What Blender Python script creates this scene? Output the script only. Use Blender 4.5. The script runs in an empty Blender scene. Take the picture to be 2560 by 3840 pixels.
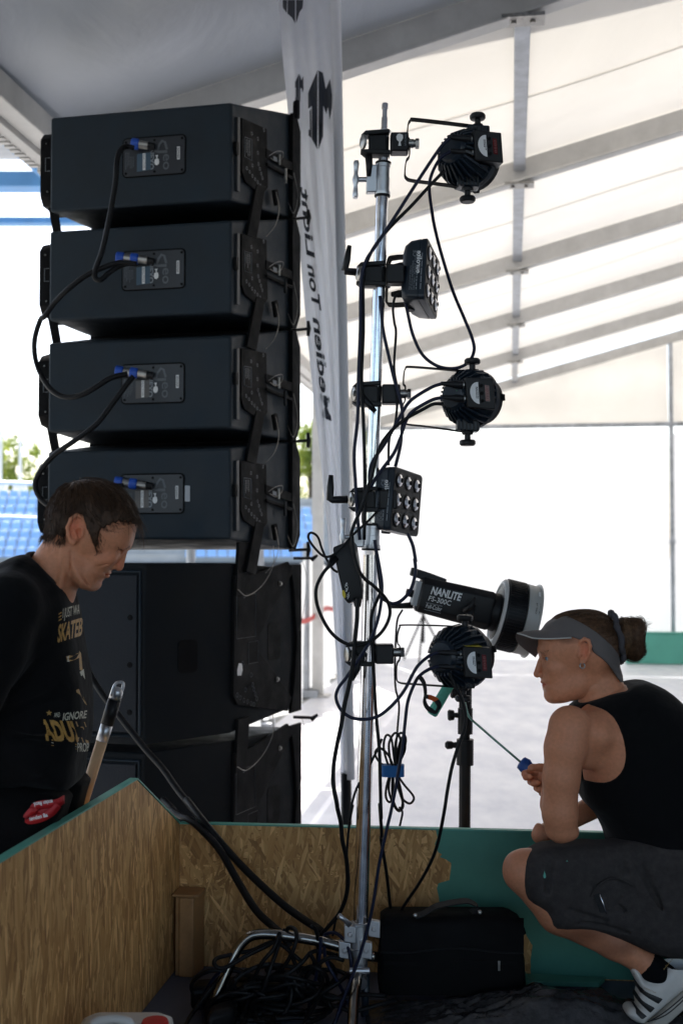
import bpy, bmesh, math, random
import numpy as np
from mathutils import Vector, Matrix, Euler
from mathutils.bvhtree import BVHTree
random.seed(7); rng = np.random.default_rng(7)
S = bpy.context.scene
C = S.collection
# ------------------------------------------------------------------ camera
FPX, CX, CY, HOR = 4400.0, 1280.0, 1920.0, 2070.0      # focal length and centre in photo pixels
PITCH = math.atan((HOR - CY) / FPX)
CAM = Vector((0, 0, 1.46))
cd = bpy.data.cameras.new('camera'); co = bpy.data.objects.new('camera', cd); C.objects.link(co)
co.location = CAM; co.rotation_euler = (math.pi / 2 + PITCH, 0, 0)
cd.sensor_fit = 'VERTICAL'; cd.sensor_height = 36.0; cd.lens = 36.0 * FPX / 3840
cd.clip_start = 0.05; cd.clip_end = 600
cd.dof.use_dof = True; cd.dof.focus_distance = 2.85; cd.dof.aperture_fstop = 4.2
S.camera = co
# ------------------------------------------------------------------ sky, sun, exposure
SUN_EL, SUN_AZ = math.radians(52), math.radians(-14)     # azimuth measured from +Y towards +X
w = bpy.data.worlds.new('World'); S.world = w; w.use_nodes = True
nt = w.node_tree; bg = nt.nodes['Background']
sky = nt.nodes.new('ShaderNodeTexSky'); sky.sky_type = 'NISHITA'; sky.sun_disc = False
sky.sun_elevation = SUN_EL; sky.sun_rotation = SUN_AZ
sky.air_density = 1.0; sky.dust_density = 2.5; sky.ozone_density = 1.0
nt.links.new(sky.outputs[0], bg.inputs[0]); bg.inputs[1].default_value = 0.12
sl = bpy.data.lights.new('sun', 'SUN'); so = bpy.data.objects.new('sun', sl); C.objects.link(so)
sl.energy = 4.2; sl.angle = math.radians(0.6); sl.color = (1.0, 0.95, 0.88)
sd = Vector((math.sin(SUN_AZ) * math.cos(SUN_EL), math.cos(SUN_AZ) * math.cos(SUN_EL), math.sin(SUN_EL)))
so.rotation_euler = sd.to_track_quat('Z', 'Y').to_euler(); so.location = sd * 40
S.view_settings.view_transform = 'Standard'; S.view_settings.look = 'None'
S.view_settings.exposure = 1.62; S.view_settings.gamma = 1.0
S.cycles.use_denoising = True
S.cycles.max_bounces = 10; S.cycles.diffuse_bounces = 5; S.cycles.transmission_bounces = 8
S.cycles.glossy_bounces = 4; S.cycles.sample_clamp_indirect = 4.0
S.cycles.caustics_reflective = False; S.cycles.caustics_refractive = False

# ------------------------------------------------------------------ helpers
_F = Vector((0, math.cos(PITCH), math.sin(PITCH))); _U = Vector((0, -math.sin(PITCH), math.cos(PITCH)))
def P(x, y, Y):
    """photo pixel (2560x3840) seen at world depth Y -> world point"""
    x, y, Y = float(x), float(y), float(Y)
    d = Vector((x - CX, 0, 0)) + (CY - y) * _U + FPX * _F
    return CAM + d * (Y / d.y)
def V3(a): return Vector(a)
def cat(pts, n=8, closed=False):
    """Catmull-Rom through pts"""
    pts = [Vector(p) for p in pts]; out = []
    m = len(pts)
    segs = m if closed else m - 1
    for i in range(segs):
        if closed: p0, p1, p2, p3 = pts[(i-1) % m], pts[i], pts[(i+1) % m], pts[(i+2) % m]
        else:
            p1, p2 = pts[i], pts[i+1]
            p0 = pts[i-1] if i > 0 else p1 + (p1 - p2)
            p3 = pts[i+2] if i + 2 < m else p2 + (p2 - p1)
        for k in range(n):
            t = k / n
            out.append(0.5 * ((2*p1) + (p2-p0)*t + (2*p0-5*p1+4*p2-p3)*t*t + (3*p1-p0-3*p2+p3)*t**3))
    if not closed: out.append(pts[-1])
    return out

class MB:
    def __init__(s): s.v = []; s.f = []
    def add(s, vs, fs):
        o = len(s.v); s.v += [Vector(p) for p in vs]; s.f += [tuple(i + o for i in f) for f in fs]; return s
    def box(s, c, ex, ey, ez):
        """centre and three half-extent vectors"""
        c, ex, ey, ez = map(Vector, (c, ex, ey, ez))
        vs = [c + sx*ex + sy*ey + sz*ez for sx in (-1, 1) for sy in (-1, 1) for sz in (-1, 1)]
        fs = [(0,1,3,2),(4,6,7,5),(0,4,5,1),(2,3,7,6),(0,2,6,4),(1,5,7,3)]
        if ex.cross(ey).dot(ez) < 0: fs = [f[::-1] for f in fs]
        return s.add(vs, fs)
    def bx(s, x0, x1, y0, y1, z0, z1):
        return s.box(((x0+x1)/2, (y0+y1)/2, (z0+z1)/2), ((x1-x0)/2,0,0), (0,(y1-y0)/2,0), (0,0,(z1-z0)/2))
    def tube(s, pts, r, seg=8, caps=True, flat=None, twist=0):
        """round tube; r number or list. flat=(w,h,refvec) for strap section"""
        pts = [Vector(p) for p in pts]; n = len(pts)
        rr = r if isinstance(r, (list, tuple)) else [r] * n
        T = []
        for i in range(n):
            t = pts[min(i+1, n-1)] - pts[max(i-1, 0)]
            T.append(t.normalized() if t.length > 1e-9 else Vector((0,0,1)))
        a = Vector((0,0,1)) if abs(T[0].z) < 0.9 else Vector((1,0,0))
        if flat is not None: a = Vector(flat[2])
        N = (a - T[0]*a.dot(T[0])).normalized()
        vs = []; fs = []
        for i in range(n):
            if flat is not None:
                a = Vector(flat[2]); N = (a - T[i]*a.dot(T[i])).normalized()
            elif i:
                N = (N - T[i]*N.dot(T[i]))
                N = N.normalized() if N.length > 1e-6 else T[i].orthogonal().normalized()
            B = T[i].cross(N)
            if flat is not None:
                w_, h_ = flat[0], flat[1]
                for (p, q) in ((1,1),(-1,1),(-1,-1),(1,-1)): vs.append(pts[i] + N*w_*p + B*h_*q)
            else:
                for k in range(seg):
                    an = 2*math.pi*k/seg
                    vs.append(pts[i] + (N*math.cos(an) + B*math.sin(an))*rr[i])
        sg = 4 if flat is not None else seg
        for i in range(n-1):
            for k in range(sg):
                fs.append((i*sg+k, i*sg+(k+1)%sg, (i+1)*sg+(k+1)%sg, (i+1)*sg+k))
        if caps:
            fs.append(tuple(range(sg))[::-1]); fs.append(tuple((n-1)*sg + k for k in range(sg)))
        return s.add(vs, fs)
    def cyl(s, a, b, r0, r1=None, seg=16): return s.tube([a, b], [r0, r0 if r1 is None else r1], seg)
    def lathe(s, o, axis, prof, seg=24, ref=None):
        """prof [(s along axis, r)]"""
        o = Vector(o); A = Vector(axis).normalized()
        N = A.orthogonal().normalized() if ref is None else (Vector(ref) - A*Vector(ref).dot(A)).normalized()
        B = A.cross(N); vs = []; fs = []
        for (z, r) in prof:
            for k in range(seg):
                an = 2*math.pi*k/seg; vs.append(o + A*z + (N*math.cos(an)+B*math.sin(an))*r)
        m = len(prof)
        for i in range(m-1):
            for k in range(seg):
                fs.append((i*seg+k, i*seg+(k+1)%seg, (i+1)*seg+(k+1)%seg, (i+1)*seg+k))
        fs.append(tuple(range(seg))[::-1]); fs.append(tuple((m-1)*seg+k for k in range(seg)))
        return s.add(vs, fs)
    def prism(s, poly, d):
        """polygon of 3-D points extruded by vector d"""
        poly = [Vector(p) for p in poly]; d = Vector(d); n = len(poly)
        vs = poly + [p + d for p in poly]
        nn = Vector((0,0,0))
        for i in range(n): nn += (poly[i]-poly[0]).cross(poly[(i+1)%n]-poly[0])
        fs = [tuple(range(n)), tuple(range(2*n-1, n-1, -1))] + [(i, i+n, (i+1)%n+n, (i+1)%n) for i in range(n)]
        if nn.dot(d) > 0: fs = [f[::-1] for f in fs]
        return s.add(vs, fs)
    def loft(s, rings, caps=True):
        m = len(rings[0]); vs = [p for r in rings for p in r]; fs = []
        for i in range(len(rings)-1):
            for k in range(m): fs.append((i*m+k, i*m+(k+1)%m, (i+1)*m+(k+1)%m, (i+1)*m+k))
        if caps: fs += [tuple(range(m))[::-1], tuple((len(rings)-1)*m+k for k in range(m))]
        return s.add(vs, fs)
    def grid(s, fn, nu, nv):
        vs = [fn(i/nu, j/nv) for i in range(nu+1) for j in range(nv+1)]
        fs = [(i*(nv+1)+j, (i+1)*(nv+1)+j, (i+1)*(nv+1)+j+1, i*(nv+1)+j+1) for i in range(nu) for j in range(nv)]
        return s.add(vs, fs)

def root_of(o):
    while o.parent: o = o.parent
    return o
def obj(name, mb, mat, parent=None, smooth=False, bevel=0.0, bseg=2, angle=None, weld=False):
    me = bpy.data.meshes.new(name)
    off = root_of(parent).location if parent else Vector((0,0,0))
    me.from_pydata([tuple(p - off) for p in mb.v], [], mb.f); me.update()
    bm = bmesh.new(); bm.from_mesh(me)
    if weld: bmesh.ops.remove_doubles(bm, verts=bm.verts, dist=1e-5)
    bmesh.ops.recalc_face_normals(bm, faces=bm.faces); bm.to_mesh(me); bm.free()
    o = bpy.data.objects.new(name, me); C.objects.link(o)
    if mat is not None:
        for m in (mat if isinstance(mat, (list, tuple)) else [mat]): me.materials.append(m)
    if parent: o.parent = parent
    if bevel:
        b = o.modifiers.new('bevel', 'BEVEL'); b.width = bevel; b.segments = bseg; b.limit_method = 'ANGLE'; b.angle_limit = math.radians(35)
    if smooth:
        me.shade_smooth() if angle is None else me.shade_smooth()
        if angle is not None:
            me.set_sharp_from_angle(angle=math.radians(angle))
    elif bevel:
        me.shade_smooth(); me.set_sharp_from_angle(angle=math.radians(60))
    return o
def tag(o, label, cat_, group=None, kind=None):
    if label: o['label'] = label
    if cat_: o['category'] = cat_
    if group: o['group'] = group
    if kind: o['kind'] = kind
    return o
def thing(name, loc, label, cat_, group=None):
    o = bpy.data.objects.new(name, None); C.objects.link(o); o.location = Vector(loc); o.empty_display_size = 0.05
    return tag(o, label, cat_, group)
def struct(name, mb, mat, **k):
    o = obj(name, mb, mat, **k); o['kind'] = 'structure'; return o

# ------------------------------------------------------------------ materials
def mat(name, col=(0.5,0.5,0.5), rough=0.5, metal=0.0, spec=0.5, bump=None, var=None, coat=0.0, sheen=0.0, emit=None):
    m = bpy.data.materials.new(name); m.use_nodes = True; n = m.node_tree; L = n.links
    b = n.nodes['Principled BSDF']
    b.inputs['Base Color'].default_value = (*col, 1); b.inputs['Roughness'].default_value = rough
    b.inputs['Metallic'].default_value = metal; b.inputs['Specular IOR Level'].default_value = spec
    if coat: b.inputs['Coat Weight'].default_value = coat; b.inputs['Coat Roughness'].default_value = 0.15
    if sheen: b.inputs['Sheen Weight'].default_value = sheen
    if emit: b.inputs['Emission Color'].default_value = (*emit[:3], 1); b.inputs['Emission Strength'].default_value = emit[3]
    tc = n.nodes.new('ShaderNodeTexCoord')
    if bump:
        t = n.nodes.new('ShaderNodeTexNoise'); t.inputs['Scale'].default_value = bump[0]; t.inputs['Detail'].default_value = 4
        L.new(tc.outputs['Object'], t.inputs['Vector'])
        bp = n.nodes.new('ShaderNodeBump'); bp.inputs['Strength'].default_value = bump[1]; bp.inputs['Distance'].default_value = bump[2] if len(bump) > 2 else 0.002
        L.new(t.outputs['Fac'], bp.inputs['Height']); L.new(bp.outputs[0], b.inputs['Normal'])
    if var:   # (scale, amount): dust / wear in tone and gloss
        t = n.nodes.new('ShaderNodeTexNoise'); t.inputs['Scale'].default_value = var[0]; t.inputs['Detail'].default_value = 6; t.inputs['Roughness'].default_value = 0.65
        L.new(tc.outputs['Object'], t.inputs['Vector'])
        mr = n.nodes.new('ShaderNodeMapRange'); mr.inputs[1].default_value = 0.3; mr.inputs[2].default_value = 0.7
        mr.inputs[3].default_value = 1 - var[1]; mr.inputs[4].default_value = 1 + var[1]
        L.new(t.outputs['Fac'], mr.inputs[0])
        mx = n.nodes.new('ShaderNodeMix'); mx.data_type = 'RGBA'; mx.blend_type = 'MULTIPLY'; mx.inputs[0].default_value = 1
        mx.inputs[6].default_value = (*col, 1); L.new(mr.outputs[0], mx.inputs[7]); L.new(mx.outputs[2], b.inputs['Base Color'])
        m2 = n.nodes.new('ShaderNodeMath'); m2.operation = 'MULTIPLY'; m2.inputs[1].default_value = rough
        L.new(mr.outputs[0], m2.inputs[0]); L.new(m2.outputs[0], b.inputs['Roughness'])
    return m
def sheet_mat(name, col, trans, rough_scale=3.0, bump=0.3, stretch=(1,1,1), dirt=0.08):
    """thin white PVC / cloth that lets light through"""
    m = bpy.data.materials.new(name); m.use_nodes = True; n = m.node_tree; L = n.links; n.nodes.clear()
    out = n.nodes.new('ShaderNodeOutputMaterial'); mix = n.nodes.new('ShaderNodeMixShader'); mix.inputs[0].default_value = trans
    d = n.nodes.new('ShaderNodeBsdfPrincipled'); d.inputs['Roughness'].default_value = 0.42; t = n.nodes.new('ShaderNodeBsdfTranslucent')
    tc = n.nodes.new('ShaderNodeTexCoord'); mp = n.nodes.new('ShaderNodeMapping'); mp.inputs['Scale'].default_value = stretch
    no = n.nodes.new('ShaderNodeTexNoise'); no.inputs['Scale'].default_value = rough_scale; no.inputs['Detail'].default_value = 5; no.inputs['Distortion'].default_value = 0.6
    L.new(tc.outputs['Object'], mp.inputs[0]); L.new(mp.outputs[0], no.inputs['Vector'])
    mr = n.nodes.new('ShaderNodeMapRange'); mr.inputs[1].default_value = 0.3; mr.inputs[2].default_value = 0.7; mr.inputs[3].default_value = 1 - dirt; mr.inputs[4].default_value = 1.0
    L.new(no.outputs['Fac'], mr.inputs[0])
    mx = n.nodes.new('ShaderNodeMix'); mx.data_type = 'RGBA'; mx.blend_type = 'MULTIPLY'; mx.inputs[0].default_value = 1; mx.inputs[6].default_value = (*col, 1)
    L.new(mr.outputs[0], mx.inputs[7]); L.new(mx.outputs[2], d.inputs['Base Color']); L.new(mx.outputs[2], t.inputs['Color'])
    bp = n.nodes.new('ShaderNodeBump'); bp.inputs['Strength'].default_value = bump; bp.inputs['Distance'].default_value = 0.03
    L.new(no.outputs['Fac'], bp.inputs['Height']); L.new(bp.outputs[0], d.inputs['Normal']); L.new(bp.outputs[0], t.inputs['Normal'])
    L.new(d.outputs[0], mix.inputs[1]); L.new(t.outputs[0], mix.inputs[2]); L.new(mix.outputs[0], out.inputs[0])
    return m
def osb_mat(name, tone=1.0, axes='xz', stretch=1.0):
    """strand board: layers of long flakes, each with its own tone and grain"""
    m = bpy.data.materials.new(name); m.use_nodes = True; n = m.node_tree; L = n.links; b = n.nodes['Principled BSDF']
    b.inputs['Roughness'].default_value = 0.62; b.inputs['Specular IOR Level'].default_value = 0.3
    tc = n.nodes.new('ShaderNodeTexCoord'); prev = None; hprev = None
    base = (0.52*tone, 0.300*tone, 0.122*tone)
    nz = n.nodes.new('ShaderNodeTexNoise'); nz.inputs['Scale'].default_value = 9; nz.inputs['Detail'].default_value = 3
    L.new(tc.outputs['Object'], nz.inputs['Vector'])
    for k, (ang, sx, sz) in enumerate([(0.2, 125, 17), (-0.5, 105, 18), (0.95, 98, 16), (1.5, 115, 19), (-1.1, 84, 14), (0.05, 140, 20), (0.6, 92, 13), (-0.25, 110, 14)]):
        rt = n.nodes.new('ShaderNodeMapping')
        if axes == 'xz': rt.inputs['Rotation'].default_value = (0, ang, 0)
        else: rt.inputs['Rotation'].default_value = (ang * 0.42, 0, 0)
        rt.inputs['Location'].default_value = (k*1.7, k*0.37, k*2.3)
        L.new(tc.outputs['Object'], rt.inputs[0])
        sc = n.nodes.new('ShaderNodeVectorMath'); sc.operation = 'MULTIPLY'
        sc.inputs[1].default_value = (sx, 2, sz) if axes == 'xz' else (2, sx*stretch, sz)
        L.new(rt.outputs[0], sc.inputs[0])
        ad = n.nodes.new('ShaderNodeVectorMath'); ad.operation = 'ADD'
        nd = n.nodes.new('ShaderNodeVectorMath'); nd.operation = 'SCALE'; nd.inputs['Scale'].default_value = 0.22; L.new(nz.outputs['Color'], nd.inputs[0]); L.new(sc.outputs[0], ad.inputs[0]); L.new(nd.outputs[0], ad.inputs[1])
        vo = n.nodes.new('ShaderNodeTexVoronoi'); vo.inputs['Scale'].default_value = 1.0; vo.inputs['Randomness'].default_value = 1.0
        L.new(ad.outputs[0], vo.inputs['Vector'])
        sp = n.nodes.new('ShaderNodeSeparateColor'); L.new(vo.outputs['Color'], sp.inputs[0])
        # grain along the flake
        gs = n.nodes.new('ShaderNodeVectorMath'); gs.operation = 'MULTIPLY'; gs.inputs[1].default_value = (9, 1, 0.9) if axes == 'xz' else (1, 9, 0.9)
        L.new(sc.outputs[0], gs.inputs[0])
        g = n.nodes.new('ShaderNodeTexNoise'); g.inputs['Scale'].default_value = 1.0; g.inputs['Detail'].default_value = 2; L.new(gs.outputs[0], g.inputs['Vector'])
        ramp = n.nodes.new('ShaderNodeValToRGB'); e = ramp.color_ramp.elements
        e[0].position = 0.0; e[0].color = (base[0]*0.45, base[1]*0.40, base[2]*0.38, 1)
        e[1].position = 1.0; e[1].color = (base[0]*1.7, base[1]*1.8, base[2]*1.9, 1)
        for pos, f in ((0.10, (0.62,0.55,0.5)), (0.35, (0.9,0.82,0.7)), (0.7, (1.15,1.16,1.12))):
            q = ramp.color_ramp.elements.new(pos); q.color = (base[0]*f[0], base[1]*f[1], base[2]*f[2], 1)
        mm = n.nodes.new('ShaderNodeMath'); mm.operation = 'MULTIPLY_ADD'; mm.inputs[1].default_value = 0.42; L.new(g.outputs['Fac'], mm.inputs[0])
        ms = n.nodes.new('ShaderNodeMath'); ms.operation = 'MULTIPLY'; ms.inputs[1].default_value = 0.8; L.new(sp.outputs[0], ms.inputs[0]); 
        sb = n.nodes.new('ShaderNodeMath'); sb.operation = 'SUBTRACT'; sb.inputs[1].default_value = 0.11; L.new(ms.outputs[0], sb.inputs[0]); L.new(sb.outputs[0], mm.inputs[2])
        L.new(mm.outputs[0], ramp.inputs[0])
        if prev is None: prev = ramp.outputs[0]; hprev = sp.outputs[1]
        else:
            th = n.nodes.new('ShaderNodeMath'); th.operation = 'GREATER_THAN'; th.inputs[1].default_value = 0.62; L.new(sp.outputs[1], th.inputs[0])
            mx = n.nodes.new('ShaderNodeMix'); mx.data_type = 'RGBA'; L.new(th.outputs[0], mx.inputs[0]); L.new(prev, mx.inputs[6]); L.new(ramp.outputs[0], mx.inputs[7]); prev = mx.outputs[2]
            mh = n.nodes.new('ShaderNodeMix'); mh.data_type = 'FLOAT'; L.new(th.outputs[0], mh.inputs[0]); L.new(hprev, mh.inputs[2]); L.new(sp.outputs[2], mh.inputs[3]); hprev = mh.outputs[0]
    L.new(prev, b.inputs['Base Color'])
    bp = n.nodes.new('ShaderNodeBump'); bp.inputs['Strength'].default_value = 0.5; bp.inputs['Distance'].default_value = 0.0015
    L.new(hprev, bp.inputs['Height']); L.new(bp.outputs[0], b.inputs['Normal'])
    m['flake_height'] = 1
    return m
def paint_mat(name, col):
    """thick paint over strand board: flake ridges show through"""
    m = osb_mat(name); n = m.node_tree; b = n.nodes['Principled BSDF']
    for l in list(b.inputs['Base Color'].links): n.links.remove(l)
    b.inputs['Base Color'].default_value = (*col, 1); b.inputs['Roughness'].default_value = 0.42; b.inputs['Specular IOR Level'].default_value = 0.5
    for q in n.nodes:
        if q.type == 'BUMP': q.inputs['Strength'].default_value = 0.75
    no = n.nodes.new('ShaderNodeTexNoise'); no.inputs['Scale'].default_value = 6; no.inputs['Detail'].default_value = 6
    tc = n.nodes.new('ShaderNodeTexCoord'); n.links.new(tc.outputs['Object'], no.inputs['Vector'])
    mr = n.nodes.new('ShaderNodeMapRange'); mr.inputs[1].default_value = 0.3; mr.inputs[2].default_value = 0.7; mr.inputs[3].default_value = 0.82; mr.inputs[4].default_value = 1.1
    n.links.new(no.outputs['Fac'], mr.inputs[0])
    mx = n.nodes.new('ShaderNodeMix'); mx.data_type = 'RGBA'; mx.blend_type = 'MULTIPLY'; mx.inputs[0].default_value = 1; mx.inputs[6].default_value = (*col, 1)
    n.links.new(mr.outputs[0], mx.inputs[7]); n.links.new(mx.outputs[2], b.inputs['Base Color'])
    return m

M = {}
M['speaker'] = mat('speaker_paint', (0.014,0.0225,0.031), 0.60, spec=0.28, bump=(420, 0.35, 0.001), var=(7, 0.32))
M['sub_paint'] = mat('sub_paint', (0.008,0.010,0.012), 0.66, spec=0.14, bump=(420, 0.35, 0.001), var=(7, 0.3))
M['black_metal'] = mat('black_metal', (0.0055,0.0055,0.006), 0.68, spec=0.1, var=(14, 0.25))
M['black_plastic'] = mat('black_plastic', (0.008,0.008,0.009), 0.45, spec=0.28, bump=(300, 0.15, 0.0006))
M['navy_plastic'] = mat('dark_housing', (0.009,0.016,0.025), 0.36, spec=0.4, var=(20, 0.2))
M['rubber'] = mat('black_rubber', (0.005,0.005,0.006), 0.5, spec=0.22)
M['navy_rubber'] = mat('navy_rubber', (0.007,0.010,0.030), 0.42, spec=0.25)
M['chrome'] = mat('chrome', (0.80,0.80,0.82), 0.16, metal=1.0, var=(30, 0.2))
M['chrome_leg'] = mat('dimmed_chrome', (0.26,0.25,0.23), 0.20, metal=1.0, var=(25, 0.3))  # chrome darkened in colour to stand for dim reflections on the legs
M['alu'] = mat('cast_aluminium', (0.55,0.56,0.58), 0.38, metal=1.0, bump=(200,0.1,0.0005))
M['steel'] = mat('zinc_steel', (0.34,0.33,0.31), 0.36, metal=1.0, var=(60, 0.3))
M['brass'] = mat('brass', (0.65,0.42,0.13), 0.3, metal=1.0)
M['white'] = mat('white_print', (0.75,0.75,0.74), 0.5)
M['grey_print'] = mat('grey_print', (0.22,0.24,0.26), 0.5)
M['dim_print'] = mat('dim_print', (0.09,0.10,0.11), 0.5)
M['blue'] = mat('blue_plastic', (0.012,0.075,0.42), 0.4)
M['red'] = mat('red_plastic', (0.55,0.02,0.02), 0.4)
M['beam'] = mat('aluminium_beam', (0.58,0.57,0.55), 0.5, metal=0.15, var=(4, 0.15))
M['beam_steel'] = mat('galvanised_purlin', (0.42,0.44,0.47), 0.42, metal=0.6, var=(9, 0.3))
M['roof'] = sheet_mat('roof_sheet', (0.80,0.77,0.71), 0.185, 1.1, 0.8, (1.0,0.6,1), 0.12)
M['roof_near'] = sheet_mat('near_grey_sheet', (0.43,0.465,0.52), 0.10, 2.2, 0.8, (1.0,0.45,1), 0.14)  # greyer, less translucent version of the roof sheet, for the near bays
M['wall'] = sheet_mat('wall_sheet', (0.84,0.845,0.86), 0.185, 1.6, 0.9, (1.0,1.0,0.25), 0.05)
M['seam'] = sheet_mat('weld_seam', (0.79,0.76,0.70), 0.155, 2.0, 0.2, (1,1,1), 0.05)
M['wall_seam'] = sheet_mat('wall_weld', (0.84,0.845,0.86), 0.165, 2.0, 0.2, (1,1,1), 0.04)
M['tarp'] = sheet_mat('tarpaulin', (0.82,0.82,0.81), 0.35, 1.5, 0.5, (1.5,1.5,0.4))
M['osb'] = osb_mat('osb_board', 1.0, 'xz')
M['osb_side'] = osb_mat('osb_side_board', 1.0, 'yz', 0.95)
TEAL = (0.075, 0.275, 0.200)
M['teal'] = paint_mat('teal_paint', TEAL)
M['teal_edge'] = mat('teal_edge_paint', (0.10,0.36,0.28), 0.5, bump=(120, 0.3, 0.001), var=(12, 0.15))
M['timber'] = mat('timber', (0.36,0.19,0.075), 0.6, bump=(60,0.2,0.001), var=(18, 0.25))
# ================================================================== the place
TH = math.radians(8.2)                                     # the marquee's length runs this far right of the view
AX = Vector((math.sin(TH), math.cos(TH), 0)); RX = Vector((math.cos(TH), -math.sin(TH), 0)); UP = Vector((0,0,1))
FOOT = Vector((-1.21, 5.19, 0)); BAY = 2.27; EAVE = 3.19; SLOPE = 0.27; RIDGE = 5.2
def T(b, t, z): return FOOT + AX*b + RX*t + UP*z         # marquee coordinates: along, across, up
def zr(t): return EAVE + SLOPE * (t if t <= RIDGE else 2*RIDGE - t)

def floor_mat():
    m = mat('event_floor', (0.40,0.41,0.46), 0.34, spec=0.5); n = m.node_tree; L = n.links; b = n.nodes['Principled BSDF']
    tc = n.nodes.new('ShaderNodeTexCoord'); mp = n.nodes.new('ShaderNodeMapping'); mp.inputs['Scale'].default_value = (2.2, 0.9, 1)
    no = n.nodes.new('ShaderNodeTexNoise'); no.inputs['Scale'].default_value = 1.6; no.inputs['Detail'].default_value = 8; no.inputs['Roughness'].default_value = 0.68
    L.new(tc.outputs['Object'], mp.inputs[0]); L.new(mp.outputs[0], no.inputs['Vector'])
    r = n.nodes.new('ShaderNodeValToRGB'); r.color_ramp.elements[0].position = 0.32; r.color_ramp.elements[0].color = (0.60,0.61,0.68,1)
    r.color_ramp.elements[1].position = 0.66; r.color_ramp.elements[1].color = (0.82,0.82,0.85,1); L.new(no.outputs['Fac'], r.inputs[0]); L.new(r.outputs[0], b.inputs['Base Color'])
    mr = n.nodes.new('ShaderNodeMapRange'); mr.inputs[3].default_value = 0.48; mr.inputs[4].default_value = 0.22; L.new(no.outputs['Fac'], mr.inputs[0]); L.new(mr.outputs[0], b.inputs['Roughness'])
    return m
struct('ground', MB().bx(-160, 160, -60, 260, -0.3, -0.012), mat('paved_ground', (0.30,0.30,0.29), 0.85, var=(0.6, 0.2)))
struct('floor', MB().prism([T(-9,-0.05,0), T(-9,2*RIDGE,0), T(5*BAY,2*RIDGE,0), T(5*BAY,-0.05,0)], (0,0,-0.010)), floor_mat())
# raised platform inside the board box
DZ = 0.35
CORN = Vector((-0.435, 3.19, 0))                           # inner corner of the two boards
def D(a, r, z=0): return CORN + AX*a + RX*r + UP*(DZ+z)  # platform coordinates
M['deck'] = mat('deck_paint', (0.090,0.100,0.135), 0.5, bump=(90,0.25,0.0012), var=(5, 0.22))
struct('platform_deck', MB().prism([D(0.012,-0.03), D(-4.2,-0.03), D(-4.2,3.4), D(0.17,3.4)], (0,0,-0.06)), M['deck'])

# ---- marquee
tent = thing('marquee_tent', T(0,0,0), 'large white marquee with aluminium rafters and translucent roof sheets', 'marquee')
NB = 5
random.seed(3)
for i in range(-3, NB+1):                                  # rafters of both slopes, posts under the eaves
    b = i*BAY
    if i >= 0 or True:
        for side in (0, 1):
            t0, t1 = (0.0, RIDGE) if side == 0 else (2*RIDGE, RIDGE)
            z0, z1 = zr(t0), zr(t1)
            m = MB().prism([T(b-0.03,t0,z0), T(b-0.03,t1,z1), T(b-0.03,t1,z1+0.138), T(b-0.03,t0,z0+0.138)], AX*0.06)
            m.prism([T(b-0.045,t0,z0-0.004), T(b-0.045,t1,z1-0.004), T(b-0.045,t1,z1+0.012), T(b-0.045,t0,z0+0.012)], AX*0.09)
            obj('rafter', m, M['beam'], tent, bevel=0.004)
            m = MB().box(T(b,t0,(z0+0.1)/2), AX*0.03, RX*0.055, UP*((z0+0.1)/2)); m.box(T(b,t0,0.01), AX*0.11, RX*0.12, UP*0.008)
            if side == 1 or i >= 3: obj('eave_post', m, M['beam'], tent, bevel=0.004)
for t in (2.0, RIDGE, 2*RIDGE-2.0):                        # purlins along the length, bolted at each rafter
    for i in range(-3, NB):
        m = MB().box(T((i+0.5)*BAY, t, zr(t)+0.085), AX*(BAY/2-0.035), RX*0.036, UP*0.02)
        p = obj('purlin', m, M['beam_steel'], tent, bevel=0.003)
        mm = MB().box(T(i*BAY, t, zr(t)-0.012), AX*0.05, RX*0.09, UP*0.008); mm.cyl(T(i*BAY,t+0.04,zr(t)-0.03), T(i*BAY,t+0.04,zr(t)), 0.012); mm.cyl(T(i*BAY,t-0.04,zr(t)-0.03), T(i*BAY,t-0.04,zr(t)), 0.012)
        obj('bracket', mm, M['steel'], p)
for side in (0, 1):                                        # eave beams with keder rail
    for i in range(-3, NB):
        t = -0.02 if side == 0 else 2*RIDGE+0.02
        sg = -1 if side == 0 else 1
        m = MB().box(T((i+0.5)*BAY, t, EAVE+0.06), AX*(BAY/2-0.032), RX*0.045, UP*0.055)
        e = obj('eave_beam', m, M['beam'], tent, bevel=0.006)
        m = MB().box(T((i+0.5)*BAY, t+sg*0.10, EAVE+0.0), AX*(BAY/2-0.03), RX*0.05, UP*0.016)
        for k in range(44): m.box(T(i*BAY+0.06+k*(BAY-0.12)/43, t+sg*0.125, EAVE-0.019), AX*0.014, RX*0.022, UP*0.004)
        obj('gutter_rail', m, M['beam'], e, bevel=0.003)
def roof_fn(i, side):
    b0 = i*BAY; ph = random.random()*6
    def fn(u, v):
        t = -0.06 + (RIDGE+0.06)*v; b = b0 + BAY*u
        sag = 0.055*math.sin(math.pi*u)*math.sin(math.pi*min(1, v*1.02)) + 0.010*math.sin(15*v+ph+2*u)*math.sin(math.pi*u) + 0.006*math.sin(27*u+ph+5*v)*math.sin(math.pi*u)
        if i < 0: sag += 0.026*math.sin(7*(u*1.2+v*2.1)+1.3)*math.sin(math.pi*u) + 0.018*math.sin(23*(v-0.55*u)+ph)*math.sin(math.pi*u)**2
        tt = t if side == 0 else 2*RIDGE - t
        return T(b, tt, EAVE + SLOPE*t + 0.152 - sag)
    return fn
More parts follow.
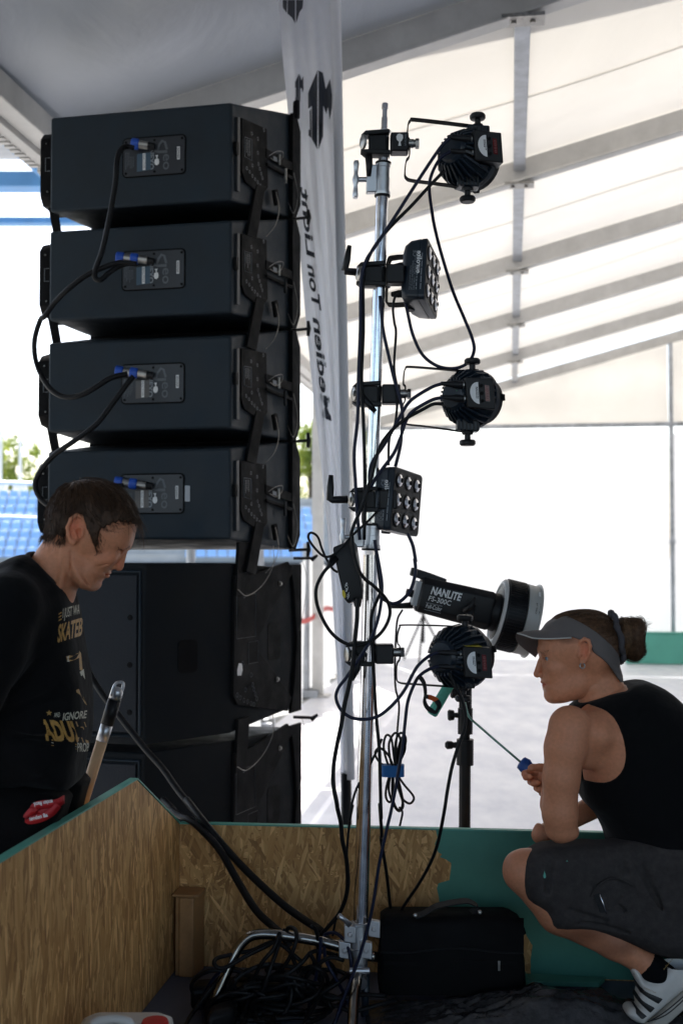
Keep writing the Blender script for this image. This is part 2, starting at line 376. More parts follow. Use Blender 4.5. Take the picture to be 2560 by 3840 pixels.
for i in range(-3, NB):
    for side in (0, 1):
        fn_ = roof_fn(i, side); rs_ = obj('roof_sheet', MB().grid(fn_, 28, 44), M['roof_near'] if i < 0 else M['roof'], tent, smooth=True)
        if side == 0 and i >= 0:
            for u0 in (0.50,): obj('weld_seam', MB().grid(lambda u, v: fn_(u0+0.012*u, v)-UP*0.004, 1, 44), M['seam'], rs_, smooth=True)
# gable end: posts, crossbar, wall sheets with folds and a bright slit below the bar
bG = NB*BAY
for t in (0.0, 4.09, 6.6, 2*RIDGE):
    h = zr(t) if t not in (0.0, 2*RIDGE) else EAVE
    m = MB().box(T(bG+0.0, t, h/2), AX*0.03, RX*0.028, UP*(h/2)); m.box(T(bG-0.01,t,EAVE), AX*0.05, RX*0.10, UP*0.02); m.box(T(bG-0.01,t,1.6), AX*0.035, RX*0.04, UP*0.03)
    obj('gable_post', m, M['beam_steel'], tent, bevel=0.003)
obj('crossbar', MB().box(T(bG-0.005, RIDGE, EAVE), AX*0.022, RX*(RIDGE-0.03), UP*0.03), M['beam_steel'], tent, bevel=0.003)
def wall_fn(t0, t1, z0, z1, ph, b=bG+0.06):
    def fn(u, v):
        t = t0 + (t1-t0)*u; zt = z1 if not callable(z1) else z1(t)
        z = z0 + (zt-z0)*v
        return T(b + 0.014*math.sin(u*21+ph)+0.010*math.sin(u*47+v*5+ph)+0.012*math.sin(v*9+u*4), t, z)
    return fn
for (t0, t1, ph) in ((0.02, 4.06, 0.4), (4.12, 6.57, 2.0), (6.63, 2*RIDGE-0.02, 4.0)):
    wf_ = wall_fn(t0, t1, 0.005, EAVE-0.12, ph); ws_ = obj('gable_wall_sheet', MB().grid(wf_, 60, 16), M['wall'], tent, smooth=True)
    obj('gable_top_sheet', MB().grid(wall_fn(t0, t1, EAVE-0.02, lambda t: zr(t)+0.10, ph+1, bG+0.08), 40, 10), M['roof'], tent, smooth=True)
# long side walls
def side_fn(b0, b1, t, z0, z1, ph):
    def fn(u, v):
        b = b0+(b1-b0)*u; return T(b, t + 0.02*math.sin(u*17+ph)+0.012*math.sin(u*37+v*4+ph), z0+(z1-z0)*v)
    return fn
for i in range(-3, NB):
    obj('side_wall_sheet', MB().grid(side_fn(i*BAY+0.04, (i+1)*BAY-0.04, 2*RIDGE+0.05, 0.01, EAVE, i*1.7), 30, 10), M['wall'] if i > 1 else M['roof_near'], tent, smooth=True)  # near bays get the greyer sheet to cut light from the right
obj('side_wall_sheet', MB().grid(side_fn(4*BAY+0.04, 5*BAY-0.04, -0.08, 0.01, EAVE, 2.2), 30, 10), M['wall'], tent, smooth=True)
# low tarpaulin curtain along the open side, pulled up unevenly, with red tape
def curtain(b0, b1, za, zb, ph):
    def fn(u, v):
        b = b0+(b1-b0)*u; zt = za+(zb-za)*u - 0.10*math.sin(math.pi*u)
        return T(b, -0.10+0.05*math.sin(u*9+ph)*(1-0.5*v)+0.02*math.sin(u*31+v*3), 0.01+zt*v)
    return fn
for k, (b0, b1, za, zb) in enumerate([(2.45, 4.50, 1.25, 1.0), (4.60, 6.78, 0.95, 1.42), (6.86, 9.04, 1.45, 1.30)]):
    cu = thing('tarpaulin_screen', T((b0+b1)/2, -0.1, 0), ['loose white tarpaulin screen hung low behind the speaker stack', 'white tarpaulin screen with red tape seen left of the flag', 'white tarpaulin screen next to the far corner of the marquee'][k], 'tarpaulin', 'low tarpaulins along the open side')
    obj('sheet', MB().grid(curtain(b0, b1, za, zb, k*2.1), 40, 12), M['tarp'], cu, smooth=True)
    if k: obj('tape', MB().grid(lambda u, v: T(b0+(b1-b0)*u, -0.03+0.01*math.sin(u*9), 0.80+0.05*v+0.03*math.sin(u*6)), 20, 1), mat('red_tape', (0.55,0.05,0.04), 0.5), cu)
    for b in (b0, b1):
        m = MB().cyl(T(b,-0.12,0.05), T(b,-0.12,1.55), 0.028); q_ = T(b,-0.12,0); m.bx(q_.x-.12,q_.x+.12,q_.y-.12,q_.y+.12,0.001,0.07)
        obj('post', m, M['beam_steel'], cu)

# ---- grandstand on the left: seats, blue steel, roof; plus an added canopy shading the marquee's near end
gs = thing('grandstand', (-30, 58, 0), 'stadium grandstand with rows of blue seats and blue steelwork', 'grandstand')
M['blue_steel'] = mat('blue_steel', (0.09,0.26,0.54), 0.45, var=(2, 0.15))
M['concrete'] = mat('concrete', (0.42,0.42,0.40), 0.8, var=(1.5, 0.15))
M['seat'] = mat('blue_seat', (0.36,0.56,0.84), 0.35)
M['white_paint'] = mat('white_paint', (0.8,0.8,0.8), 0.5)
GY = math.radians(24); gdir = Vector((math.cos(GY), math.sin(GY)*0.35, 0)).normalized(); gback = Vector((-gdir.y, gdir.x, 0))
G0 = Vector((-22, 52, 0))
def G(s, d, z): return G0 + gdir*s + gback*d + UP*z
for k in range(9):
    obj('terrace_step', MB().prism([G(-4, k*0.85, 0), G(26, k*0.85, 0), G(26, k*0.85, 0.95+k*0.42), G(-4, k*0.85, 0.95+k*0.42)], gback*0.85), M['concrete'], gs)
obj('front_barrier', MB().prism([G(-4,-0.9,0), G(26,-0.9,0), G(26,-0.9,1.0), G(-4,-0.9,1.0)], gback*0.1), mat('dark_barrier', (0.05,0.055,0.06), 0.6), gs)
seat_me = None
def seat_mb(o):
    m = MB(); o = Vector(o)
    m.loft([[o+gdir*x+gback*y+UP*z for x, y, z in ring] for ring in (
        [(-.21,0,.0),(.21,0,.0),(.21,0,.05),(-.21,0,.05)], [(-.22,.30,-.03),(.22,.30,-.03),(.22,.30,.02),(-.22,.30,.02)],
        [(-.22,.38,.06),(.22,.38,.06),(.22,.34,.08),(-.22,.34,.08)], [(-.20,.46,.42),(.20,.46,.42),(.20,.43,.42),(-.20,.43,.42)])])
    return m
first = None
for k in range(8):
    for s in list(np.arange(6.0, 9.6, 0.5)) + list(np.arange(15.2, 21.6, 0.5)):
        if s > 10 and k > 5: continue
        pos = G(s, 0.20+k*0.85, 0.95+k*0.42+0.28)
        if first is None:
            first = obj('seat', seat_mb((0,0,0)), M['seat'], None, bevel=0.02)
            first.parent = gs; first.location = pos - gs.location
        else:
            c = first.copy(); C.objects.link(c); c.parent = gs; c.location = pos - gs.location
m = MB()
for s in (-3.4, 5.0): m.tube([G(s,-0.3,1.9), G(s+0.4,6.6,5.1)], 0.06, 8); m.tube([G(s,-0.3,1.0), G(s,-0.3,1.9)], 0.05)
m.tube([G(-4,7.7,5.55), G(4.6,7.7,5.05), G(12,7.7,4.9)], 0.11, 8); m.tube([G(-4,3.2,3.5), G(10,2.2,3.0)], 0.07, 8)
obj('hand_rail', m, mat('pale_blue_rail', (0.45,0.58,0.78), 0.45), gs)
# roof steel close to the marquee: two horizontal girders, a diagonal strut, corrugated roof
m = MB()
a = lambda x, y, Y: P(x, y, Y)
obj('roof_girder', MB().prism([a(-260,640,15), a(330,640,15), a(330,698,15), a(-260,698,15)], (0,0.3,0)), M['blue_steel'], gs, bevel=0.01)
obj('roof_girder', MB().prism([a(-260,812,17), a(345,812,17), a(345,836,17), a(-260,836,17)], (0,0.2,0)), M['blue_steel'], gs, bevel=0.01)
obj('roof_strut', MB().tube([a(-190,355,13.2), a(40,535,13.6), a(215,690,14)], 0.075, 12), M['blue_steel'], gs)
obj('roof_strut', MB().tube([a(-150,500,11.2), a(20,440,11.5), a(160,380,11.8)], 0.06, 12), M['blue_steel'], gs)
def corr(u, v):
    p = P(-320+700*u, 600-260*v, 16 - 7.5*v); p.z += 0.03*math.sin(v*70); return p
obj('roof_sheet', MB().grid(corr, 6, 160), mat('corrugated_sheet', (0.45,0.46,0.47), 0.5, metal=0.2, var=(1.2,0.12)), gs, smooth=True)
# added canopy, out of view, keeps sun and sky off the marquee's near end
m = MB()
m.prism([T(-12.5,-9,5.3), T(-12.5,22,5.3), T(1.5,22,5.3), T(1.5,-9,5.3)], (0,0,0.15))
for b in (-12,-8,-5,-2,1): m.box(T(b,6,5.08), AX*0.12, RX*15, UP*0.22)
obj('added_canopy', m, M['concrete'], gs)
for t in (-8.6, 21.5):
    for b in (-8,1): obj('column', MB().box(T(b,t,2.6), AX*0.15, RX*0.15, UP*2.6), M['blue_steel'], gs)  # supports of the added canopy
for k, (px, top) in enumerate(((2, 1560), (76, 1590))):
    q = P(px, 1870, 66); wp = thing('floodlight_post', (q.x, q.y, 0), ['white post on a square plinth at the photo edge by the seats', 'white post on a square plinth in front of the trees'][k], 'post', 'white posts by the stand')
    tp = P(px, top, 66)
    obj('post', MB().cyl((q.x,q.y,0), (q.x,q.y,tp.z+3), 0.10, 0.08), M['white_paint'], wp)
    z = P(px,1806,66).z; obj('plinth', MB().bx(q.x-.34,q.x+.34,q.y-.34,q.y+.34,0,z), M['white_paint'], wp, bevel=0.04)

# ---- trees behind
def leaf_mat(name, col):
    m = bpy.data.materials.new(name); m.use_nodes = True; n = m.node_tree; L = n.links; n.nodes.clear()
    out = n.nodes.new('ShaderNodeOutputMaterial'); mx = n.nodes.new('ShaderNodeMixShader'); mx.inputs[0].default_value = 0.45
    d = n.nodes.new('ShaderNodeBsdfDiffuse'); t = n.nodes.new('ShaderNodeBsdfTranslucent')
    oi = n.nodes.new('ShaderNodeTexCoord'); no = n.nodes.new('ShaderNodeTexNoise'); no.inputs['Scale'].default_value = 0.9; L.new(oi.outputs['Object'], no.inputs['Vector'])
    r = n.nodes.new('ShaderNodeValToRGB'); r.color_ramp.elements[0].position=0.35; r.color_ramp.elements[0].color = (col[0]*.6,col[1]*.7,col[2]*.6,1); r.color_ramp.elements[1].position=0.65; r.color_ramp.elements[1].color = (col[0]*1.3,col[1]*1.2,col[2],1)
    L.new(no.outputs['Fac'], r.inputs[0]); L.new(r.outputs[0], d.inputs[0]); L.new(r.outputs[0], t.inputs[0])
    L.new(d.outputs[0], mx.inputs[1]); L.new(t.outputs[0], mx.inputs[2]); L.new(mx.outputs[0], out.inputs[0]); return m
M['leaf'] = leaf_mat('leaves', (0.28,0.34,0.09)); M['bark'] = mat('bark', (0.10,0.08,0.06), 0.9, bump=(12,0.5,0.02))
def tree(px, pyt, pyb, rx, Y, label, seed):
    r = np.random.default_rng(seed); top = P(px,pyt,Y); bot = P(px,pyb,Y); ctr = (top+bot)/2; hz = (top.z-bot.z)/2; rxm = rx/FPX*Y
    t = thing('leafy_tree', (ctr.x, Y, 0), label, 'tree', 'trees beyond the stand')
    m = MB().tube([(ctr.x,Y,0),(ctr.x+.1,Y,ctr.z*0.5),(ctr.x-.05,Y,ctr.z),(ctr.x,Y,ctr.z+hz*0.6)], [0.28,0.22,0.15,0.04], 8)
    for k in range(9):
        an = r.random()*6.28; zz = ctr.z - hz*0.7 + hz*1.3*r.random()
        m.tube([(ctr.x,Y,zz-0.4),(ctr.x+math.cos(an)*rxm*0.4,Y+math.sin(an)*rxm*0.4,zz+0.2),(ctr.x+math.cos(an)*rxm*0.85,Y+math.sin(an)*rxm*0.85,zz+0.7)], [0.08,0.05,0.02], 6)
    obj('trunk', m, M['bark'], t, smooth=True)
    m = MB(); cl = []
    for k in range(46):
        d = r.normal(size=3); d /= np.linalg.norm(d); rad = r.random()**0.45
        cl.append(Vector((ctr.x+d[0]*rxm*rad, Y+d[1]*rxm*rad, ctr.z+d[2]*hz*rad)))
    for c in cl:
        cr = rxm*(0.16+0.2*r.random())
        for q in range(70):
            d = r.normal(size=3)*cr*0.55; p = c+Vector(d); s = 0.10+0.10*r.random()
            a1 = Vector(r.normal(size=3)).normalized(); a2 = a1.orthogonal().normalized()
            m.add([p-a1*s, p+a2*s*0.6, p+a1*s, p-a2*s*0.6], [(0,1,2,3)])
    obj('crown', m, M['leaf'], t)
tree(55, 1640, 1990, 120, 78, 'yellow green tree above the blue seats at the left edge', 1)
tree(168, 1740, 2020, 70, 84, 'smaller green tree just left of the speaker stack', 2)
tree(1165, 1540, 2010, 95, 80, 'light green tree seen between speaker stack and flag', 3)
tree(1352, 1500, 1960, 90, 82, 'light green tree seen behind the chrome stand', 4)
# ================================================================== strand-board box round the platform
bd = thing('ramp_side_boards', D(0,0), 'strand board side walls of a skate ramp, edges painted teal', 'board wall')
HB, HS, TK = 0.377, 0.566, 0.018
# back board
L_B = 3.2
BT = math.radians(5.6); RB = Vector((math.cos(BT), -math.sin(BT), 0)); AB = Vector((math.sin(BT), math.cos(BT), 0))
def E(a, r, z=0): return CORN + AB*a + RB*r + UP*(DZ+z)  # back board coordinates
obj('back_board', MB().prism([E(0.0,-0.0), E(0.0,L_B), E(0.0,L_B,HB), E(0.0,0.0,HB)], AB*TK), M['osb'], bd, bevel=0.0015)
obj('painted_edge', MB().prism([E(-0.0015,0.0,HB), E(-0.0015,L_B,HB), E(TK+0.0015,L_B,HB), E(TK+0.0015,0.0,HB)], UP*0.0035), M['teal_edge'], bd)
# teal paint coat on the back board, ragged edge
def onb(px, py):                                           # pixel -> back board plane (r, z)
    d = P(px,py,1.0)-CAM; t = (D(0,0)-CAM).dot(AB)/d.dot(AB); q = CAM+d*t; return (q-D(0,0)).dot(RB), q.z-DZ
edge = [(1632,3098),(1636,3140),(1629,3165),(1640,3196),(1655,3203),(1652,3214),(1668,3222),(1690,3236),(1691,3262),(1688,3300),(1640,3312),(1637,3330),(1642,3362),(1645,3398),(1690,3402),(1690,3415),(1770,3420),(1962,3490),(1975,3512),(1982,3530),(1992,3545),(1991,3600),(1992,3625),(1990,3634)]
pl = []
for i, (x, y) in enumerate(edge):
    r_, z_ = onb(x, y); pl.append(E(-0.0012, r_ + random.uniform(-.003,.003), min(max(z_, 0.004), HB)))
pl_r = onb(1990,3634)[0]
pl = pl + [E(-0.0012, pl_r, 0.004), E(-0.0012, L_B, 0.004), E(-0.0012, L_B, HB)]
obj('paint_coat', MB().prism(pl, AB*0.0010), M['teal'], bd)
# side board with sloped end
so_ = obj('side_board', MB().prism([D(0,0), D(-4.0,0), D(-4.0,0,HS), D(-0.37,0,HS), D(0,0,HB)], RX*(-TK)), M['osb_side'], bd, bevel=0.0015)
obj('painted_edge', MB().prism([D(-4.0,0.001,HS), D(-0.366,0.001,HS), D(-0.366,0.001,HS+0.0035), D(-4.0,0.001,HS+0.0035)], RX*(-TK-0.002)), M['teal_edge'], bd)
e1, e0 = D(-0.366,0.001,HS), D(0.001,0.001,HB+0.002)
nrm = (e0-e1).cross(RX).normalized(); nrm = nrm if nrm.z > 0 else -nrm
obj('painted_edge', MB().prism([e1, e0, e0+nrm*0.0035, e1+nrm*0.0035], RX*(-TK-0.002)), M['teal_edge'], bd)
obj('corner_post', MB().prism([D(-0.010,0.006), D(-0.075,0.010), D(-0.075,0.022), D(-0.082,0.022), D(-0.082,0.060), D(-0.012,0.072)], UP*0.205), M['timber'], bd, bevel=0.003)
obj('post_cap', MB().prism([D(-0.010,0.003,0.207), D(-0.086,0.003,0.207), D(-0.086,0.076,0.207), D(-0.012,0.076,0.207)], UP*0.007), M['timber'], bd, bevel=0.002)
# strip of board lying at the foot of the painted wall
fs = obj('board_offcut', MB().prism([E(-0.012,0.88,0.004), E(-0.07,0.88,0.004), E(-0.062,1.10,0.004), E(-0.02,1.12,0.004)], UP*0.012), M['teal'], None, bevel=0.001)
tag(fs, 'thin offcut of board splashed with teal paint at the foot of the wall', 'board')
# ================================================================== text and plates
_tc = {}
def text_verts(s, bold=0.0):
    k = (s, bold)
    if k not in _tc:
        cu = bpy.data.curves.new('t', 'FONT'); cu.body = s; cu.size = 1.0; cu.offset = bold; cu.resolution_u = 3
        o = bpy.data.objects.new('t', cu); C.objects.link(o)
        dg = bpy.context.evaluated_depsgraph_get(); me = bpy.data.meshes.new_from_object(o.evaluated_get(dg))
        vs = [tuple(v.co) for v in me.vertices]; fs = [tuple(p.vertices) for p in me.polygons]
        C.objects.unlink(o); bpy.data.objects.remove(o); bpy.data.meshes.remove(me)
        _tc[k] = (vs, fs)
    return _tc[k]
def text(mb, s, o, ex, ey, fit=None, bold=0.0, shear=0.0):
    """flat lettering from corner o, reading along ex, letter tops along ey (vectors give the size of one em).
    fit=(w,h): the word's box is stretched to w*|ex| by h*|ey|"""
    vs, fs = text_verts(s, bold)
    if not vs: return mb
    x0 = min(v[0] for v in vs); x1 = max(v[0] for v in vs); y0 = min(v[1] for v in vs); y1 = max(v[1] for v in vs)
    o, ex, ey = Vector(o), Vector(ex), Vector(ey); out = []
    for v in vs:
        if fit: u, q = (v[0]-x0)/(x1-x0)*fit[0], (v[1]-y0)/(y1-y0)*fit[1]
        else: u, q = v[0], v[1]
        out.append(o + ex*(u + shear*q) + ey*q)
    return mb.add(out, fs)
def lines(mb, o, ex, ey, n, rnd, h=0.5):
    """rows of tiny print drawn as word bars; ex full line vector, ey pitch vector"""
    o, ex, ey = Vector(o), Vector(ex), Vector(ey)
    for i in range(n):
        x = 0.0; end = 0.6+0.4*rnd.random()
        while x < end:
            w_ = 0.05+0.12*rnd.random(); a_ = o+ey*i+ex*x; b_ = o+ey*i+ex*min(end, x+w_)
            mb.add([a_, b_, b_+ey*h, a_+ey*h], [(0,1,2,3)]); x += w_+0.025
    return mb

# ================================================================== line array cabinets
SP = math.radians(12.4); SA = Vector((math.sin(SP), math.cos(SP), 0)); SR = Vector((math.cos(SP), -math.sin(SP), 0))
CORN_S = Vector((-0.382, 4.0, 0))                          # rear right edge of the array
def zpx(py, Y): return P(CX, py, Y).z
def rrect(o, ex, ey, w, h, r, n=4):
    pts = []
    for (sx, sy, a0) in ((1,1,0),(-1,1,90),(-1,-1,180),(1,-1,270)):
        for k in range(n+1):
            an = math.radians(a0+90*k/n)
            pts.append(Vector(o)+Vector(ex)*(sx*(w-r)+r*math.cos(an))+Vector(ey)*(sy*(h-r)+r*math.sin(an)))
    return pts
labels_cab = ['topmost black loudspeaker cabinet of the hung stack, single blue plug', 'second black loudspeaker cabinet from the top of the stack', 'third black loudspeaker cabinet from the top of the stack', 'fourth cabinet from the top, behind the man\'s head']
rear_y = [(385,750), (827,1172), (1260,1604), (1681,2022)]
front_y = [(440,828), (829.5,1242), (1243.5,1657), (1658.5,2062)]
W_C, DEP = 0.668, 0.55
YR, YF = 4.0, 4.0 + DEP*math.cos(SP)
cabs = []
for i in range(4):
    zt, zb = zpx(rear_y[i][0], YR), zpx(rear_y[i][1], YR)
    ft, fb = zpx(front_y[i][0], 4.55), zpx(front_y[i][1], 4.55)
    cab = thing('line_array_cabinet', CORN_S - SR*W_C/2 + UP*zb, labels_cab[i], 'loudspeaker', 'line array cabinets in the stack'); cabs.append(cab)
    base = CORN_S.copy()
    def Q(s, a, v):                                       # s across from the right rear edge (negative = left), a depth 0..1, v height 0..1
        half = 0.004 + 0.075*min(1, max(0,(a-0.08))/0.85)
        c = -W_C/2; x = c + (s - c)*(1 + half/(W_C/2))
        z0 = zb + (fb-zb)*a; z1 = zt + (ft-zt)*a
        return base + SR*x + SA*(DEP*a) + UP*(z0+(z1-z0)*v)
    rings = [[Q(-W_C,a,0), Q(0,a,0), Q(0,a,1), Q(-W_C,a,1)] for a in (0.0, 0.14, 0.62, 1.0)]
    body = obj('body', MB().loft(rings), M['speaker'], cab, bevel=0.009, bseg=3)
    fr = MB()
    for a_, b_ in (((-W_C,0.94,0.02),(0,0.94,0.02)), ): pass
    obj('grille', MB().prism([Q(-W_C+0.02,1.0,0.05)+SA*0.004, Q(-0.02,1.0,0.05)+SA*0.004, Q(-0.02,1.0,0.95)+SA*0.004, Q(-W_C+0.02,1.0,0.95)+SA*0.004], SA*0.03), M['black_metal'], cab, bevel=0.006)
    obj('light_stop_strip', MB().prism([Q(-W_C,0.93,0.03), Q(0,0.93,0.03), Q(0,0.93,-0.03), Q(-W_C,0.93,-0.03)], SA*0.02), M['black_metal'], cab) if i < 3 else None  # added strip that stops light leaking through between the cabinets
    # connector plate on the rear
    n_ = -SA; up = (Q(-0.3,0,1)-Q(-0.3,0,0)).normalized(); rt = SR
    def R(px, py):                                        # pixel measured on the top cabinet's rear -> rear face of this cabinet
        u = (px-200)/(860-200); ymid = lambda u_: 415 + (385-440)*(u_-0.5) ; v = (py - (415+(-55)*(u-0.5)))/ (365)
        return Q(-W_C*(1-u), 0, 1-v)
    pc = R(584, 590); pw, ph = 0.113, 0.066
    obj('plate_seam', MB().prism(rrect(pc+n_*0.0006, rt, up, pw+0.005, ph+0.005, 0.016), n_*0.0012), M['black_metal'], cab)
    plate = obj('connector_plate', MB().prism(rrect(pc+n_*0.0012, rt, up, pw, ph, 0.013), n_*0.0022), mat('plate_paint', (0.017,0.020,0.026), 0.4, bump=(200,0.2,0.0005)), cab, bevel=0.0008)
    f0 = pc + n_*0.0040
    for sx in (-0.92, 0.02, 0.92):
        for sy in (-0.84, 0.84):
            obj('screw', MB().lathe(f0+rt*(pw*sx)+up*(ph*sy), n_, [(0,0.0045),(0.0015,0.0042),(0.002,0.002)], 10), M['black_metal'], plate)
    def Tx(s, x, y, w_, h_, m_, bold=0.0):                # word turned a quarter clockwise, box in plate units
        return obj('lettering', text(MB(), s, f0+rt*(pw*x)+up*(ph*y), -up*(ph*2*h_), rt*(pw*2*w_), (1,1), bold), m_, plate)
    obj('sticker', MB().prism([f0+rt*(pw*x)+up*(ph*y)-n_*0.0005 for x, y in ((-0.55,-0.78),(-0.10,-0.72),(-0.10,0.22),(-0.55,0.16))], n_*0.0006), mat('blue_film', ((0.05,0.09,0.13) if i < 2 else (0.09,0.08,0.075)), 0.35), plate)
    obj('sticker', MB().prism([f0+rt*(pw*x)+up*(ph*y)+n_*0.0002 for x, y in ((-0.36,-0.72),(-0.27,-0.72),(-0.27,0.18),(-0.36,0.18))], n_*0.0006), M['white'], plate)
    obj('lettering', text(MB(), 'REACTIVER', f0+rt*(pw*-0.345)+up*(ph*0.12)+n_*0.0010, -up*(ph*0.78), rt*(pw*0.06), (1,1)), M['dim_print'], plate)
    Tx('NEXO', -0.16, 0.40, 0.085, 0.56, M['grey_print'], 0.03)
    Tx('eo', 0.30, 0.06, 0.10, 0.42, M['dim_print'], 0.01)
    g = MB(); gp = lambda x, y: f0+rt*(pw*x)+up*(ph*y)    # the swoosh of the wordmark
    g.tube([gp(0.12,0.26), gp(0.17,0.55), gp(0.27,0.78), gp(0.36,0.70), gp(0.43,0.30)], 0.0, flat=(0.0004, 0.0042, n_)); g.tube([gp(0.02,0.28), gp(0.15,0.20), gp(0.30,0.19), gp(0.44,0.19)], 0.0, flat=(0.0004, 0.0045, n_))
    obj('wordmark_curve', g, M['dim_print'], plate)
    lb = MB().prism([f0+rt*(pw*x)+up*(ph*y)-n_*0.0003 for x, y in ((0.76,-0.28),(0.85,-0.28),(0.85,0.40),(0.76,0.40))], n_*0.0006); obj('barcode_label', lb, M['white'], plate)
    bars = MB()
    for k in range(14):
        y = -0.22+0.58*k/14; bars.prism([gp(x,y_)+n_*0.0005 for x, y_ in ((0.775,y),(0.835,y),(0.835,y+0.02),(0.775,y+0.02))], n_*0.0002)
    obj('barcode', bars, M['black_metal'], plate)
    lg = MB()                                             # small hire company emblem
    e = lambda x, y: gp(0.02+0.16*x, -0.52+0.55*y)+n_*0.0006
    lg.prism([e(.5,.0),e(.9,.12),e(1,.35),e(.9,.62),e(.62,.66),e(.62,.8),e(.8,1),e(.2,1),e(.45,.8),e(.42,.64),e(.12,.6),e(.02,.3),e(.15,.1)], n_*0.0003)
    obj('hire_emblem', lg, M['white'], plate); text(lg2 := MB(), 'Medien Ton Licht', gp(-0.03,-0.02)+n_*0.0006, -up*(ph*0.55), rt*(pw*0.035), (1,1)); obj('lettering', lg2, M['grey_print'], plate)
    if i == 3: obj('barcode_label', MB().prism([R(x,y)+n_*0.0005 for x, y in ((700,548),(718,548),(718,612),(700,612))], n_*0.0004), mat('grey_label',(0.4,0.42,0.45),0.5), cab)
    obj('lettering', lines(MB(), gp(-0.93,0.30), -up*(ph*1.0), rt*(pw*0.05), 3, random.Random(i), 0.4), M['dim_print'], plate)
    obj('lettering', lines(MB(), gp(-0.78,0.05), -up*(ph*0.8), rt*(pw*0.05), 3, random.Random(i+9), 0.4), M['dim_print'], plate)
    # blue locking plugs
    for k, (px, py) in enumerate(((505,520),(575,505),) if i else ((0,0),(532,556),)):
        if px == 0: continue
        o_ = R(532 if k else 480, 556 if k else 552) ; ax_ = (rt*0.80 + n_*-0.22 + up*-0.10).normalized()
        o_ = o_ + n_*0.034
        pl_ = obj('plug_ring', MB().lathe(o_-ax_*0.018, ax_, [(0,0.015),(0.003,0.019),(0.024,0.019),(0.028,0.016)], 12), M['blue'], cab, bevel=0.001)
        obj('plug_shell', MB().lathe(o_+ax_*0.010, ax_, [(0,0.0145),(0.030,0.0145),(0.032,0.012)], 14), M['steel'], pl_)
        obj('plug_nose', MB().lathe(o_+ax_*0.041, ax_, [(0,0.013),(0.022,0.012)], 14), M['black_plastic'], pl_)
    # rigging on the right flank: hole plate, rail, handle bar, quick-release pins, tie bar to the cabinet below
    nf = (Q(0,0.6,0.5)-Q(0,0.14,0.5)).cross(UP).normalized(); nf = nf if nf.dot(SR) > 0 else -nf
    H = lambda a, v, o_=0.0: Q(0,a,v)+nf*o_
    obj('rail', MB().prism([H(0.06,0.10,.0), H(0.105,0.10,.0), H(0.105,0.86,.0), H(0.06,0.86,.0)], nf*0.012), mat('rail_paint',(0.018,0.021,0.026),0.45), cab, bevel=0.002)
    obj('rail_slot', MB().prism([H(0.03,0.47,.002), H(0.075,0.47,.002), H(0.075,0.60,.002), H(0.03,0.60,.002)], nf*0.012), M['black_metal'], cab)
    hp = obj('hole_plate', MB().prism([H(0.13,0.86,.003), H(0.50,0.80,.003), H(0.52,0.22,.003), H(0.42,0.12,.003), H(0.18,0.22,.003), H(0.13,0.32,.003)], nf*0.008), M['black_metal'], cab, bevel=0.002)
    hl = [(0.27,0.72),(0.36,0.68),(0.36,0.54),(0.45,0.78),(0.28,0.40),(0.20,0.36),(0.24,0.33),(0.28,0.295),(0.32,0.27),(0.36,0.245),(0.40,0.22),(0.37,0.43),(0.39,0.385),(0.41,0.34),(0.43,0.30)]
    for a_, v_ in hl:
        cc = H(a_,v_,0.0115); ring = MB(); n8 = 12; ra, rb = 0.0062, 0.0046
        e1_ = SA.cross(nf).cross(nf).normalized(); e2_ = nf.cross(e1_)
        vs = [cc+(e1_*math.cos(6.2832*q/n8)+e2_*math.sin(6.2832*q/n8))*r_ for r_ in (ra, rb) for q in range(n8)]
        ring.add(vs, [(q,(q+1)%n8,n8+(q+1)%n8,n8+q) for q in range(n8)]); ring.add(vs[n8:], [tuple(range(n8))])
        ho = obj('hole_mark', ring, [M['grey_print'], M['black_metal']], hp)
        ho.data.polygons[len(ho.data.polygons)-1].material_index = 1
    box_ = [H(0.17,0.67,.0116),H(0.27,0.66,.0116),H(0.27,0.45,.0116),H(0.17,0.47,.0116)]
    obj('plate_legend', MB().tube(box_+[box_[0]], 0.0009, 4), M['grey_print'], hp)
    obj('plate_legend', lines(MB(), H(0.19,0.65,.0117), H(0.19,0.48,.0117)-H(0.19,0.65,.0117), (H(0.215,0.65,.0117)-H(0.19,0.65,.0117))*0.9, 3, random.Random(i+30), 0.5), M['dim_print'], hp)
    obj('spacer_bar', MB().prism([H(0.48,0.60,.004), H(0.92,0.52,.004), H(0.92,0.44,.004), H(0.48,0.51,.004)], nf*0.010), M['black_metal'], cab, bevel=0.002)
    obj('spacer_bar', MB().prism([H(0.48,0.46,.004), H(0.92,0.38,.004), H(0.92,0.35,.004), H(0.48,0.43,.004)], nf*0.014), M['black_metal'], cab, bevel=0.002)
    pn = MB().cyl(H(0.66,0.56,.02), H(0.66,0.46,.02), 0.0045); obj('quick_pin', pn, M['steel'], cab)
    obj('quick_pin', MB().cyl(H(0.76,0.44,.02), H(0.76,0.30,.02), 0.0055), M['black_plastic'] if i else M['steel'], cab)
    obj('pin_emblem', MB().prism([H(0.58,0.54,.016),H(0.64,0.53,.016),H(0.64,0.49,.016),H(0.58,0.50,.016)], nf*0.0006), M['grey_print'], cab)
    wire = cat([H(0.50,0.53,.02), H(0.58,0.58,.03), H(0.68,0.585,.03), H(0.66,0.52,.03), H(0.57,0.48,.03), H(0.52,0.51,.02)], 5); obj('pin_lanyard', MB().tube(wire, 0.0011, 4), M['steel'], cab)
    w2 = cat([H(0.60,0.20,.02), H(0.55,0.12,.04), H(0.50,-0.02,.06), H(0.44,-0.18,.06), H(0.38,-0.30,.04)], 5); obj('pin_lanyard', MB().tube(w2, 0.0012, 4), M['steel'], cab)
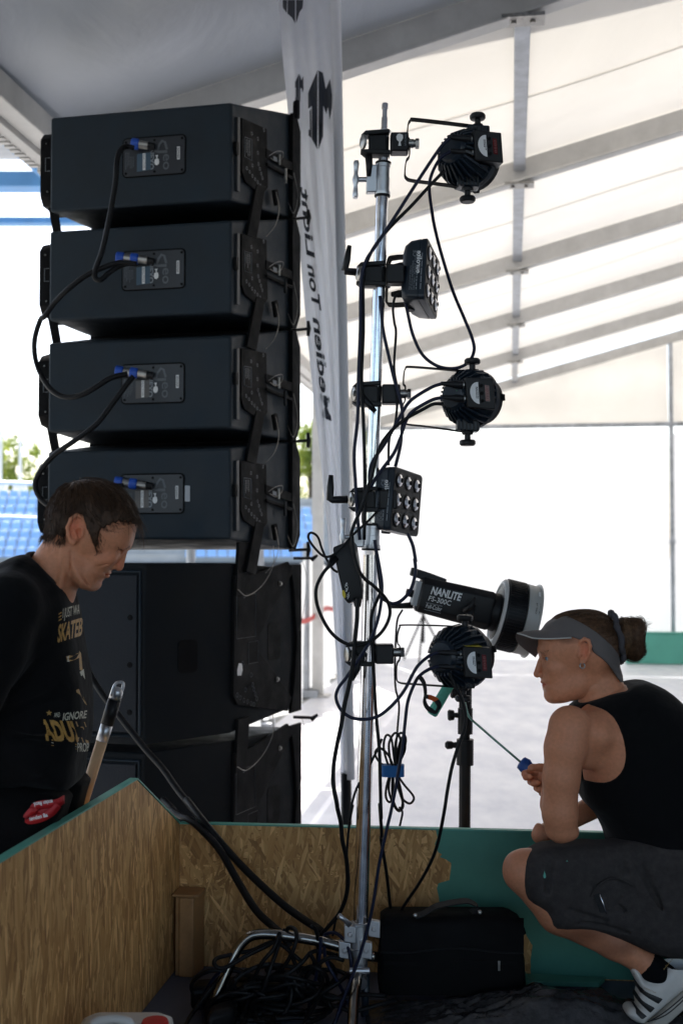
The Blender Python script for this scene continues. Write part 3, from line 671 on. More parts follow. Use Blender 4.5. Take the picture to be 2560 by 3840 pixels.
    w3 = cat([H(0.90,0.42,.02), H(0.93,0.2,.03), H(0.86,0.02,.03), H(0.80,0.12,.02)], 5); obj('pin_lanyard', MB().tube(w3, 0.0010, 4), M['steel'], cab)
    obj('lock_lever', MB().prism([H(0.56,0.20,.012), H(0.62,0.22,.012), H(0.64,0.08,.012), H(0.60,0.05,.012)], nf*0.014), M['black_metal'], cab, bevel=0.003)
    obj('tie_bar', MB().prism([H(0.34,0.22,.004), H(0.47,0.22,.004), H(0.34,-0.32,.004), H(0.20,-0.32,.004)], nf*0.010), M['black_metal'], cab, bevel=0.002)
    # front corner frame with hinge and wing handle
    obj('front_frame', MB().prism([H(0.98,1.0,.002), H(1.10,0.84,.002), H(1.10,0.14,.002), H(0.98,0.0,.002), H(0.90,0.0,.002), H(0.90,1.0,.002)], nf*0.014), M['black_metal'], cab, bevel=0.002)
    wh = H(1.02,0.0,.012); hd = (SR*0.95+UP*0.05).normalized()
    obj('wing_handle', MB().tube([wh-hd*0.03, wh+hd*0.045], 0.006, 8).tube([wh+hd*0.045-UP*0.028+SA*0.0, wh+hd*0.048, wh+hd*0.045+UP*0.030], [0.006,0.009,0.006], 8), M['black_plastic'], cab, smooth=True)
    if i == 0: obj('hinge_ear', MB().prism([H(0.94,0.95,.004), H(1.03,0.95,.004), H(1.03,1.10,.004), H(1.0,1.14,.004), H(0.95,1.12,.004)], nf*0.02), M['black_metal'], cab, bevel=0.006)
    # left flank frame seen as a black fin with pins, and its tie bar
    nl = -SR
    K = lambda a, v, o_=0.0: Q(-W_C,a,v)+nl*o_
    fin = obj('side_frame', MB().prism([K(0.10,0.80,.0), K(0.10,0.20,.0), K(0.16,0.10,.0), K(0.5,0.05,.0), K(0.5,0.9,.0), K(0.16,0.86,.0)], nl*0.066), M['black_metal'], cab, bevel=0.005)
    obj('frame_slot', MB().tube([K(0.098,0.60,.026), K(0.098,0.60,.044), K(0.098,0.46,.044), K(0.098,0.46,.026)], 0.0012, 4), M['grey_print'], fin)
    for v_, o_ in ((0.76,.016),(0.75,.040),(0.24,.034)): obj('pin', MB().lathe(K(0.09,v_,o_), -SA, [(0,0.003),(0.003,0.002)], 8), M['steel'], fin)
    obj('tie_bar', MB().prism([K(0.2,0.16,.056), K(0.2,0.16,.022), K(0.2,-0.36,-.012), K(0.2,-0.36,.018)], SA*0.012), M['black_metal'], cab, bevel=0.002)

# ================================================================== sub bass cabinets under the array
SBY = [(2110, 2768), (2795, 3440)]
FRR = Vector((-0.170, 4.55, 0))                            # front right corner line
sub_pts = [FRR, Vector((-0.382,4.05,0)), Vector((-0.632,3.80,0)), Vector((-0.632,3.80,0)) - SR*0.50, None, None]
sub_pts[4] = sub_pts[3] - SR*0.22 + SA*0.32; sub_pts[5] = FRR - SR*0.94
lab_s = ['black sub bass cabinet under the line array, recessed rear panel', 'lower black sub bass cabinet partly hidden by the strand board']
for i in range(2):
    zt, zb = zpx(SBY[i][0], 3.95), zpx(SBY[i][1], 3.95)
    sub = thing('sub_bass_cabinet', FRR-SR*0.4-SA*0.4+UP*zb, lab_s[i], 'loudspeaker', 'sub bass cabinets below the array')
    h = zt-zb
    lift = [0.055, 0.0, 0,0,0,0]
    rings = [[Vector((p.x,p.y,zb+(0.03 if k in (0,5) else 0))) for k, p in enumerate(sub_pts)], [Vector((p.x,p.y,zt-(0.03 if k in (0,5) else 0))) for k, p in enumerate(sub_pts)]]
    body = obj('body', MB().loft(rings), M['sub_paint'], sub, bevel=0.008, bseg=3)
    A_, B_ = sub_pts[2], sub_pts[3]; nb = -SA
    f = lambda s, v, o_=0.0: A_+(B_-A_)*s+UP*(zb+h*v)+nb*o_
    rim = obj('panel_rim', MB().tube([f(0.035,0.05,.001), f(0.035,0.955,.001), f(0.97,0.955,.001), f(0.97,0.05,.001), f(0.035,0.05,.001)], 0.006, 8), M['speaker'], sub, smooth=True)
    pan = obj('rear_panel', MB().prism([f(0.055,0.07,.001), f(0.055,0.935,.001), f(0.95,0.935,.001), f(0.95,0.07,.001)], nb*0.006), mat('sub_panel', (0.015,0.018,0.023), 0.6, spec=0.2, bump=(160,0.6,0.0025)), sub, bevel=0.004)
    for s_, v_ in ((0.10,0.70),(0.10,0.44),(0.10,0.18),(0.40,0.92),(0.75,0.92)):
        obj('screw', MB().lathe(f(s_,v_,.0065), nb, [(0,0.0095),(0.001,0.0095),(0.0012,0.006),(0.003,0.0055),(0.003,0.002)], 14), M['black_metal'], pan)
    obj('socket_plate', MB().prism(rrect(f(0.60,0.15,.0065), SR, UP, 0.075, 0.065, 0.03, 6), nb*0.003), M['black_metal'], pan, bevel=0.001)
    obj('barcode_label', MB().prism([f(0.535,0.16,.011),f(0.515,0.16,.011),f(0.515,0.24,.011),f(0.535,0.24,.011)], nb*0.0005), M['white'], pan)
    # slanted flank: hand hold; straight flank: rigging plate
    e_ = (sub_pts[1]-sub_pts[2]); ns = e_.cross(UP).normalized(); ns = ns if ns.dot(SR) > 0 else -ns
    g_ = lambda s, v, o_=0.0: sub_pts[2]+e_*s+UP*(zb+h*v)+ns*o_
    obj('hand_hold', MB().prism(rrect(g_(0.48,0.47,.0005), e_.normalized(), UP, 0.040, 0.055, 0.018, 4), ns*0.002), M['black_metal'], sub)
    e2 = (sub_pts[0]-sub_pts[1]); n2 = e2.cross(UP).normalized(); n2 = n2 if n2.dot(SR) > 0 else -n2
    k_ = lambda s, v, o_=0.0: sub_pts[1]+e2*s+UP*(zb+h*v)+n2*o_
    rp = obj('rigging_plate', MB().prism([k_(0.02,0.92,.001), k_(0.30,0.93,.001), k_(0.80,1.0,.001), k_(0.88,0.93,.001), k_(0.55,0.70,.001), k_(0.36,0.55,.001), k_(0.36,0.45,.001), k_(0.60,0.30,.001), k_(0.86,0.12,.001), k_(0.80,0.04,.001), k_(0.06,0.16,.001), k_(0.0,0.22,.001)], n2*0.012), M['black_metal'], sub, bevel=0.002)
    fr_ = obj('front_frame', MB().prism([k_(0.84,0.02,.001), k_(1.02,0.02,.001), k_(1.02,0.98,.001), k_(0.84,0.98,.001), k_(0.90,0.8,.001), k_(0.94,0.5,.001), k_(0.90,0.2,.001)], n2*0.012), M['black_metal'], sub, bevel=0.002)
    for s_, v_ in ((0.66,0.86),(0.62,0.26)): obj('bolt', MB().lathe(k_(s_,v_,.013), n2, [(0,0.009),(0.004,0.009),(0.004,0.006),(0.009,0.006)], 8), M['steel'], rp)
    for s_, v_, sz in ((0.04,0.55,(0.26,0.26)),(0.20,0.39,(0.14,0.13))):
        bq = [k_(s_,v_,.0135), k_(s_+sz[0],v_,.0135), k_(s_+sz[0],v_+sz[1],.0135), k_(s_,v_+sz[1],.0135)]; obj('plate_legend', MB().tube(bq+[bq[0]], 0.0009, 4), M['dim_print'], rp)
    for s_, v_ in ((0.14,0.80),(0.12,0.40),(0.24,0.32),(0.16,0.24),(0.05,0.22),(0.09,0.20),(0.14,0.18),(0.19,0.165),(0.24,0.15),(0.28,0.14),(0.26,0.26),(0.28,0.23),(0.30,0.20),(0.32,0.17)):
        obj('hole_mark', MB().tube([k_(s_,v_,.0135)+(e2.normalized()*math.cos(q)+UP*math.sin(q))*0.0075 for q in np.linspace(0,6.2832,11)], 0.0010, 4), M['dim_print'], rp)
    obj('hire_emblem', MB().prism([k_(s_,v_,.0134) for s_, v_ in ((0.05,0.335),(0.10,0.33),(0.12,0.36),(0.11,0.40),(0.07,0.405),(0.05,0.37))], n2*0.0005), M['white'], rp) if i == 0 else None
    obj('side_recess', MB().prism(rrect(k_(0.62,0.50,.0006), e2.normalized(), UP, 0.052, 0.07, 0.02), n2*0.001), M['black_metal'], sub)
    obj('tie_bar', MB().prism([k_(0.06,1.12,.004), k_(0.22,1.12,.004), k_(0.16,0.80,.004), k_(0.02,0.80,.004)], n2*0.012), M['black_metal'], sub, bevel=0.002)
    hn = k_(0.98,1.02,.01); obj('wing_handle', MB().tube([hn-SR*0.02, hn+SR*0.05], 0.006, 8).tube([hn+SR*0.05-UP*0.006, hn+SR*0.075+UP*0.012], [0.010,0.005], 8), M['black_plastic'], sub)
    obj('pin_lanyard', MB().tube(cat([k_(0.5,1.10,.03), k_(0.46,0.98,.04), k_(0.34,0.86,.03), k_(0.16,0.80,.02), k_(0.03,0.84,.02)], 6), 0.0012, 4), M['steel'], sub)
    obj('pin_lanyard', MB().tube(cat([k_(0.99,1.02,.02), k_(1.04,0.88,.03), k_(1.0,0.72,.03), k_(0.92,0.55,.03)], 6), 0.0009, 4), M['steel'], sub)
zb2 = zpx(SBY[1][1], 3.95)
rs = thing('speaker_riser', FRR-SR*0.4-SA*0.3, 'low black plinth that carries the sub bass stack', 'plinth')
obj('deck', MB().prism([p+UP*(zb2-0.002) for p in (FRR+SR*0.02, Vector((-0.60,3.82,0)), Vector((-0.62,3.82,0))-SR*0.5, FRR-SR*0.96)], UP*-0.05), M['black_metal'], rs)
for p in (FRR-SR*0.08-SA*0.1, FRR-SR*0.85-SA*0.1, Vector((-0.72,3.98,0)), Vector((-1.0,4.05,0))): obj('leg', MB().cyl((p.x,p.y,0), (p.x,p.y,zb2-0.05), 0.03), M['black_metal'], rs)

# ================================================================== flag
YFL = 4.75
fl = thing('beach_flag', P(1300,3100,YFL)*1, 'tall white beach flag with dark printed letters seen from behind', 'flag'); fl.location.z = 0
lef = [(-300,965),(0,1043),(200,1058),(380,1076),(800,1112),(1200,1146),(1500,1176),(1700,1200),(2100,1236),(2500,1262),(2700,1273),(2922,1277)]
rig = [(-300,1258),(0,1267),(600,1279),(1200,1293),(2000,1306),(2922,1320)]
def lerp_tab(tab, y): return float(np.interp(y, [a[0] for a in tab], [a[1] for a in tab]))
def flag_Y(y): return float(np.interp(y, [-300,0,250,480], [3.78,4.20,4.52,4.70])) if y < 480 else 4.70+0.05*min(1,(y-480)/800)
def flag_pt(u, y, lift=0.0):
    l, r = lerp_tab(lef, y), lerp_tab(rig, y); x = l+(r-l)*u
    dep = 0.05*(1-u)*math.sin(2.0+y*0.0016) + 0.012*math.sin(u*17+y*0.004)*(1-u)**0.5 + 0.008*math.sin(u*31-y*0.006)*math.sin(math.pi*u)
    return P(x, y, flag_Y(y) + dep*min(1, max(0.15, (y+300)/900)) - lift)
M['flag'] = sheet_mat('flag_cloth', (0.86,0.88,0.93), 0.25, 6.0, 0.14, (3,3,0.15), 0.04)
sail = obj('sail', MB().grid(lambda u, v: flag_pt(u, -300+3222*v), 30, 120), M['flag'], fl, smooth=True)
obj('sleeve', MB().tube([P(lerp_tab(rig,y)-9, y, flag_Y(y)-0.004) for y in np.linspace(-300,2922,24)], 0.020, 12), M['flag'], sail, smooth=True)
b_ = P(1299,3100,YFL)
obj('pole', MB().tube([P(1297,2900,YFL), P(1299,3120,YFL), (b_.x,YFL,0.06)], 0.0215, 14), M['black_plastic'], fl, smooth=True)
obj('pole', MB().tube([P(lerp_tab(rig,y)-9, y, flag_Y(y)-0.004) for y in np.linspace(-300,2922,24)], 0.012, 8), M['black_plastic'], fl, smooth=True)
ft = MB().bx(b_.x-.25,b_.x+.25,YFL-.25,YFL+.25,0.0,0.02); ft.cyl((b_.x,YFL,0.02),(b_.x,YFL,0.14),0.03); obj('base_plate', ft, M['black_metal'], fl)
M['flag_print'] = mat('flag_ink', (0.028,0.034,0.048), 0.6)
from mathutils.geometry import tessellate_polygon
def flag_poly(pts):
    """polygon in photo pixels laid on the cloth, cut small so that it follows the folds"""
    m = MB(); p3 = [Vector((x,y,0)) for x, y in pts]
    def pt(q):
        l, r = lerp_tab(lef,q.y), lerp_tab(rig,q.y); return flag_pt((q.x-l)/(r-l), q.y, 0.003)
    def rec(a, b, c, n):
        if n == 0: m.add([pt(a),pt(b),pt(c)], [(0,1,2)]); return
        ab, bc, ca = (a+b)/2, (b+c)/2, (c+a)/2
        for t in ((a,ab,ca),(ab,b,bc),(ca,bc,c),(ab,bc,ca)): rec(*t, n-1)
    for t in tessellate_polygon([p3]): rec(*[p3[i] for i in t], 2)
    return m
cv = lambda L: [(1000+u*0.5103, v*0.5103) for u, v in L]   # traced on a magnified view of the flag
for pts in ([(378,518),(304,680),(304,800),(332,778),(330,1020),(372,1098),(372,518)], [(380,518),(412,535),(434,655),(464,580),(480,700),(478,790),(462,880),(450,785),(437,838),(415,775),(414,1000),(380,1098)], [(326,795),(314,820),(318,955),(308,952),(306,995),(328,1015)],
            [(235,543),(208,605),(208,650),(216,645),(216,740),(233,765)], [(237,543),(247,560),(253,590),(268,560),(270,660),(262,680),(256,645),(247,650),(246,745),(237,765)], [(214,650),(210,660),(210,715),(207,730),(215,742)],
            [(118,0),(150,0),(146,95),(118,55)], [(154,0),(208,0),(208,172),(186,130),(152,100)], [(216,0),(268,0),(262,60),(240,90),(216,172)]):
    obj('emblem', flag_poly(cv(pts)), M['flag_print'], sail)
def flag_text(word, y0, x0, y1, x1, h):
    """word seen from the back: reads upwards from (x0,y0) to (x1,y1), letter tops to the right"""
    vs, fs = text_verts(word, 0.028)
    a0 = min(v[0] for v in vs); a1 = max(v[0] for v in vs); out = []
    cl0 = text_verts('x')[0]
    for v in vs:
        t = (v[0]-a0)/(a1-a0); y = y0+(y1-y0)*t; x = x0+(x1-x0)*t + v[1]*h
        y += v[1]*h*0.42
        l, r = lerp_tab(lef,y), lerp_tab(rig,y); out.append(flag_pt((x-l)/(r-l), y, 0.003))
    obj('lettering', MB().add(out, fs), M['flag_print'], sail)
flag_text('Medien', 1566, 1210, 1190, 1173, 46)
flag_text('Ton', 1152, 1172, 990, 1152, 46)
flag_text('Licht', 955, 1150, 700, 1127, 43)
# ================================================================== lighting stand and what hangs on it
YS = 2.85
def pv(dx, dy, dz, Y=YS): return Vector((dx, dz, -dy)) * (Y / FPX)     # pixel-sized vector at depth Y
def mm(v): return v / 1000.0
st = thing('light_stand', D(-0.34, 0.43), 'chrome lighting stand with turtle base and wing nut collars', 'light stand')
def pole_x(y): return float(np.interp(y, [400,700,1200,1650,2000,2400,2900,3300,3640], [1443,1434,1417,1401,1392,1383,1368,1356,1346]))
def PP(y, Y=YS): return P(pole_x(y), y, Y)
def pole(y0, y1, r, name='pole_section', m_='chrome'):
    return obj(name, MB().tube([PP(y) for y in np.linspace(y0, y1, 8)], r, 20), M[m_], st, smooth=True, angle=40)
a_ = (PP(400)-PP(500)).normalized()
sp = MB().lathe(PP(497), a_, [(0,0.0078),(0.037,0.0078),(0.038,0.0062),(0.058,0.0062),(0.059,0.0078),(0.070,0.0078),(0.073,0.006)], 16)
obj('spigot', sp, M['chrome'], st, smooth=True, angle=35)
obj('spigot_flange', MB().lathe(PP(501), a_, [(0,0.014),(0.004,0.0165),(0.006,0.0165),(0.008,0.012)], 20), M['alu'], st, smooth=True, angle=35)
pole(500, 640, 0.0125); pole(700, 1960, 0.0150); pole(2080, 3560, 0.0178)
for (y0, y1, r) in ((612, 735, 0.0172), (1968, 2060, 0.0205)):   # collars with wing nut
    A0, A1 = PP(y1), PP(y0); ax = (A1-A0).normalized(); Lc = (A1-A0).length
    cl = obj('collar', MB().lathe(A0, ax, [(0,r+.001),(.004,r+.002),(.010,r+.002),(.011,r),(Lc*.55,r),(Lc*.56,r-.001),(Lc*.85,r-.001),(Lc*.86,r+.0005),(Lc,r+.0005)], 24), M['alu'], st, smooth=True, angle=35)
    for yy in (y0, y1): obj('rubber_ring', MB().lathe(PP(yy)-ax*.003, ax, [(0,r),(.001,r+.0022),(.005,r+.0022),(.006,r)], 24), M['rubber'], cl, smooth=True, angle=40)
    mid = PP((y0+y1)/2); lx = Vector((-1,0,0))
    obj('clamp_block', MB().box(mid+lx*(r+.010), (0.013,0,0), (0,0.012,0), ax*(Lc*.42)), M['alu'], cl, bevel=0.003)
    c0 = mid+lx*(r+.023); obj('screw_shaft', MB().cyl(c0, c0+lx*.020, 0.0062), M['alu'], cl, smooth=True, angle=40)
    kn = c0+lx*.026; wing = MB()
    prof = [(-0.046,.008),(-0.040,.0105),(-0.028,.0085),(-0.014,.0072),(0,.0125),(0.014,.0072),(0.028,.0085),(0.040,.0105),(0.046,.008)]
    wing.loft([[kn+ax*z+Vector((math.cos(q)*rr*.72, math.sin(q)*rr, 0)) for q in np.linspace(0,6.283,13)[:-1]] for z, rr in prof])
    obj('wing_nut', wing, M['alu'], cl, smooth=True, angle=50)
# turtle base: castings and three legs
bc = obj('base_casting', MB().lathe(PP(3650), (0,0,1), [(0,.020),(.055,.021),(.056,.024),(.060,.024),(.062,.021),(.115,.0205),(.117,.023),(.121,.023),(.123,.0195)], 24), M['alu'], st, smooth=True, angle=35)
def lug(px, py, dx):
    c = P(px, py, YS-0.02); ob = MB().box(c, pv(22,4,0), pv(0,0,14), pv(0,30,0)); ob.cyl(c+pv(0,0,-18), c+pv(0,0,18), 0.0065, seg=10)
    obj('leg_bracket', ob, M['alu'], bc, bevel=0.003)
lug(1312,3500,0); lug(1402,3480,0); lug(1372,3560,0); lug(1292,3560,0)
obj('locking_lever', MB().tube([P(1312,3468,YS-.03), P(1288,3446,YS-.035), P(1270,3434,YS-.04)], [0.0075,0.005,0.007], 10), M['alu'], bc, smooth=True)
legs = [[(1300,3556,2.85),(1200,3530,2.86),(1060,3508,2.87),(975,3503,2.875),(925,3520,2.875),(885,3570,2.87),(840,3670,2.855),(795,3768,2.84)],
        [(1345,3640,2.83),(1335,3690,2.78),(1326,3760,2.74),(1320,3860,2.69),(1314,3960,2.63)],
        [(1385,3585,2.86),(1440,3590,2.95),(1600,3596,3.02),(1800,3610,3.03),(1940,3640,3.01),(1968,3720,2.92),(1990,3815,2.83)]]
for k, L_ in enumerate(legs):
    pts = cat([P(*q) for q in L_], 6)
    lg = obj('leg', MB().tube(pts, 0.0125, 14), M['chrome_leg'], st, smooth=True)
    d_ = (pts[-1]-pts[-2]).normalized(); obj('rubber_foot', MB().cyl(pts[-1]-d_*0.012, pts[-1]+d_*0.014, 0.0145, 0.013), M['rubber'], lg, smooth=True, angle=40)
obj('leg_joint', MB().tube([P(1345,3648,2.84), P(1350,3690,2.80)], 0.017, 12).cyl(P(1310,3640,2.81), P(1385,3640,2.81), 0.0075), M['alu'], bc, smooth=True, angle=40)
obj('counter_leg', MB().cyl(P(1372,3640,2.86), P(1366,3822,2.85), 0.0095), M['navy_plastic'], st, smooth=True)

# ---- super clamps
def clamp(y, flip, label, lever, stud=True):
    """jaw round the pole at photo height y"""
    o = PP(y); c = thing('super_clamp', o, label, 'clamp', 'black clamps on the lighting stand')
    o = o + Vector((0,-0.004,0)); B = MB
    obj('jaw', B().box(o+pv(58,0,-6), pv(34,0,0), pv(0,0,34), pv(0,36,0)), M['black_plastic'], c, bevel=0.004)
    obj('jaw_arm', B().prism([o+pv(-88,-26,-34), o+pv(-70,-44,-34), o+pv(20,-50,-34), o+pv(20,-34,-34), o+pv(-40,-30,-34)], pv(0,0,60)), M['black_plastic'], c, bevel=0.002)
    obj('jaw_arm', B().prism([o+pv(-90,28,-34), o+pv(-70,44,-34), o+pv(22,46,-34), o+pv(22,30,-34), o+pv(-44,26,-34)], pv(0,0,60)), M['black_plastic'], c, bevel=0.002)
    obj('jaw_back', B().box(o+pv(-24,0,6), pv(34,0,0), pv(0,0,24), pv(0,34,0)), M['black_plastic'], c, bevel=0.003)
    hub = obj('hub', B().lathe(o+pv(-74,0,-30), (-1,-0.35,0), [(0,.017),(.006,.0175),(.008,.014)], 20), M['steel'], c, smooth=True, angle=40)
    if lever:
        pts = [o+pv(*q) for q in lever]
        obj('lever', B().tube(pts, [.0095]+[.0085]*(len(pts)-2)+[.0055], 10), M['black_plastic'], hub, smooth=True)
    if stud:
        s0 = o+pv(88,-4,0); obj('stud', B().lathe(s0, (1,0,0.02), [(0,.0112),(.016,.0112),(.017,.0095),(.020,.0095)], 14), M['steel'], c, smooth=True, angle=35)
        obj('hex_nut', B().lathe(s0+Vector((.020,0,0)), (1,0,0), [(0,.0125),(.009,.0125)], 6), M['steel'], c)
    return c, o
c1, o1 = clamp(545, 0, 'black clamp at the top of the chrome stand with a white emblem', [(-58,46,-10),(-56,80,-14),(-58,125,-16)])
e = lambda x, y: o1+pv(44+x*26, -26+y*46, -46)
obj('hire_emblem', MB().prism([e(.5,0),e(.95,.1),e(1,.35),e(.8,.6),e(.62,.66),e(.72,1),e(.3,1),e(.42,.68),e(.1,.5),e(.02,.25),e(.2,.05)], (0,-0.0006,0)), M['white'], c1)
obj('lettering', text(MB(), 'Medien Ton Licht', o1+pv(76,-24,-46), pv(0,44,0), pv(7,0,0), (1,1)), M['grey_print'], c1)
c2, o2 = clamp(1035, 0, 'black clamp with raised lever beside the upper lamp panel', [(-92,-4,-40),(-130,-4,-52),(-132,-8,-52),(-122,-50,-52),(-114,-100,-52)], stud=False)
c3, o3 = clamp(1482, 0, 'black clamp with lever hanging down, holding the middle spotlight', [(-76,0,-44),(-60,4,-56),(-30,40,-60),(-2,70,-60)])
c4, o4 = clamp(1875, 0, 'black clamp with raised lever beside the lower lamp panel', [(-94,0,-40),(-150,2,-52),(-158,0,-52),(-156,-45,-52),(-154,-90,-52)], stud=False)
c5, o5 = clamp(2450, 0, 'lowest black clamp on the stand, holding the bottom spotlight', [(-70,-4,-44),(-40,8,-58),(-44,50,-60),(-64,92,-60)])

# ---- LED spotlights (pars)
PLUGS = []                                                # cable ends of the six plugs
def par(cx, cy, ax_, boxc, yoke, knobs, label, dome=1.0, sticker=None):
    o = P(cx, cy, YS); t = thing('led_spotlight', o, label, 'spotlight', 'black spotlights on the stand')
    A = Vector(ax_).normalized(); sc = dome
    hs = obj('housing', MB().lathe(o, A, [(-.070*sc,.022*sc),(-.068*sc,.036*sc),(-.062*sc,.040*sc),(-.040*sc,.050*sc),(-.012*sc,.066*sc),(.012*sc,.072*sc),(.026*sc,.073*sc),(.027*sc,.083*sc),(.040*sc,.083*sc),(.042*sc,.071*sc),(.058*sc,.069*sc)], 40), M['navy_plastic'], t, smooth=True, angle=28)
    N = A.orthogonal().normalized(); Bv = A.cross(N); fins = None
    for k in range(26):
        an = 2*math.pi*(k+.5)/26; rd = N*math.cos(an)+Bv*math.sin(an); tg = A.cross(rd)
        p0, p1, p2 = o-A*.060*sc+rd*.050*sc, o-A*.020*sc+rd*.0790*sc, o+A*.026*sc+rd*.0860*sc
        q0, q1, q2 = o-A*.056*sc+rd*.030*sc, o-A*.010*sc+rd*.062*sc, o+A*.030*sc+rd*.066*sc
        obj('fin', MB().loft([[a-tg*.0024, a+tg*.0024, b+tg*.0024, b-tg*.0024] for a, b in ((p0,q0),(p1,q1),(p2,q2))]), M['navy_plastic'], hs)
    lens = obj('lens_ring', MB().lathe(o+A*.056*sc, A, [(0,.060*sc),(.004,.066*sc),(.018,.066*sc),(.020,.058*sc)], 32), M['black_plastic'], t, smooth=True, angle=35)
    obj('front_glass', MB().lathe(o+A*.070*sc, A, [(0,.058*sc),(.003,.05*sc)], 24), mat('lamp_glass',(0.35,0.36,0.35),0.12), lens, smooth=True)
    for k in range(3):
        an = 2.1*k+0.3; rd = N*math.cos(an)+Bv*math.sin(an); obj('gel_clip', MB().box(o+A*.077*sc+rd*.062*sc, rd*.006, A*.006, A.cross(rd)*.008), M['black_metal'], lens, bevel=0.001)
    # control box
    bc_ = P(boxc[0], boxc[1], YS) + Vector((0,-0.040,0)); bx_ = pv(52,3,8); by_ = pv(4,56,2); bz = pv(-6,-3,46)
    bx_o = obj('control_box', MB().box(bc_, bx_, by_, bz), M['black_plastic'], t, bevel=0.0025)
    f = lambda x, y, q=0.0: bc_ - bz*(1.012+q) + bx_*x + by_*y
    n5 = [f(-0.15+ -0.62*math.sin(math.pi*k/14), -0.72*math.cos(math.pi*k/14)) for k in range(15)]
    obj('legend_plate', MB().prism(n5, -bz*0.02), M['white'], bx_o)
    obj('lettering', lines(MB(), f(-0.36,-0.4,0.04), by_*0.8, bx_*0.10, 2, random.Random(int(cy)), 0.5), M['black_metal'], bx_o)
    obj('display', MB().prism([f(0.30,-0.55), f(0.62,-0.55), f(0.62,0.50), f(0.30,0.50)], -bz*0.03), mat('display_red',(0.09,0.006,0.006),0.15), bx_o)
    obj('digits', text(MB(), '8888', f(0.56,-0.45,0.05), by_*0.85, bx_*-0.18, (1,1)), mat('display_digit',(0.16,0.012,0.010),0.3), bx_o)
    for y in (-0.5, 0.0, 0.5): obj('button', MB().lathe(f(0.06,y), -bz, [(0,.0045),(.003,.0042)], 10), M['black_metal'], bx_o)
    for y, sg_ in ((-0.48,0), (0.42,1)):                               # plugs enter from the left
        pl0 = bc_ - bx_*1.0 + by_*y - bz*0.35; d_ = -bx_.normalized(); PLUGS.append(pl0+d_*.054)
        obj('plug', MB().lathe(pl0, d_, [(0,.0085),(.004,.0095),(.026,.0095),(.030,.0075),(.058,.0048)], 12), M['black_plastic'], bx_o, smooth=True, angle=35)
        obj('plug_band', MB().lathe(pl0+d_*.002, d_, [(0,.0098),(.003,.0098)], 12), M['steel'], bx_o)
    for k, cl in enumerate(((0.02,0.35,0.10),(0.4,0.10,0.06))):
        obj('socket_mark', MB().lathe(bc_ - bx_*(1.45-0.2*k)*1.0 - by_*0.1 - bz*0.15, -bz, [(0,.004),(.001,.004)], 10), mat('dot',(cl),0.4), bx_o)
    if sticker: obj('sticker', MB().prism([bc_+bx_*x-by_*1.03-bz*z for x, z in ((-0.8,-0.2),(0.4,-0.2),(0.4,0.9),(-0.8,0.9))], -by_*0.01), mat('yellow_sticker',(0.6,0.5,0.02),0.5), bx_o)
    yk = obj('yoke', MB().tube(cat([P(*q, YS) for q in yoke], 5), 0, flat=(0.0105, 0.0014, (0,1,0))), M['black_metal'], t)
    for kx, ky, s_ in knobs:
        k0 = P(kx, ky, YS); obj('yoke_knob', MB().lathe(k0, (0,0,s_), [(-.030,.013),(-.004,.015),(.004,.013),(.004,.0075),(.016,.0075),(.017,.017),(.020,.0195),(.027,.0195),(.031,.016)], 14), M['black_plastic'], t, smooth=True, angle=40)
    for kx, ky, s_ in knobs:                              # ribbed blocks that carry the yoke
        k0 = P(kx, ky, YS)-Vector((0,0,s_*.020)); obj('yoke_block', MB().box(k0, pv(42,2,0), pv(0,0,34), pv(0,26,0)), M['navy_plastic'], t, bevel=0.004)
        for q in range(6): obj('block_rib', MB().box(k0+pv(-34+q*13.6,4,-36), pv(3,0,0), pv(0,0,5), pv(0,20,0)), M['black_plastic'], t)
    return t
par(1742, 592, (0.62,0.72,-0.18), (1812,582), [(1798,478),(1680,463),(1552,449),(1538,453),(1529,470),(1527,515),(1534,530),(1534,585),(1522,605),(1517,650),(1522,668),(1545,678),(1640,690),(1762,708)], [(1790,474,1),(1752,712,-1)], 'topmost black spotlight on the stand', 0.88)
par(1752, 1492, (0.70,0.68,-0.05), (1783,1486), [(1768,1395),(1660,1385),(1535,1376),(1520,1382),(1514,1400),(1512,1440),(1519,1452),(1518,1500),(1510,1520),(1506,1570),(1520,1590),(1600,1600),(1755,1622)], [(1770,1392,1),(1752,1624,-1)], 'middle black spotlight on the stand, above the lower lamp panel', 0.86)
par(1712, 2462, (0.66,0.70,-0.05), (1772,2472), [(1755,2352),(1640,2346),(1510,2344),(1498,2352),(1490,2380),(1490,2412),(1498,2425),(1498,2470),(1488,2490),(1486,2540),(1498,2560),(1560,2566),(1690,2575),(1745,2580)], [(1742,2354,1),(1735,2582,-1)], 'lowest black spotlight, under the big studio lamp', 0.93, True)

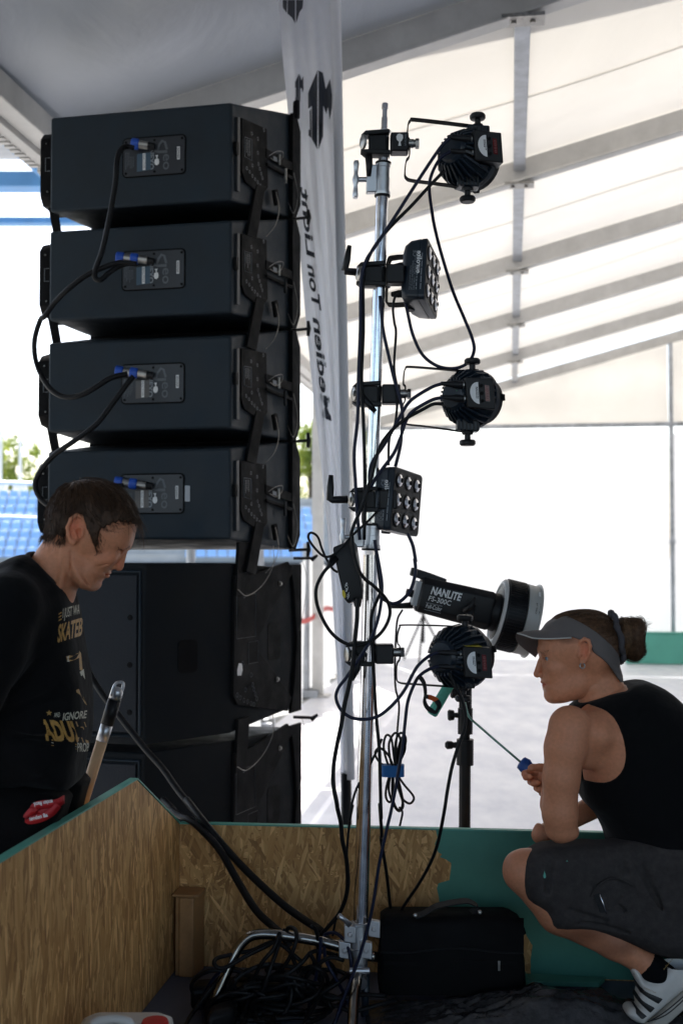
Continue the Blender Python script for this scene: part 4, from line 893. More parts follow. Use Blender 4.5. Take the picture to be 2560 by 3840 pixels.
# ---- square lamp panels with nine lenses
def panel(tl, hx, vy, label, textside=True):
    """tl: pixel of the face's upper left corner; hx, vy: face edge vectors in pixels (right, down, away)"""
    o = P(*tl, YS-0.03); ex, ey = pv(*hx), pv(*vy); n = ex.cross(ey).normalized(); n = n if n.y < 0 else -n
    W_, H_ = ex.length, ey.length; ex.normalize(); ey.normalize(); c = o + ex*W_/2 + ey*H_/2
    t = thing('square_lamp', c, label, 'lamp panel', 'square lamp panels on the stand')
    rr = lambda d, w_, h_, r_: rrect(c+n*d, ex, ey, w_, h_, r_, 5)
    bd_ = obj('body', MB().loft([rr(-.062,W_*.36,H_*.40,.022), rr(-.056,W_*.43,H_*.455,.020), rr(-.040,W_*.485,H_*.49,.014), rr(-.016,W_*.5,H_*.5,.011), rr(-.0155,W_*.493,H_*.493,.011), rr(-.013,W_*.493,H_*.493,.011), rr(-.0125,W_*.5,H_*.5,.011), rr(0,W_*.5,H_*.5,.010), rr(.001,W_*.49,H_*.49,.009)]), M['navy_plastic'], t, smooth=True, angle=40)
    obj('face_plate', MB().prism(rr(.0012,W_*.482,H_*.482,.008), n*.001), M['black_plastic'], bd_)
    for i in range(3):
        for j in range(3):
            q = c + ex*(W_*(i-1)*0.305) + ey*(H_*(j-1)*0.305) + n*.002
            cup = obj('lens_cup', MB().lathe(q, n, [(0,.0195),(.0025,.0195),(.0030,.0165),(.0016,.0155)], 20), M['black_plastic'], bd_, smooth=True, angle=35)
            obj('reflector', MB().lathe(q+n*.0019, n, [(0,.0155),(.0006,.0150),(.0022,.010),(.0042,.0065)], 18), M['chrome'], cup, smooth=True, angle=50)
            obj('lens', MB().lathe(q+n*.0060, n, [(0,.0062),(.0018,.0050),(.0028,.002)], 12), M['black_metal'], cup, smooth=True)
    # print on the flank facing the camera
    tn = -ex; fc = c - ex*(W_*.5+.0006) - n*.026; k = -n                # flank point; columns run towards the back
    g = MB(); up_ = -ey
    text(g, 'eurolite', fc+n*.004+ey*.014, up_*.058, n*.012, (1,1), 0.02)
    obj('lettering', g, M['white'], bd_)
    g = MB(); text(g, 'CE', fc-n*.006+up_*.030, up_*.016, n*.009, (1,1), 0.0)
    for r_, s_ in enumerate(('LED Party Panel RGB+UV', 'No. 42110199  EAN 4026397630749', '100-240V~ 50/60Hz 12W')):
        text(g, s_, fc-n*(.012-.0055*r_)+ey*.055, up_*(.062+.012*r_), n*.0036, (1,1), 0.0)
    lines(g, fc+n*.0052+ey*.055, up_*.095, n*.0035, 1, random.Random(4), 0.6); lines(g, fc+n*.016+ey*.055, up_*.11, n*.0035, 1, random.Random(5), 0.6)
    obj('lettering', g, M['grey_print'], bd_)
    # bracket towards the clamp
    bb = c - n*.066
    obj('bracket', MB().tube(cat([c-n*.045-ey*H_*.40, bb-n*.030-ey*H_*.40, bb-n*.046-ey*H_*.34, bb-n*.048, bb-n*.046+ey*H_*.34, bb-n*.030+ey*H_*.40, c-n*.045+ey*H_*.40], 5), 0, flat=(0.013, 0.0016, ex)), M['black_metal'], t)
    for s_ in (-1, 1): obj('bracket_knob', MB().lathe(c-n*.050+ey*(s_*H_*.42), ey*s_, [(0,.012),(.012,.012),(.014,.010)], 12), M['black_plastic'], t, smooth=True, angle=40)
    b0 = bb - n*.050; obj('wing_bolt', MB().cyl(b0, b0+n*.030, .0045), M['brass'], t, smooth=True)
    obj('wing_nut', MB().box(b0+n*.008, ey*.018, n*.004, ex*.003), M['alu'], t, bevel=0.002)
    for s_ in (-0.25, 0.22): obj('plug', MB().lathe(c-n*.060+ey*(s_*H_), -n, [(0,.010),(.022,.0095),(.040,.006)], 12), M['black_plastic'], t, smooth=True, angle=40)
panel((1600,889), (64,39,219), (-16,238,-38), 'upper square lamp panel with nine lenses, seen almost edge on')
panel((1478,1748), (118,23,202), (-20,238,-15), 'lower square lamp panel with nine lenses facing the camera')

# ---- studio lamp on a black stand behind the boards
YN = 3.4
nl = thing('studio_lamp', P(1740,2650,YN), 'large black studio lamp with ribbed lens ring and pale rim', 'studio lamp')
q0, q1 = P(1566,2226,YN), P(1838,2292,YN+0.012); A = (q1-q0).normalized(); Uv = (UP - A*UP.dot(A)).normalized(); Sv = A.cross(Uv)
def ring8(c, w_, h_, ch=0.35):
    return [c+Sv*(w_*x)+Uv*(h_*y) for x, y in ((-1,-1+ch),(-1+ch,-1),(1-ch,-1),(1,-1+ch),(1,1-ch),(1-ch,1),(-1+ch,1),(-1,1-ch))]
Ln = (q1-q0).length
ho = obj('housing', MB().loft([ring8(q0+A*s,w_,h_) for s, w_, h_ in ((0,.040,.044),(.006,.047,.051),(Ln*.5,.050,.054),(Ln-.01,.052,.056),(Ln,.048,.052))]), M['black_plastic'], nl, bevel=0.002)
obj('carry_handle', MB().loft([[q0+A*s+Uv*h+Sv*x for x, h in ((-.018,h0),(.018,h0),(.018,h1),(-.018,h1))] for s, h0, h1 in ((-.035,.046,.070),(.02,.040,.066),(.07,.045,.060))]), M['black_plastic'], nl, bevel=0.003)
obj('rear_panel', MB().box(q0-A*.006, A*.008, Sv*.036, Uv*.036), mat('grey_panel',(0.35,0.36,0.37),0.4), nl, bevel=0.002)
obj('rear_knob', MB().cyl(q0-A*.014-Uv*.004, q0-A*.034-Uv*.004, .011), M['black_plastic'], nl)
obj('power_plug', MB().tube([q0-A*.006-Uv*.036, q0-A*.04-Uv*.046, q0-A*.07-Uv*.056], [.010,.008,.005], 10), M['black_plastic'], nl, smooth=True)
nk = obj('mount_neck', MB().lathe(q1, A, [(-.004,.050),(.006,.056),(.020,.056),(.021,.062),(.024,.062)], 32), M['black_plastic'], nl, smooth=True, angle=35)
obj('lock_mark', MB().box(q1+A*.013-Sv*.0561-Uv*.012, A*.004, Uv*.020, Sv*.0008), mat('cyan_mark',(0.02,0.35,0.6),0.4), nk)
R0 = q1+A*.016
lr = obj('lens_ring', MB().lathe(R0, A, [(0,.062),(.006,.094),(.010,.100),(.018,.102),(.064,.101),(.068,.098)], 48), M['black_plastic'], nl, smooth=True, angle=35)
obj('rear_rim', MB().lathe(R0-A*.001, A, [(.004,.084),(.0015,.087),(.003,.096),(.008,.101),(.010,.1005)], 48), mat('rim_grey',(0.45,0.45,0.44),0.45), lr, smooth=True, angle=40)
for k in range(72):
    an = 2*math.pi*k/72; rd = Uv*math.cos(an)+Sv*math.sin(an); obj('grip_rib', MB().box(R0+A*.040+rd*.1025, A*.025, rd*.0016, A.cross(rd)*.0024), M['rubber'], lr)
obj('front_rim', MB().lathe(R0+A*.068, A, [(0,.096),(.002,.103),(.028,.102),(.036,.104),(.037,.109),(.041,.109),(.042,.100),(.020,.094)], 48), mat('rim_pale',(0.40,0.39,0.36),0.4), nl, smooth=True, angle=40)
obj('front_lens', MB().lathe(R0+A*.098, A, [(0,.096),(.006,.08),(.010,.04)], 32), mat('lens_glass',(0.55,0.56,0.56),0.08), nl, smooth=True)
ff = lambda x, y: q0 + A*(Ln*x) + Uv*(.054*y) - Sv*(.0535 if Sv.y > 0 else -.0535)
fo = 1 if Sv.y > 0 else -1
def nt(s, x, y, w_, h_, bold, sh=0.0): obj('lettering', text(MB(), s, ff(x,y), A*(Ln*w_), Uv*(.054*h_), (1,1), bold, sh), M['white'], ho)
nt('NANLITE', 0.13, 0.14, 0.40, 0.42, 0.03, 0.03); nt('FS-300C', 0.12, -0.22, 0.30, 0.27, 0.005, 0.02); nt('Full-Color', 0.11, -0.62, 0.21, 0.23, 0.0, 0.02)
obj('lettering', MB().box(ff(0.21,-0.34), A*(Ln*.11), Uv*.0007, Sv*.0003).box(ff(0.21,-0.72), A*(Ln*.11), Uv*.0007, Sv*.0003), M['grey_print'], ho)
rl = lambda x, y: R0+A*(.056+x)+(-Sv*fo*math.cos(y)+Uv*math.sin(y))*.1034
for s_, x0, w_ in (('NANLITE', .046, .010), ('FL-20G', .034, .007)):
    vs, fs_ = text_verts(s_); b0 = max(v[0] for v in vs); obj('lettering', MB().add([rl(x0-w_*v[1]*0.9+.004, 0.55-0.32*v[0]/b0)*1 for v in vs], fs_), M['black_metal'], nl)
obj('barcode_label', MB().add([rl(x,y) for x, y in ((.040,.80),(.052,.80),(.052,.98),(.040,.98))], [(0,1,2,3)]), M['white'], nl)
# tilt bracket + stand
tb = P(1752,2330,YN); obj('tilt_arm', MB().tube([P(1770,2265,YN-.062), P(1752,2330,YN-.06), P(1748,2440,YN-.03), P(1745,2520,YN)], .012, 10), M['black_plastic'], nl, smooth=True)
obj('tilt_lever', MB().tube([P(1738,2290,YN-.07), P(1765,2275,YN-.08), P(1780,2240,YN-.08)], [.008,.007,.004], 8), M['black_plastic'], nl, smooth=True)
ls = thing('lamp_stand', (P(1742,3090,YN).x, YN, 0), 'black collapsible lamp stand carrying the big studio lamp', 'light stand')
def seg_(y0, y1, r, nm='tube'): return obj(nm, MB().tube([P(1742+ (2-(y0-2600)*0.006), y0, YN), P(1742+(2-(y1-2600)*0.006), y1, YN)], r, 18), M['black_plastic'], ls, smooth=True, angle=40)
seg_(2520, 2680, .0185, 'swivel_head'); seg_(2640, 2980, .0135); s1 = seg_(2656, 2752, .0215, 'collar'); s2 = seg_(2772, 2868, .0245, 'collar'); seg_(2780, 3120, .0168)
obj('tube', MB().cyl(P(1740,3100,YN), (P(1740,3100,YN).x,YN,0.12), .0168), M['black_plastic'], ls)
for (x, y, s_, k) in ((1700,2598,s1,0),(1690,2682,s1,0),(1685,2794,s2,1)):
    obj('tightening_knob', MB().lathe(P(x+32,y,YN), (-1,0,0), [(0,.008),(.014,.007),(.016,.014),(.030,.016),(.034,.012)] if not k else [(0,.010),(.014,.008),(.018,.011),(.032,.012),(.038,.006)], 10), M['black_plastic'], ls, smooth=True, angle=40)
bx0 = P(1740,3100,YN).x
for k in range(3):
    an = 0.5+k*2.094; obj('leg', MB().cyl((bx0,YN,0.36), (bx0+0.30*math.cos(an),YN+0.30*math.sin(an),0.012), .010), M['black_plastic'], ls)
# ================================================================== cables
def crop(x0, y0, s, L): return [(x0+u/s, y0+v/s) for u, v in L]
c5_ = lambda L: crop(1150,1250,1.96,L)
c6_ = lambda L: crop(1100,2050,1.568,L)
cp_ = lambda L: crop(650,3000,1.96,L)
cb_ = lambda L: crop(1250,3150,1.96,L)
cs1 = lambda L: crop(100,350,1.4255,L)
cs2 = lambda L: crop(100,1200,1.4255,L)
cs3 = lambda L: crop(0,2050,1.3067,L)
cv_ = lambda L: [(u*1.6327, v*1.6327) for u, v in L]
def cable(label, pts, r, Y, m_='rubber', group='thin cables on the lighting stand', name='cable', plug=None, cat_='cable'):
    """pts pixels; Y one depth, a list of depths, or (start, end)"""
    n = len(pts)
    if not isinstance(Y, (list, tuple)): Ys = [Y]*n
    elif len(Y) == 2 and n != 2: Ys = [Y[0]+(Y[1]-Y[0])*i/(n-1) for i in range(n)]
    else: Ys = list(Y)
    w_ = [P(x, y, d) for (x, y), d in zip(pts, Ys)]
    if plug is not None: w_[0] = PLUGS[plug].copy(); w_[1] = w_[0].lerp(w_[1], 0.5) + Vector((-0.006,0,0))
    for p in w_:
        p.z = max(p.z, DZ + r + 0.001) if p.y < 3.18 and p.x > -0.5 else p.z
    o = obj(name, MB().tube(cat(w_, 7), r, 8), M[m_], None, smooth=True)
    return tag(o, label, cat_, group)
N1 = 0.0042
cable('navy cable from the top plug of the upper spotlight down the left of the pole', cv_([(1012,345),(990,375),(950,430),(900,508),(862,565),(840,600),(829,650),(827,760),(823,860),(821,960),(813,1040),(816,1110),(820,1180),(826,1240)]), N1, 2.79, 'navy_rubber', plug=0)
cable('black power cable from the upper spotlight running down the pole', cv_([(1020,392),(988,425),(945,472),(905,512),(870,552),(846,592),(834,640),(834,760),(830,870),(834,960),(837,1060),(838,1150),(836,1240)]), N1, 2.797)
cable('navy cable hanging in a wide loop right of the upper lamp panel', cv_([(1010,366),(991,388),(986,420),(992,490),(1003,545),(1018,600),(1040,670),(1065,730),(1083,775),(1088,805),(1075,832),(1045,846),(1005,841),(970,815),(948,770),(936,720),(928,680)]), N1, [2.79,2.80,2.83,2.87,2.92,2.94,2.93,2.9,2.88,2.87,2.86,2.86,2.86,2.86,2.86,2.86,2.85], 'navy_rubber', plug=1)
cable('thin black cable from the upper lamp panel down to the lower one', [(1502,1095),(1480,1115),(1473,1160),(1478,1210),(1484,1250),(1477,1378),(1489,1469),(1482,1582),(1459,1648),(1456,1745)], 0.0031, 2.815)
cable('navy cable linking the upper clamp to the lower lamp panel', [(1424,1110),(1430,1180),(1438,1250),(1474,1408),(1507,1536),(1502,1658),(1482,1750)], N1, 2.808, 'navy_rubber')
cable('navy cable curving from the middle spotlight upper plug to the lower panel', c5_([(950,408),(880,420),(800,465),(740,520),(680,620),(620,730),(560,830),(490,930),(465,1000),(460,1075),(470,1120)]), N1, (2.785,2.80), 'navy_rubber', plug=2)
cable('navy cable from the middle spotlight lower plug', c5_([(935,497),(860,515),(780,570),(730,640),(690,760),(640,880),(560,990),(500,1075),(470,1130)]), N1, (2.78,2.795), 'navy_rubber', plug=3)
cable('black power cable of the middle spotlight curling down to the power brick', c5_([(1000,520),(930,520),(850,560),(740,620),(660,680),(590,750),(540,830),(505,930),(480,1040),(450,1130),(425,1220),(390,1310),(350,1400),(325,1480),(330,1560),(345,1640)]), N1, (2.79,2.76))
cable('thin black cable with a small loop left of the power brick', c5_([(510,1318),(440,1390),(350,1470),(270,1560),(200,1625),(130,1640),(60,1580),(12,1505),(30,1465),(80,1495),(110,1580),(145,1660),(190,1730),(225,1755)]), 0.0030, [2.80,2.76,2.755,2.75,2.75,2.75,2.75,2.755,2.76,2.77,2.78,2.79,2.80,2.81])
cable('navy cable dropping from the lower lamp panel past the studio lamp', c5_([(740,1470),(778,1560),(800,1680)]) + c6_([(712,70),(716,150),(690,250),(640,312),(590,335),(550,322),(520,290),(505,180),(490,60),(478,-40)]), N1, 2.80, 'navy_rubber')
cable('black cable of the power brick making a big round loop', c6_([(222,100),(172,160),(135,240),(135,320),(160,400),(210,490),(270,548),(340,578),(420,570),(490,530),(540,470),(566,400),(560,340),(530,290),(470,230),(420,190),(385,140),(365,80),(352,20),(345,-60)]), N1, [2.755,2.755,2.75,2.75,2.75,2.75,2.755,2.76,2.765,2.77,2.77,2.77,2.765,2.76,2.75,2.745,2.74,2.74,2.74,2.745])
cable('black mains cable from the power brick down to the floor', c6_([(378,300),(375,360),(372,440),(360,560),(350,680),(330,800),(300,930),(280,1050),(255,1170),(236,1290),(235,1400),(255,1510)]) + cp_([(1205,60),(1230,170),(1242,300),(1270,430),(1280,580),(1270,700),(1220,830),(1130,940),(1080,1000),(1060,1080)]), 0.0052, [2.76]*12+[2.78,2.79,2.80,2.82,2.84,2.86,2.88,2.89,2.90,2.90])
cable('navy cable of the lowest spotlight sweeping round the pole in a loop', c6_([(860,622),(790,650),(740,690),(700,750),(660,830),(610,900),(550,960),(490,1000),(420,1015),(340,1005),(280,960),(250,890),(265,830),(310,770),(370,680),(430,590),(480,480),(510,360),(520,230),(505,120),(482,0)]), N1, [2.78,2.77]+[2.76]*8+[2.765]*6+[2.775,2.78,2.785,2.79,2.79], 'navy_rubber', plug=4)
cable('navy cable of the lowest spotlight falling straight to the floor', c6_([(855,698),(780,730),(740,760),(700,830),(670,920),(655,1040),(640,1180),(620,1300),(600,1420),(572,1560)]) + cp_([(1568,210),(1510,480),(1460,800),(1385,1090),(1330,1250),(1240,1480),(1185,1640),(1120,1760)]), N1, [2.78,2.77]+[2.76]*8+[2.75,2.75,2.75,2.75,2.75,2.745,2.74,2.73], 'navy_rubber', plug=5)
cable('black power cable of the lowest spotlight ending behind the bag', c6_([(915,740),(950,820),(990,900),(1010,990),(1000,1080),(965,1180),(930,1300),(905,1430),(885,1560)]) + cb_([(770,5),(720,150),(640,300),(560,420),(500,510),(470,560),(440,620)]), N1, [2.78]*9+[2.82,2.86,2.9,2.94,2.97,3.0,3.02])
cable('black cable running down the right of the pole to the bag', c6_([(520,250),(465,380),(455,480),(465,620),(480,900),(490,1040),(505,1200),(510,1400),(515,1600)]) + cp_([(1515,30),(1530,250)]) + cb_([(350,0),(390,250),(412,450),(425,560),(430,640)]), N1, [2.81]*9+[2.83,2.86,2.89,2.93,2.97,3.0,3.02])
cable('thin black cable falling left of the pole below the cable coil', c6_([(520,1130),(495,1190),(470,1240),(430,1320),(372,1420),(342,1520),(330,1610)]) + cp_([(1318,40),(1290,200),(1274,420),(1290,600),(1260,760),(1200,860),(1170,1000)]), 0.0030, [2.84]*7+[2.86,2.87,2.88,2.89,2.9,2.9,2.9])
cable('thin black cable from the studio lamp down to the tied coil', c6_([(640,372),(612,425),(602,520),(596,700),(600,830),(620,930),(612,1060),(604,1160),(600,1260)]), 0.0030, (3.33,3.20))
cable('thin black tail of the tied coil hanging to the boards', c6_([(620,1530),(640,1560),(632,1610),(620,1660)]), 0.0030, 3.20)
# tied coil
ck = thing('cable_coil', P(1480,2900,3.2), 'black cable wound in loops and tied with a blue strap', 'cable coil')
loops = [[(560,1290),(530,1180),(545,1110),(575,1130),(590,1240),(595,1300)], [(580,1300),(560,1170),(590,1100),(620,1110),(630,1180),(600,1300)], [(600,1300),(600,1150),(630,1095),(660,1130),(640,1230),(605,1300)], [(565,1310),(500,1260),(480,1210),(510,1185),(560,1230),(585,1300)], [(600,1300),(650,1210),(655,1150),(640,1120),(615,1190)],
         [(570,1330),(545,1420),(545,1480),(570,1500),(585,1430),(585,1330)], [(585,1335),(580,1450),(600,1530),(630,1545),(640,1480),(605,1335)], [(605,1335),(650,1400),(700,1460),(705,1490),(680,1510),(640,1480),(610,1400),(600,1330)], [(575,1330),(560,1430),(590,1520),(620,1555),(645,1520),(620,1430),(600,1335)]]
for k, L_ in enumerate(loops):
    obj('loop', MB().tube(cat([P(x,y,3.2+0.012*math.sin(k*2.1+i)) for i, (x, y) in enumerate(c6_(L_))], 7, True), 0.0033, 8), M['rubber'], ck, smooth=True)
obj('tie_strap', MB().loft([rrect(P(*c6_([(583,y)])[0],3.2), (1,0,0), (0,1,0), 0.031, 0.020, 0.012) for y in (1282,1348)]), mat('strap_blue',(0.01,0.12,0.36),0.7, bump=(200,0.3,0.001)), ck)
# hook and loop strip with an orange patch
sv = thing('velcro_strap', P(1590,2600,2.77), 'curled black hook strap with an orange patch tied to a navy cable', 'strap')
sp_ = cat([P(*q, Y_) for q, Y_ in zip(c6_([(712,800),(735,765),(765,800),(775,860),(770,910),(790,950),(830,968),(850,940),(845,910),(815,890),(775,880)]), (2.765,2.755,2.75,2.75,2.75,2.752,2.758,2.77,2.785,2.79,2.79))], 5)
obj('strip', MB().tube(sp_, 0, flat=(0.0085,0.0011,(0.4,0.9,0.3))), mat('hook_fabric',(0.009,0.009,0.009),0.9,bump=(400,0.5,0.001)), sv)
obj('orange_patch', MB().tube(sp_[41:49], 0, flat=(0.0090,0.0016,(0.4,0.9,0.3))), mat('orange_fabric',(0.62,0.10,0.015),0.8), sv)
# power brick
pb = thing('power_brick', P(1305,2170,2.78), 'black power brick hanging on the stand, hand marked in white', 'power adapter')
br = [[P(x,y,2.80+dz) for x, y, dz in ring] for ring in ([(1249,2050,-.02),(1318,2022,-.02),(1338,2040,.02),(1268,2070,.02)], [(1247,2062,-.022),(1325,2030,-.022),(1342,2060,.025),(1262,2080,.025)], [(1288,2240,-.022),(1358,2212,-.022),(1364,2216,.022),(1290,2246,.022)], [(1304,2262,-.018),(1356,2250,-.018),(1358,2252,.018),(1306,2264,.018)])]
pbo = obj('case', MB().loft(br), M['black_plastic'], pb, bevel=0.006, bseg=3)
obj('strain_relief', MB().tube([P(1254,2092,2.775),P(1241,2112,2.765),P(1232,2124,2.757)], [.011,.008,.005], 10), M['rubber'], pb, smooth=True)
obj('strain_relief', MB().tube([P(1340,2250,2.775),P(1340,2272,2.765)], [.011,.008], 10), M['rubber'], pb, smooth=True)
uu = (br[2][0]-br[1][0]).normalized(); rr_ = (br[1][1]-br[1][0]).normalized(); nn = uu.cross(rr_).normalized(); nn = nn if nn.y < 0 else -nn
obj('handwriting', text(MB(), '# 69', P(1302,2250,2.776)+nn*.001, -uu*.034, rr_*.009, (1,1), -0.005, 0.2), M['white'], pbo)
obj('handwriting', text(MB(), 'TTC', P(1353,2240,2.776)+nn*.001, -rr_*.024, uu*.008, (1,1), -0.01, 0.2), M['grey_print'], pbo)
obj('sticker', MB().prism([P(1289,2228,2.776)+nn*.001+(rr_*math.cos(q)*.004+uu*math.sin(q)*.010) for q in np.linspace(0,6.28,15)[:-1]], nn*.0005), mat('yellow_dot',(0.65,0.5,0.02),0.5), pbo)

# speaker link cables
SB_ = 0.0092; gq = 'thick loudspeaker cables'
cable('thick black cable from the top cabinet hanging to the second one', cs1([(575,292),(530,285),(497,312),(482,380),(475,480),(455,600),(430,730),(402,850),(372,930),(365,982),(395,998),(440,960),(500,922),(560,905)]), SB_, [3.94,3.93,3.90,3.88,3.88,3.88,3.89,3.9,3.91,3.92,3.92,3.93,3.94,3.94], 'rubber', gq)
cable('thick black cable bowing out left from the second cabinet to the third', cs1([(590,912),(500,905),(400,935),(310,980),(220,1050),(150,1120),(100,1190)]) + cs2([(75,0),(45,100),(47,200),(77,290),(130,370),(200,410),(280,405),(370,360),(450,310),(540,287)]), SB_, [3.94,3.93,3.92,3.92,3.93,3.96,3.98,4.0,4.02,4.02,4.0,3.97,3.95,3.93,3.92,3.93,3.94], 'rubber', gq)
cable('thick black cable from the third cabinet down behind the man\'s head', cs2([(570,302),(530,352),(450,460),(370,560),(250,650),(150,720),(80,800),(48,870),(60,930),(110,985),(200,1010),(330,960),(430,900),(520,885)]), SB_, [3.94,3.93,3.92,3.91,3.92,3.95,3.98,4.0,4.0,3.98,3.95,3.93,3.93,3.94], 'rubber', gq)
cable('thick black cable running from the sub bass down into the cable heap', cs3([(380,480),(440,620),(500,720),(570,810),(640,900),(720,1000),(800,1090),(870,1190),(950,1290),(1000,1350)]) + cp_([(100,0),(200,130),(330,290),(470,450),(640,620),(820,780),(960,880),(1080,960),(1150,1060)]), 0.0098, [3.66,3.64,3.6,3.56,3.52,3.48,3.43,3.38,3.31,3.27,3.25,3.16,3.13,3.1,3.06,3.02,2.98,2.94,2.92], 'rubber', gq)
cable('thick black cable lying over the corner of the boards', cs3([(800,1240),(850,1290)]) + cp_([(-10,75),(60,120),(130,150),(230,240),(350,380),(470,590),(600,800),(720,920),(800,990),(860,1080)]), 0.0098, [3.45,3.35,3.25,3.2,3.165,3.13,3.1,3.06,3.0,2.96,2.93,2.92], 'rubber', gq)

# heap of cables on the deck
ch_ = lambda L: crop(700,3400,2.0907,L)
heap = [([(900,430),(700,280),(520,340),(380,370),(250,400),(215,440),(250,480),(320,470),(480,380),(640,300),(760,220),(800,165),(850,180),(860,250),(830,350),(760,470),(640,570),(540,660),(470,760),(430,880)], 'black cable arching over the chrome leg in a tall loop'),
        ([(770,180),(740,230),(700,360),(650,500),(600,650),(540,780),(460,900),(400,960)], 'black cable falling from the arch towards the front'),
        ([(730,200),(680,330),(590,440),(520,580),(470,720),(440,860),(430,980)], 'black cable falling left of the tall loop'),
        ([(980,150),(1015,190),(1030,280),(1030,420),(1060,560),(1050,680),(1000,780),(930,900),(900,1000)], 'black cable hanging between heap and pole'),
        ([(780,300),(830,400),(880,520),(960,620),(1080,700),(1200,720),(1350,690),(1560,700)], 'black cable crossing under the heap towards the bag'),
        ([(1180,380),(1000,350),(900,440),(780,530),(640,560),(480,540),(370,500),(280,540),(190,640),(100,760),(30,860),(-20,960)], 'black cable running out to the left front corner'),
        ([(1230,420),(1120,400),(1000,480),(880,620),(760,720),(600,760),(440,740),(330,690),(240,720),(170,820),(190,920),(260,980)], 'black cable curling round the end of the leg'),
        ([(270,500),(210,560),(150,660),(120,760),(130,880),(150,980)], 'navy cable at the left end of the heap'),
        ([(1070,250),(1090,215),(1160,205),(1230,260),(1275,360),(1290,500),(1280,640),(1240,760),(1160,900),(1140,960)], 'navy cable looped beside the pole'),
        ([(1075,280),(1085,400),(1130,500),(1190,600),(1250,720),(1290,820)], 'navy cable slanting down to the pole foot'),
        ([(1050,240),(1040,400),(1010,560),(980,700),(950,820),(930,960)], 'navy cable hanging straight through the heap'),
        ([(1100,420),(1150,480),(1160,560),(1100,610),(1000,600),(860,560),(720,540),(600,580),(520,680),(560,760),(700,780),(860,700),(960,600)], 'black cable coiled flat in the middle of the heap'),
        ([(620,500),(700,480),(800,560),(820,700),(760,840),(620,900),(480,870),(400,780),(420,660),(520,560)], 'black cable ring lying in front of the heap'),
        ([(1270,530),(1180,600),(1060,680),(960,800),(820,870),(640,880),(460,890),(300,860),(170,880)], 'black cable along the front of the heap'),
        ([(960,360),(1000,440),(960,520),(900,600),(930,720),(1040,760),(1180,780),(1300,820),(1500,770),(1640,730)], 'black cable passing the foot of the pole')]
rn = random.Random(5)
for q in range(12):                                        # further loops of the heap, each its own cable
    cx_, cy_ = rn.uniform(230,1150), rn.uniform(560,860); rx_, ry_ = rn.uniform(120,330), rn.uniform(50,150); ph_ = rn.uniform(0,6); n_ = rn.randint(11,15)
    heap.append(([(cx_+rx_*math.cos(ph_+j*0.55)*(1+0.12*rn.random()), cy_+ry_*math.sin(ph_+j*0.55)*(1+0.3*rn.random())) for j in range(n_)], ['black cable loop %s' % w for w in ('at the left end of the heap','lying low in the heap','under the tall arch','near the foot of the bag','beside the bent leg','in the dark middle of the heap','behind the front plug','crossing the deck paint','tucked against the pole foot','around the socket block','at the front edge of the heap','on top of the flat coils')][q]))
for k, (L_, lb) in enumerate(heap):
    pts = ch_(L_); Ys = []
    for i, (x, y) in enumerate(pts):
        deck = 1.11*FPX/max(60, (y-HOR))                  # depth at which this pixel lies on the deck
        Ys.append(min(deck-0.01, 2.845 + 0.03*math.sin(k*1.7+i*0.9)) if y > 3640 else 2.845 + 0.03*math.sin(k*1.7+i*0.8))
    cable(lb, pts, 0.0052 if 'navy' not in lb else 0.0043, Ys, 'navy_rubber' if 'navy' in lb else 'rubber', 'cables heaped on the deck')
for k, (x, y, lb) in enumerate(((320,590,'black multi-way socket lying under the cable heap'),(640,560,'black plug housing inside the cable heap'),(280,900,'round black plug at the front edge of the heap'))):
    c = P(*ch_([(x,y)])[0], 2.92 if k < 2 else 2.76); c.z = DZ+0.03
    o = obj('plug_box', MB().box(c, (0.085 if k < 2 else 0.03,0.02,0), (0,0.035,0), (0,0,0.028)), M['rubber'], None, bevel=0.014, bseg=3); tag(o, lb, 'plug', 'plugs in the cable heap')
# ================================================================== things on and round the deck
from mathutils import noise as mnoise
bag = thing('equipment_bag', P(1690,3735,2.93), 'black soft equipment bag with flap and carry strap on the deck', 'bag')
bagm = mat('bag_fabric', (0.004,0.004,0.0045), 0.8, spec=0.15, bump=(250,0.5,0.001), var=(6,0.25))
def bagring(y_, grow, Y0=2.90, Y1=3.0):
    l, r = y_; return None
prof = [(1424,1968,3733,0),(1418,1972,3700,2),(1420,1966,3600,4),(1425,1962,3560,5),(1426,1968,3500,5),(1432,1960,3462,3),(1450,1925,3446,0)]
rings = []
for (l, r, y, gr) in prof:
    a, b = P(l,y,2.90), P(r,y,2.90); z = max(a.z, DZ+0.004); d = 0.095+gr*0.001; ring = []
    for x, yy in ((a.x+.012,0),(a.x+(b.x-a.x)*.35,-.004),(a.x+(b.x-a.x)*.7,-.002),(b.x-.012,0),(b.x,.014),(b.x,d-.014),(b.x-.012,d),(a.x+.012,d),(a.x,d-.014),(a.x,.014)):
        ring.append(Vector((x+.002*math.sin(y*.1+yy*50), 2.90-gr*.0012+yy+.002*math.sin(x*40+y*.03), z+(.004*math.sin(x*23) if y < 3480 else 0))))
    rings.append(ring)
obj('body', MB().loft(rings), bagm, bag, smooth=True, angle=70)
fl_ = []
for u in np.linspace(0,1,20):
    x = 1428+u*535; yb = 3572-10*math.sin(u*3)+6*math.sin(u*9); yt = 3452-10*math.sin(u*2.8)
    fl_.append([P(x,yt-4,2.935), P(x,yt-6,2.900), P(x,yt+30,2.886+.003*math.sin(u*14)), P(x,yb,2.884+.004*math.sin(u*11))])
obj('flap', MB().grid(lambda u, v: fl_[int(round(u*19))][int(round(v*3))], 19, 3), bagm, bag, smooth=True)
